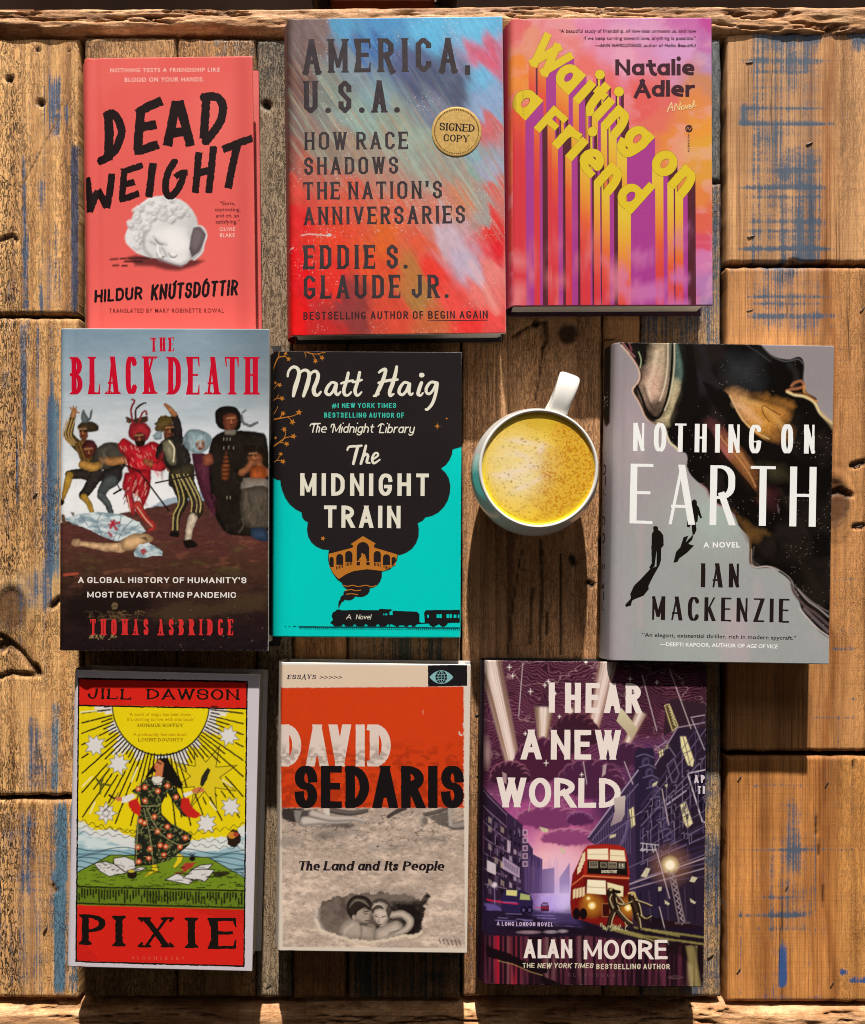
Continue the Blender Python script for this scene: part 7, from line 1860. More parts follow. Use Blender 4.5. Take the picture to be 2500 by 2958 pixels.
B.ell(568, 1752, 12, 18, s_('a5978c'), 1, 6); B.line([(628, 1716), (664, 1710)], 7, s_('1d1614'), .9, 5, 2); B.line([(636, 1728), (656, 1726)], 6, s_('1d1614'), .85, 4); B.line([(668, 1730), (682, 1752), (668, 1758)], 6, s_('4a3e38'), .8, 5); B.line([(640, 1772), (668, 1770)], 6, s_('2a1f1c'), .85, 4); B.poly([(600, 1786), (660, 1790), (650, 1806), (610, 1802)], s_('3f3530'), .8, 10)
skin([(688, 1728), (700, 1702), (740, 1690), (782, 1702), (794, 1742), (782, 1790), (752, 1814), (722, 1794), (698, 1762)], 'c0b0a3', w=24)
skin([(676, 1700), (686, 1652), (730, 1628), (784, 1644), (812, 1700), (800, 1742), (786, 1750), (776, 1712), (740, 1692), (704, 1700), (694, 1726)], '4f4540', w=22, lo=.5)
for o in range(6): B.line([(684 + o * 3, 1694 - o * 7), (730 + o * 4, 1654 + o * 4), (782 - o * 2, 1672 + o * 8)], 5, s_('c9bbae'), .6, 5, 2, curve=True)
B.line([(704, 1742), (724, 1748)], 7, s_('1d1614'), .85, 4); B.line([(748, 1750), (772, 1742)], 7, s_('1d1614'), .85, 4); B.line([(704, 1732), (724, 1734)], 5, s_('4a3e38'), .7, 4); B.line([(734, 1752), (728, 1778), (738, 1780)], 5, s_('6a5c54'), .8, 4, curve=True); B.line([(726, 1796), (746, 1797)], 7, s_('3a2826'), .9, 4); B.line([(760, 1790), (786, 1770)], 14, s_('6a5c52'), .55, 14)
B.line([(322, 1770), (350, 1838), (440, 1866), (540, 1896), (650, 1912), (780, 1898), (880, 1868), (960, 1878), (1004, 1844)], 20, s_('dccab6'), .9, 12, 12, 20)
for i in range(6): B.line([(1120 + i * 26, 1895 + i), (1128 + i * 27, 1920 + i * 3)], 8, s_('4a413e'), .8, 6, 4)
B.poly([(1282, 1030), (1330, 1030), (1330, 1995), (1290, 1995)], cr_, 1, 4, 5, 20); B.poly([(90, 1946), (1330, 1952), (1330, 2000), (90, 2000)], cr_, 1, 4, 5, 20)
# orange band
def ora(X, Y):
    c = C('cf3f17') * (.95 + .08 * fbm(X / 60, Y / 60, 3, 3))[..., None]
    w = sstep(.50, .56, fbm(X / 45, Y / 26, 4, 41)) * sstep(560, 720, Y)
    w = np.maximum(w * .5, .55 * sstep(.52, .6, fbm(X / 60, Y / 40, 3, 43)) * sstep(800, 900, Y))
    return mix(c, C('8f2a12'), w[..., None])
B.poly([(86, 262), (1280, 254), (1284, 1040), (98, 1040)], ora, 1, 3, 3, 20)
B.poly([(80, 112), (1302, 116), (1302, 250), (82, 258)], C('dcc6b0') , 1, 3)
B.line([(84, 102), (1300, 112)], 20, C('e6e2dc'), 1, 4)
for i in range(40):
    a_ = random.Random(i); B.ell(1278 + a_.random() * 10, 430 + a_.random() * 600, 3 + 3 * a_.random(), 4 + 4 * a_.random(), cr_, .9, 4)
B.line([(1250, 550), (1256, 566), (1268, 570)], 9, cr_, 1, 4); B.line([(1016, 408), (1016, 432)], 4, C('e0a080'), .9, 3)
nvy = C('2b2440')
B.text('ESSAYS', 136, 320, 178, 206, nvy, tv=.26, th=.11, slant=.2, gap=.25, serif=.06, st=.06, clip=False)
B.text('>>>>>', 346, 492, 180, 206, C('2a2024'), tv=.13, gap=.2, clip=False)
B.poly_fill([[(1048, 117), (1302, 112), (1302, 249), (1049, 254)]], C('1c191c'))
ey = C('84b6bc')
B.poly_fill([[(1058, 193)] + [(1058 + 154 * t, 193 - 44 * math.sin(math.pi * t) ** .8) for t in np.linspace(.05, .95, 20)] + [(1212, 193)] + [(1212 - 154 * t, 193 + 44 * math.sin(math.pi * t) ** .8) for t in np.linspace(.05, .95, 20)]], ey)
B.ellf(1134, 193, 38, 42, C('1c191c'))
B.strokes([[(1096, 193), (1172, 193)], [(1134, 151), (1134, 235)], [(1102, 172), (1134, 178), (1166, 172)], [(1102, 214), (1134, 208), (1166, 214)], [(1130, 152), (1112, 193), (1130, 234)], [(1138, 152), (1156, 193), (1138, 234)]], 3.4, ey, curve=True)
pk = C('d9c3b9')
def davc(X, Y):
    w = sstep(600, 690, Y) * sstep(.45, .56, fbm(X / 26, Y / 22, 4, 47)) * sstep(775, 740, Y)
    return mix(C('dccbc2'), C('9c8a82'), (w * .7)[..., None])
def split_text(txt, x0, x1, yt, yb, col, **kw):
    cap = yb - yt
    segs, (o, up) = B.segs_for(txt, (x0, yb), (x1, yb), cap, **kw)
    A = np.array([[q_[0], q_[1]] for q_ in segs] + [[q_[2], q_[3]] for q_ in segs]); pad = .3 * cap * B.m
    xs, ys = B._grid(A.min(0) - pad, A.max(0) + pad); m = B.segs_mask(xs, ys, segs)
    ty = (xs[None, :] - o[0]) * up[0] + (ys[:, None] - o[1]) * up[1]; m &= (ty >= 0) & (ty <= cap * B.m)
    # cut the long runs so a colour that varies across the letter can follow
    for k_ in range(4):
        mk = m.copy(); sel = (np.arange(len(xs)) // 7) % 4 == k_; mk[:, ~sel] = False
        B._runs(mk, xs, ys, col); B.layer -= 1
    B.layer += 1
split_text('DAVID', 90, 834, 500, 772, davc, tv=.215, th=.16, R=.42, gap=.12, kern=.1)
B.text('SEDARIS', 184, 1280, 768, 1042, C('191416'), tv=.225, th=.16, R=.42, gap=.085)
it = C('221a1e')
for w_, x0_, x1_ in (('The', 206, 342), ('Land', 370, 562), ('and', 590, 728), ('Its', 764, 850), ('People', 882, 1150)):
    B.text(w_, x0_, x1_, 1386, 1446, it, tv=.26, th=.12, slant=.2, gap=.06, serif=.05, st=.055, clip=False, rise=-.006 * (x1_ - x0_))
B.build(PRINT, C('c9bdb0'), C('dfd9d0'), WHITEB, WHITEB, page_inset=.002, back_shift=(.0012, 0.0))

# ---- purple night street with a red bus
B = Book('purple night street book with a red double decker bus under searchlight beams',
         (1370, 1870, 2080, 2900), 1439, [(58, 82), (1343, 90), (1360, 1990), (64, 1970)], 0.0255)
X, Y = B.X, B.Y
wv = fbm(X / 190, Y / 130, 4, 3)
cp = [(100, 150, '43202f'), (400, 150, '3a1a2a'), (700, 150, '3f1d2c'), (1000, 200, '331722'), (1250, 250, '301620'), (300, 450, '4a2038'), (600, 450, '4f2538'), (1000, 450, '4a2238'), (500, 650, '66264f'), (800, 600, '54244a'), (150, 650, '4a1d38'), (300, 800, '74346a'), (600, 850, '8a3d78'), (800, 850, '4c2450'),
      (350, 1000, 'ac4f8c'), (550, 1050, 'b85490'), (450, 1150, 'd67aa4'), (550, 1220, 'e8a0b4'), (450, 1260, 'e8a8c0'), (300, 1150, 'b868aa'), (400, 1330, 'c49ad8'), (520, 1400, 'ccb6f0'), (480, 1500, 'b8a0f0'), (300, 1400, '6a4a90'), (150, 1300, '3f2848'), (700, 1100, '8a3f70'), (1000, 700, '4a2a5c'), (900, 620, '5a2f5a'),
      (1100, 900, '2f2034'), (1250, 1100, '241a2a'), (1000, 1200, '2a1e30'), (1200, 1400, '1d1420'), (1100, 1550, '1d1219'), (300, 1600, '241a34'), (120, 1580, '3a2a50'), (600, 1620, '2a1c30'), (1200, 1650, '241218'), (400, 1720, '2c1422'), (150, 1760, '3a1420'), (700, 1780, '33141f'), (300, 1900, '3a1824'), (600, 1900, '3a1826'), (900, 1900, '361523'), (1200, 1850, '241018'), (1300, 1960, '2a1018')]
sky = B.cps(cp, 4.5, X + (wv - .5) * 120, Y + (fbm(X / 170, Y / 120, 4, 8) - .5) * 120)
# engraved cloud lines
ph_ = (Y + 120 * fbm(X / 120, Y / 120, 4, 21) + 40 * np.sin(X / 110)) / 17.0
ln = sstep(.30, .08, np.abs((ph_ % 1) - .5))
up_ = sstep(1000, 780, Y)
sky = mix(sky, C('8a5068'), (ln * .55 * up_)[..., None])
cl = np.abs(fbm(X / 170, Y / 120, 5, 27) - .5)
sky = mix(sky, C('a8808a'), (sstep(.018, .004, cl) * .65 * sstep(1250, 900, Y))[..., None])
sky = mix(sky, C('2a1020'), (sstep(.50, .62, fbm(X / 200, Y / 150, 4, 29)) * .45 * up_)[..., None])
B.rgb = sky * (.85 + .3 * fbm(X / 7, Y / 9, 2, 5))[..., None]
def puff(cx, cy, rx, ry, c, c2):
    for i in range(9):
        a = math.pi * (1 + i / 8); px, py = cx + rx * math.cos(a), cy + ry * math.sin(a)
        B.ell(px, py, rx * .34, ry * .42, C(c2), 1, 6, 0, 6); B.ell(px + 3, py + 7, rx * .32, ry * .40, C(c), 1, 8, 0, 6)
    B.ell(cx, cy, rx, ry, C(c), 1, 14, 0, 10)
B.ell(480, 1230, 230, 150, C('e89ab4'), .6, 170); B.ell(460, 1280, 170, 110, C('f6c4cc'), .75, 120)
def beam(p, q, w0, w1, c, seed):
    p = np.array(p, float); q = np.array(q, float); d = q - p; L_ = np.hypot(*d); d /= L_; nrm = np.array([-d[1], d[0]])
    pts = [p - nrm * w0 / 2, p + nrm * w0 / 2, q + nrm * w1 / 2, q - nrm * w1 / 2]
    def f(Xa, Ya):
        t = (Xa - p[0]) * d[0] + (Ya - p[1]) * d[1]; s = (Xa - p[0]) * nrm[0] + (Ya - p[1]) * nrm[1]
        hw_ = (w0 + (w1 - w0) * np.clip(t / L_, 0, 1)) / 2
        n_ = vn(s / hw_ * 9, t / 400, seed)
        e_ = np.exp(-(s / hw_ / .55) ** 2)
        return mix(C(c) * (.45 + .5 * np.clip(1 - t / L_, 0, 1))[..., None], np.array([.90, .74, .68]), np.clip(e_ * 1.15 + (n_ - .5) * 1.0, 0, 1)[..., None])
    B.poly(pts, f, .93, 16)
beam((232, 700), (90, 70), 78, 130, 'b08a78', 3); beam((700, 470), (790, 60), 60, 110, 'b07a68', 5); beam((400, 570), (410, 350), 40, 110, 'a8845a', 7); beam((860, 640), (980, 380), 30, 70, 'b08068', 9); beam((590, 420), (560, 360), 30, 60, 'a07058', 11)
puff(590, 520, 110, 100, '3c1c2c', '6a3a48'); puff(400, 680, 130, 110, '4a1f38', '7a4560'); puff(680, 790, 150, 100, '4d2444', '7d4a68'); puff(210, 760, 90, 70, '3d1c30', '8a5068'); puff(880, 640, 110, 60, '43223f', '80506c')
puff(440, 1010, 150, 60, '7a3868', 'b0688f'); puff(560, 1120, 130, 44, '8f4478', 'c07a9c'); puff(620, 1010, 60, 36, '5a2854', '8f5884')
B.ell(72, 620, 20, 70, C('d8b0b0'), .6, 30)
# buildings on the left
def quad(p, c, a=1, soft=4): B.poly(p, C(c), a, soft)
quad([(60, 830), (190, 960), (205, 1470), (60, 1500)], '2c1d33'); quad([(190, 960), (285, 1040), (290, 1450), (200, 1470)], '352440'); quad([(285, 1100), (345, 1180), (345, 1440), (285, 1450)], '3f2c50'); quad([(345, 1210), (400, 1240), (400, 1440), (345, 1440)], '4a3562'); quad([(400, 1300), (470, 1290), (470, 1440), (400, 1440)], '553f7a', .9); quad([(535, 1300), (560, 1260), (560, 1440), (500, 1440), (500, 1350)], '5a4484', .9)
for k_ in range(7): B.line([(62, 850 + k_ * 90), (190, 980 + k_ * 72)], 6, C('8a6a8c'), .75, 4)
rq = random.Random(11)
for i in range(9):
    for j in range(3):
        x0_ = 84 + j * 36; y0_ = 990 + i * 52 + j * 28
        if y0_ < 1420: quad([(x0_, y0_), (x0_ + 20, y0_ + 14), (x0_ + 20, y0_ + 44), (x0_, y0_ + 34)], rq.choice(('1a1018', '1a1018', 'b9a48c', '8d7a78', '54405c')), .9)
for i in range(7):
    for j in range(3): quad([(206 + j * 26, 1060 + i * 52 + j * 16), (222 + j * 26, 1070 + i * 52 + j * 16), (222 + j * 26, 1098 + i * 52 + j * 12), (206 + j * 26, 1092 + i * 52 + j * 12)], rq.choice(('1f1424', '1f1424', '7a6488', 'a890a8')), .85)
for i in range(5): quad([(284, 1068 + i * 46), (314, 1068 + i * 46), (314, 1100 + i * 46), (284, 1100 + i * 46)], 'c9a8c0', .8); quad([(290, 1074 + i * 46), (308, 1074 + i * 46), (308, 1094 + i * 46), (290, 1094 + i * 46)], '4a2f58', .9)
quad([(76, 1246), (128, 1270), (128, 1334), (76, 1310)], 'd0c0cc', .95); quad([(168, 1226), (266, 1290), (266, 1350), (168, 1296)], 'b8a0c0', .9); quad([(195, 1128), (214, 1134), (212, 1206), (194, 1198)], 'c9b0c8', .85)
for i in range(14): B.line([(176 + i * 6, 1244 + i * 4), (178 + i * 6, 1280 + i * 4)], 3, C('3a2248'), .9, 2)
for i in range(22): B.line([(300 + i * 9, 1220 + rq.random() * 80), (300 + i * 9, 1440)], 3, C('8a70b8'), .5, 3)
B.ell(520, 1400, 90, 150, C('c9b4f0'), .45, 120); B.ell(540, 1480, 60, 70, C('e0d0ff'), .55, 60)
# buildings on the right
quad([(660, 1120), (860, 840), (960, 700), (960, 1500), (880, 1480), (880, 1200), (700, 1150)], '3a2a48'); quad([(940, 620), (960, 590), (1050, 590), (1100, 980), (1150, 1200), (1150, 1600), (950, 1560)], '2a1f38'); quad([(1050, 690), (1130, 560), (1190, 460), (1360, 430), (1370, 1640), (1150, 1600), (1140, 1180)], '2b1e30')
quad([(1110, 520), (1120, 340), (1160, 300), (1360, 330), (1360, 470), (1190, 470)], '33202c')
for i in range(9):
    y0_ = 640 + i * 62; B.line([(950 + i * 20, y0_), (1000 + i * 20, y0_ - 14), (1050 + i * 14, y0_ + 6)], 7, C('6f6288'), .75, 5, curve=True); B.ell(1005 + i * 20, y0_ + 30, 22, 28, C('51466a'), .8, 8, .4); B.ell(1008 + i * 20, y0_ + 34, 12, 16, C('241a30'), .8, 5, .4)
for (xa, ya, xb, yb_, w_, c_) in ((670, 1110, 960, 720, 9, 'a890b0'), (690, 1130, 960, 800, 6, '7a6890'), (720, 1150, 980, 960, 6, '7a6890'), (1060, 690, 1190, 470, 8, 'a08aa0'), (1190, 470, 1350, 440, 7, 'a08aa0'), (1130, 920, 1240, 840, 9, 'b8a8c0'), (1120, 900, 1250, 800, 5, '8a7898'), (1150, 1160, 1360, 1040, 10, '6a5a78'), (1060, 600, 1130, 545, 6, '9a88a0'),
                                  (900, 1390, 1360, 1230, 8, 'b09aa8'), (900, 1420, 1360, 1290, 7, 'a08a9c'), (940, 1370, 1360, 1210, 5, '7d6a84'), (880, 1300, 1150, 1180, 6, '6a5878'), (1100, 520, 1180, 640, 5, '8a7890'), (1270, 410, 1350, 396, 5, 'c0b0c0'), (1275, 420, 1350, 600, 5, 'c0b0c0')): B.line([(xa, ya), (xb, yb_)], w_, C(c_), .85, 4)
for i in range(14): B.line([(900 + i * 2, 940 + i * 6), (760 - i * 4 + 130, 1130 + i * 4)], 3, C('6f6088'), .5, 3)
for i in range(16): B.line([(700 + i * 14, 1110 - i * 18), (706 + i * 14, 1180 + i * 2)], 5, C('665880'), .6, 4)
for pts in ([(1205, 520), (1240, 520), (1290, 660), (1282, 700), (1250, 690), (1212, 590)], [(1206, 920), (1240, 900), (1282, 1030), (1250, 1060), (1228, 1030)], [(905, 950), (935, 930), (945, 1040), (920, 1060), (915, 1000)], [(1080, 610), (1108, 590), (1110, 630), (1086, 650)], [(1120, 574), (1136, 566), (1138, 590), (1122, 598)]):
    B.poly(pts, C('e6dca8'), 1, 4); P_ = np.array(pts, float); c_ = P_.mean(0); B.line([P_[0] * .5 + P_[1] * .5, c_ * 2 - (P_[0] * .5 + P_[1] * .5)], 5, C('3a2830'), .9, 3); B.line([c_ + (-30, 12), c_ + (30, -12)], 5, C('3a2830'), .9, 3); B.line(list(pts) + [pts[0]], 5, C('57465c'), .9, 3)
for pts in ([(1130, 690), (1170, 650), (1200, 740), (1180, 790), (1160, 790)],): B.line(list(pts) + [pts[0]], 8, C('6a5a78'), .9, 4)
quad([(1116, 340), (1142, 332), (1194, 460), (1160, 490), (1130, 420)], '5a4a30'); B.line([(1116, 340), (1142, 332), (1194, 460), (1162, 490), (1116, 340)], 5, C('d0c08c'), .9, 3)
for i in range(7): B.line([(1140 + i * 5, 345 + i * 17), (1152 + i * 5, 356 + i * 17)], 6, C('e0d49c'), .9, 3)
quad([(1246, 740), (1358, 712), (1358, 1026), (1336, 1020)], '191222'); B.line([(1358, 716), (1250, 738), (1336, 1018), (1352, 1026)], 7, C('d0c4d4'), .95, 3)
for i in range(8): B.line([(1150, 1130 + i * 17), (1358, 1040 + i * 24)], 7, C('33284c') if i % 2 else C('1a1428'), .9, 4)
for i in range(8): B.line([(920 + i * 52, 1440 - i * 6), (930 + i * 52, 1600)], 7, C('120c14') if i % 2 else C('4a3a50'), .7, 5)
rb = random.Random(17)
def on_right(f, h): return (1358 - 400 * f, (400 + 560 * f) + (1480 - (400 + 560 * f) - 60) * h)
for k_ in range(13):          # storeys
    h = k_ / 13; B.line([on_right(f, h) for f in np.linspace(0, .95, 8)], 5 if k_ % 3 else 8, C('7d6a90') if k_ % 2 else C('4d3f60'), .6, 4)
for k_ in range(26):
    f = k_ / 26; h0 = rb.uniform(0, .5); B.line([on_right(f, h0), on_right(f, h0 + rb.uniform(.1, .4))], 4, C(('8a76a0', '57486c', '140e18')[k_ % 3]), .7, 3)
for k_ in range(46):
    f, h = rb.uniform(0, .9), rb.uniform(.05, .8); p = np.array(on_right(f, h)); w_, hh_ = rb.uniform(8, 16), rb.uniform(20, 44)
    q_ = [p, p + (w_, -w_ * .6), p + (w_ + 2, hh_ - w_ * .6), p + (2, hh_)]; B.poly(q_, C('120c16'), .8, 3); B.line([q_[0], q_[1], q_[2]], 4, C('8a7898'), .7, 3)
for k_ in range(60):
    px, py = rb.uniform(70, 280), rb.uniform(960, 1440)
    if py < 850 + (px - 60) * .9: continue
    B.line([(px, py), (px, py + rb.uniform(14, 50))], 4, C(('9a86a8', '6a5880', '160e1a')[k_ % 3]), .65, 3)
# lamp, falling papers, rain
B.ell(1148, 1276, 90, 90, C('b07a58'), .45, 110); B.ell(1148, 1274, 42, 42, C('f2d9a4'), .9, 36); B.ell(1148, 1274, 26, 26, C('fff4dc'), 1, 10)
for i in range(9): B.line([(1150 + i * 7, 1320 + i * 33), (1172 + i * 7, 1340 + i * 33), (1154 + i * 8, 1350 + i * 34)], 6, C('a8949c'), .85, 4)
B.line([(1140, 1310), (1200, 1610)], 8, C('8a7880'), .8, 4); B.line([(1170, 1310), (1235, 1610)], 8, C('8a7880'), .8, 4); B.line([(1180, 1615), (1260, 1612)], 12, C('5d4c54'), .9, 4)
for l in ([(976, 1146), (1080, 1158)], [(990, 1146), (986, 1190)], [(1010, 1150), (1012, 1200)], [(1040, 1156), (1050, 1200)], [(1060, 1156), (1060, 1190)], [(990, 1186), (1060, 1186)]): B.line(l, 5, C('c9c0cc'), .85, 3)
B.line([(985, 1176), (975, 1186), (990, 1192), (1000, 1180)], 6, C('c9c0cc'), .85, 3)
pap = lambda pts, c='c9bf9c': (B.poly(pts, C(c), .95, 3), B.line([pts[0], pts[2]], 3, C('9c9070'), .5, 3))
pap([(835, 430), (862, 355), (930, 440), (958, 480), (920, 536), (890, 490)]); pap([(816, 880), (886, 868), (880, 980), (862, 1016), (800, 1046), (826, 960)], 'b9a8ac'); pap([(756, 690), (776, 684), (770, 740), (748, 760)], 'b8a0a8'); pap([(165, 730), (190, 740), (190, 800), (172, 790)], 'b08a98')
for pts in ([(1008, 1290), (1032, 1296), (1010, 1348), (976, 1340)], [(1276, 1340), (1308, 1350), (1290, 1376), (1262, 1370)], [(1078, 1404), (1098, 1402), (1096, 1424), (1080, 1428)], [(1116, 1480), (1146, 1500), (1138, 1510), (1118, 1500)], [(1264, 1470), (1300, 1494), (1290, 1502), (1268, 1490)], [(1044, 800), (1076, 782), (1068, 806), (1046, 816)], [(1116, 806), (1134, 800), (1128, 822)], [(796, 1100), (832, 1092), (826, 1110), (794, 1118)], [(505, 1170), (532, 1190), (530, 1210), (508, 1200)], [(380, 1050), (436, 1064), (430, 1084), (400, 1080)]): pap(pts, 'd0c8a8')
for x0_, y0_, x1_, y1_ in ((985, 165, 1070, 488), (1145, 130, 1270, 475), (1100, 830, 1140, 1040), (1065, 1180, 1145, 1470), (285, 90, 262, 400), (640, 670, 660, 800), (1085, 1520, 1186, 1932), (330, 900, 320, 960), (880, 670, 930, 800)): B.line([(x0_, y0_), (x1_, y1_)], 5, C('d0bcc4'), .75, 3)
for cx, cy, rr in ((207, 116, 13), (226, 167, 11), (330, 258, 13), (415, 222, 10), (435, 200, 10), (422, 677, 13), (630, 745, 9), (914, 185, 11), (655, 88, 8), (500, 405, 8), (1070, 205, 9), (300, 505, 9), (475, 270, 8), (940, 260, 8)):
    B.line([(cx - rr, cy), (cx + rr, cy)], 4, C('efe4e0'), .95, 3); B.line([(cx, cy - rr * 1.2), (cx, cy + rr * 1.2)], 4, C('efe4e0'), .95, 3); B.ell(cx, cy, 4, 4, C('fff6f0'), 1, 3)
# cars and street
B.poly([(60, 1520), (340, 1540), (560, 1560), (760, 1640), (1100, 1640), (1370, 1640), (1370, 1720), (60, 1690)], C('1d1428'), .8, 20, 8); B.poly([(300, 1545), (570, 1545), (640, 1640), (420, 1600)], C('4a3a70'), .7, 40)
for i in range(40):
    a_ = random.Random(i + 50); px = 100 + a_.random() * 600; py = 1540 + a_.random() * 100; B.line([(px, py), (px + 40 + a_.random() * 60, py + 3)], 4, C(('7a62a8', '9c86c8', '3a2c54')[i % 3]), .6, 3)
fig2 = lambda pts, c, a=1: B.poly(pts, C(c), a, 4)
fig2([(156, 1500), (166, 1440), (196, 1416), (280, 1420), (330, 1450), (346, 1490), (342, 1548), (290, 1556), (170, 1548)], '2a1f48'); fig2([(190, 1420), (252, 1424), (250, 1456), (188, 1450)], 'd6cf8a'); fig2([(272, 1440), (326, 1452), (328, 1480), (268, 1476)], 'a8b070'); B.line([(76, 1478), (150, 1492), (255, 1502)], 8, C('d02048'), .95, 5); B.line([(172, 1490), (250, 1494)], 6, C('6f5aa0'), .9, 4)
for cx in (290, 326): B.ell(cx, 1538, 18, 22, C('120c1c'), 1, 4); B.ell(cx, 1538, 8, 11, C('54487c'), 1, 4)
fig2([(388, 1530), (392, 1505), (405, 1492), (432, 1494), (440, 1520), (438, 1546), (392, 1546)], '4a1f3a'); fig2([(398, 1500), (430, 1500), (430, 1514), (398, 1514)], '8a70a8'); B.line([(360, 1522), (436, 1526)], 6, C('c02a48'), .8, 4)
fig2([(74, 1520), (60, 1520), (60, 1500), (120, 1506), (160, 1530), (160, 1544), (70, 1540)], '6a58a0', .8); B.line([(120, 1390), (122, 1500)], 5, C('8a78a8'), .8, 3); B.ell(120, 1392, 14, 14, C('f0e0f0'), .9, 16)
# the bus
red_ = 'a82018'
fig2([(566, 1410), (576, 1330), (610, 1260), (640, 1190), (668, 1160), (760, 1150), (850, 1158), (884, 1176), (900, 1240), (912, 1330), (906, 1366), (914, 1500), (926, 1600), (880, 1640), (720, 1626), (640, 1600), (572, 1580), (562, 1500)], '7d1714'); fig2([(648, 1180), (668, 1160), (760, 1152), (850, 1160), (886, 1180), (910, 1330), (640, 1336)], 'a5241a'); fig2([(640, 1340), (906, 1366), (920, 1590), (650, 1580)], '641210')
fig2([(664, 1182), (784, 1178), (786, 1244), (664, 1240)], 'f2e4c4'); fig2([(796, 1184), (878, 1190), (888, 1252), (796, 1248)], 'f0e0bc'); B.line([(664, 1212), (786, 1212)], 4, C('a89878'), .8, 3); B.line([(796, 1218), (884, 1222)], 4, C('a89878'), .8, 3)
fig2([(664, 1246), (896, 1256), (900, 1336), (662, 1326)], '17120f')
for (a, b, c_, d) in ((676, 1254, 724, 1290), (742, 1260, 774, 1288), (786, 1258, 834, 1292), (848, 1264, 880, 1292)): B.line([(a, b), (c_, b + 2), (c_, d), (a, d), (a, b)], 4, C('a89c84'), .8, 3)
for yy in (1264, 1274, 1283): B.line([(682, yy), (718, yy + 1)], 4, C('b0a48c'), .7, 3); B.line([(792, yy), (828, yy + 2)], 4, C('b0a48c'), .7, 3); B.line([(747, yy), (768, yy + 1)], 3, C('8a806c'), .7, 3)
B.line([(640, 1338), (906, 1352)], 9, C('d8794a'), .9, 4)
for i in range(5): fig2([(606 + i * 9, 1290 - i * 26), (626 + i * 8, 1268 - i * 24), (626 + i * 8, 1310 - i * 20), (604 + i * 8, 1330 - i * 22)], 'e6d2b0') if i < 4 else None
for i in range(4): fig2([(580 + i * 18, 1420 - i * 4), (594 + i * 18, 1412 - i * 4), (594 + i * 18, 1464 - i * 4), (580 + i * 18, 1474 - i * 4)], 'e6cfa4')
B.line([(576, 1390), (640, 1340)], 7, C('d8794a'), .8, 4)
fig2([(664, 1360), (770, 1366), (772, 1448), (660, 1440)], 'f5e9cc'); fig2([(780, 1376), (874, 1400), (872, 1460), (786, 1450)], 'e9dcae'); B.line([(664, 1402), (770, 1408)], 5, C('a08a68'), .8, 3)
for cx, cy, rr in ((690, 1512, 22), (902, 1524, 20), (670, 1470, 10)): B.ell(cx, cy, rr * 2.6, rr * 2.6, C('d08a2a'), .55, rr * 2.4); B.ell(cx, cy, rr, rr, C('f8d878'), 1, 10); B.ell(cx, cy, rr * .5, rr * .5, C('fff8dc'), 1, 6)
fig2([(748, 1500), (800, 1500), (800, 1580), (750, 1578)], '3a0d0c'); B.line([(750, 1500), (796, 1500), (796, 1578), (750, 1576), (750, 1500)], 4, C('c07a4a'), .8, 3)
for cx in (600, 640): B.ell(cx, 1560, 22, 34, C('150c10'), 1, 4)
# runners in front of the bus
B.poly([(60, 1640), (640, 1620), (900, 1630), (1370, 1700), (1370, 1760), (900, 1700), (400, 1680)], C('1a0f16'), .6, 30, 8)
for l in ([(800, 1640), (1000, 1690), (1360, 1740)], [(760, 1640), (980, 1700)], [(940, 1640), (1200, 1690)], [(1000, 1650), (1360, 1700)], [(860, 1655), (1060, 1720)]): B.line(l, 10, C('a89a5a'), .65, 9, 3)
def runner(pts_l, head):
    for l, w_ in pts_l: B.line(l, w_, C('201410'), 1, 3, curve=True); B.line([(p[0] + w_ * .38, p[1] - 3) for p in l], 5, C('d8c694'), .85, 3, curve=True); B.line([(p[0] - w_ * .1, p[1]) for p in l], w_ * .3, C('4a3428'), .6, 6, curve=True)
    B.ell(head[0], head[1], 15, 17, C('241812'), 1, 3); B.ell(head[0] + 5, head[1] - 6, 8, 7, C('c9b484'), .8, 6)
runner([([(806, 1440), (816, 1500), (830, 1540)], 60), ([(822, 1540), (800, 1590), (790, 1640)], 32), ([(836, 1540), (880, 1590), (915, 1618)], 32), ([(830, 1450), (870, 1500), (850, 1505)], 16), ([(800, 1450), (790, 1480), (810, 1530)], 16)], (796, 1424)); B.line([(820, 1428), (850, 1432)], 20, C('1a1210'), 1, 4)
runner([([(930, 1470), (950, 1520), (962, 1580)], 58), ([(950, 1560), (964, 1600), (970, 1644)], 20), ([(970, 1570), (1000, 1590), (1030, 1576)], 20), ([(940, 1480), (1000, 1500), (1036, 1516)], 13), ([(920, 1490), (870, 1510), (840, 1500)], 13)], (922, 1452)); B.line([(905, 1440), (935, 1436), (945, 1462)], 10, C('d9b878'), .9, 5, curve=True)
for i in range(30):
    a_ = random.Random(i + 5); px = 740 + a_.random() * 160; py = 1630 + a_.random() * 30; B.line([(px, py), (px + 20 * (a_.random() - .5), py - 24 * a_.random())], 4, C('d6d0a0'), .7, 3)
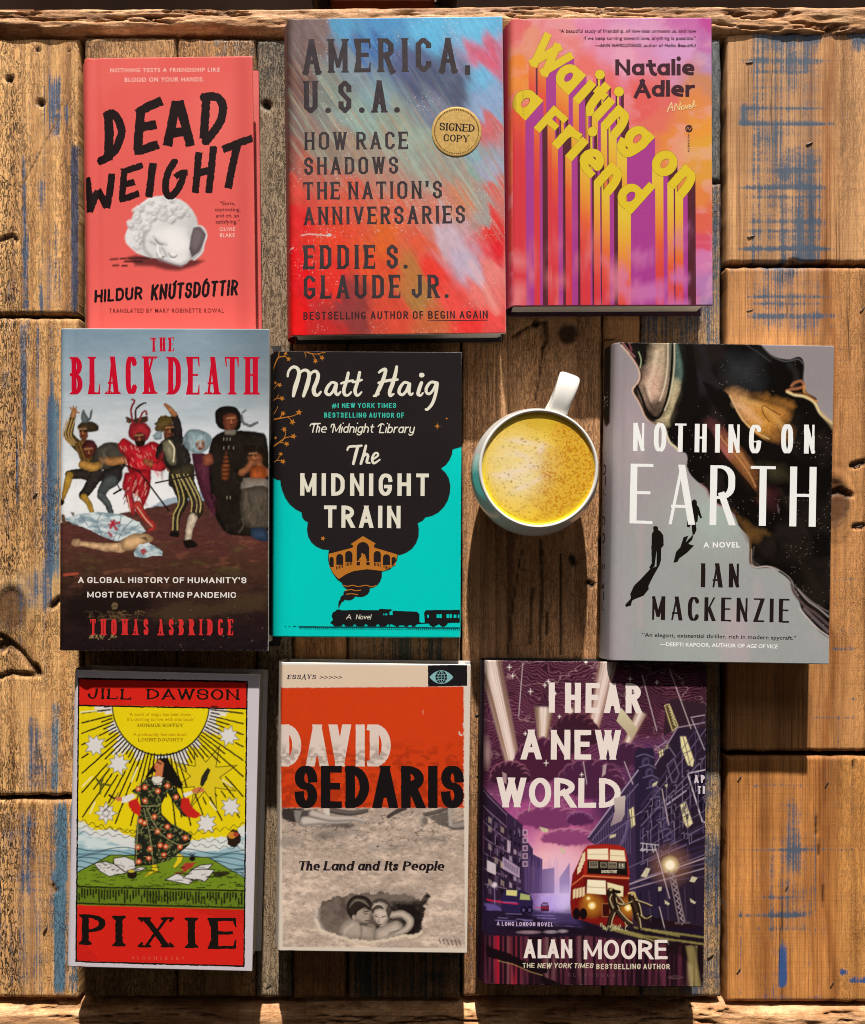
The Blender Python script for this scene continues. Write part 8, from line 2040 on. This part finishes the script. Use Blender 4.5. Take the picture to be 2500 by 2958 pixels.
# foreground reflections
def refl(X, Y):
    n_ = vn(X / 13, Y / 500, 61); m_ = vn(X / 60, Y / 900, 63)
    c = mix(C('22101a'), C('5d2a3c'), sstep(.35, .85, n_)[..., None])
    c = mix(c, C('a81830'), (sstep(.5, .8, n_) * (np.exp(-((X - 140) / 22) ** 2) + np.exp(-((X - 235) / 26) ** 2)))[..., None])
    c = mix(c, C('8d7a74'), (.6 * sstep(.55, .9, n_) * sstep(.5, .8, m_) * sstep(900, 300, X))[..., None])
    c = mix(c, C('a8986a'), (.8 * sstep(.35, .8, n_) * sstep(1235, 1260, X))[..., None])
    return c
B.poly([(60, 1690), (240, 1690), (460, 1700), (640, 1688), (900, 1715), (1150, 1745), (1370, 1750), (1370, 2010), (60, 2000)], refl, 1, 8, 5)
B.poly([(70, 1740), (130, 1770), (200, 1790), (280, 1830), (360, 1865), (430, 1880), (430, 1905), (400, 1910), (420, 1935), (470, 1950), (520, 1985), (420, 1985), (390, 1950), (395, 1910), (330, 1895), (230, 1850), (140, 1830), (70, 1810)], C('170d12'), 1, 6, 5)
B.line([(140, 1835), (230, 1856), (330, 1900), (400, 1920)], 5, C('b08a5a'), .6, 4)
B.poly([(1130, 1730), (1370, 1760), (1370, 1900), (1300, 1880), (1200, 1800), (1140, 1790)], C('1a0f10'), .75, 16, 6); B.poly([(1240, 1750), (1290, 1752), (1330, 1990), (1290, 1990)], C('9c8c58'), .6, 14)
for cx, cy, rx in ((320, 1668, 60), (450, 1666, 36), (520, 1662, 26)): B.ell(cx, cy, rx, 9, C('a898a8'), .75, 8); 
for i in range(10): B.line([(270 + i * 11, 1662), (270 + i * 11, 1676)], 5, C('7a2030'), .6, 3)
B.ell(1180, 1932, 40, 10, C('6f5058'), .8, 6); B.ell(1180, 1931, 30, 6, C('2a141c'), .9, 5)
wt = C('ece0dc')
kw = dict(R=9, kern=.1)
B.text('I HEAR', 437, 978, 206, 382, wt, tv=.2, th=.175, gap=.16, sp=.34, rise=-4, **kw)
B.text('A NEW', 276, 858, 482, 656, wt, tv=.2, th=.175, gap=.14, sp=.32, rise=-2, **kw)
B.text('WORLD', 134, 858, 762, 936, wt, tv=.2, th=.17, gap=.1, rise=-4, **kw)
B.poly([(835, 430), (862, 355), (930, 440), (958, 480), (920, 536), (890, 490)], C('cfc5a0'))
B.poly_fill([[(818, 884), (886, 868), (880, 980), (862, 1016), (800, 1046), (826, 960)]], lambda X, Y: mix(C('c4b4b0'), C('9c8690'), sstep(880, 1040, Y)[..., None]))
B.poly_fill([[(838, 430), (862, 356), (930, 440), (958, 480), (920, 536), (890, 490)]], lambda X, Y: mix(C('cfc6a4'), C('b9a88c'), sstep(360, 530, Y)[..., None]))
B.text('ALAN', 292, 586, 1710, 1820, wt, tv=.19, th=.165, gap=.12, **kw); B.text('MOORE', 642, 1132, 1712, 1826, wt, tv=.185, th=.16, gap=.1, R=9)
ct = C('d8cdb4')
B.text('THE', 284, 354, 1848, 1876, ct, tv=.2, th=.16, gap=.2, R=.4); B.text('NEW YORK TIMES', 370, 696, 1849, 1878, ct, tv=.19, th=.15, gap=.18, sp=.5, slant=.18, R=.4, clip=False); B.text('BESTSELLING AUTHOR', 716, 1146, 1853, 1884, ct, tv=.2, th=.16, gap=.2, sp=.5, R=.4)
B.text('A LONG LONDON NOVEL', 134, 462, 1606, 1630, C('c9b4d8'), tv=.19, th=.16, gap=.22, sp=.55, R=.4, rise=-4)
B.text('BLOOMSBURY', 550, 858, 1908, 1926, C('6f4a54'), tv=.12, th=.08, serif=.08, st=.06, gap=1.0, rise=-4)
B.ft('15', 852, 876, 1268, 1288, C('e0d8c4'), .02); B.ft('OXFORD STREET', 744, 838, 1304, 1322, C('d8ccb4'), .03)
B.text('AP', 1290, 1352, 748, 794, C('d6ccd8'), tv=.24, gap=.3, rise=2); B.text('TH', 1310, 1356, 812, 858, C('d6ccd8'), tv=.22, gap=.25)
B.build(PRINT, C('241420'), None, BLACKB, BLACKB, page_inset=.003)
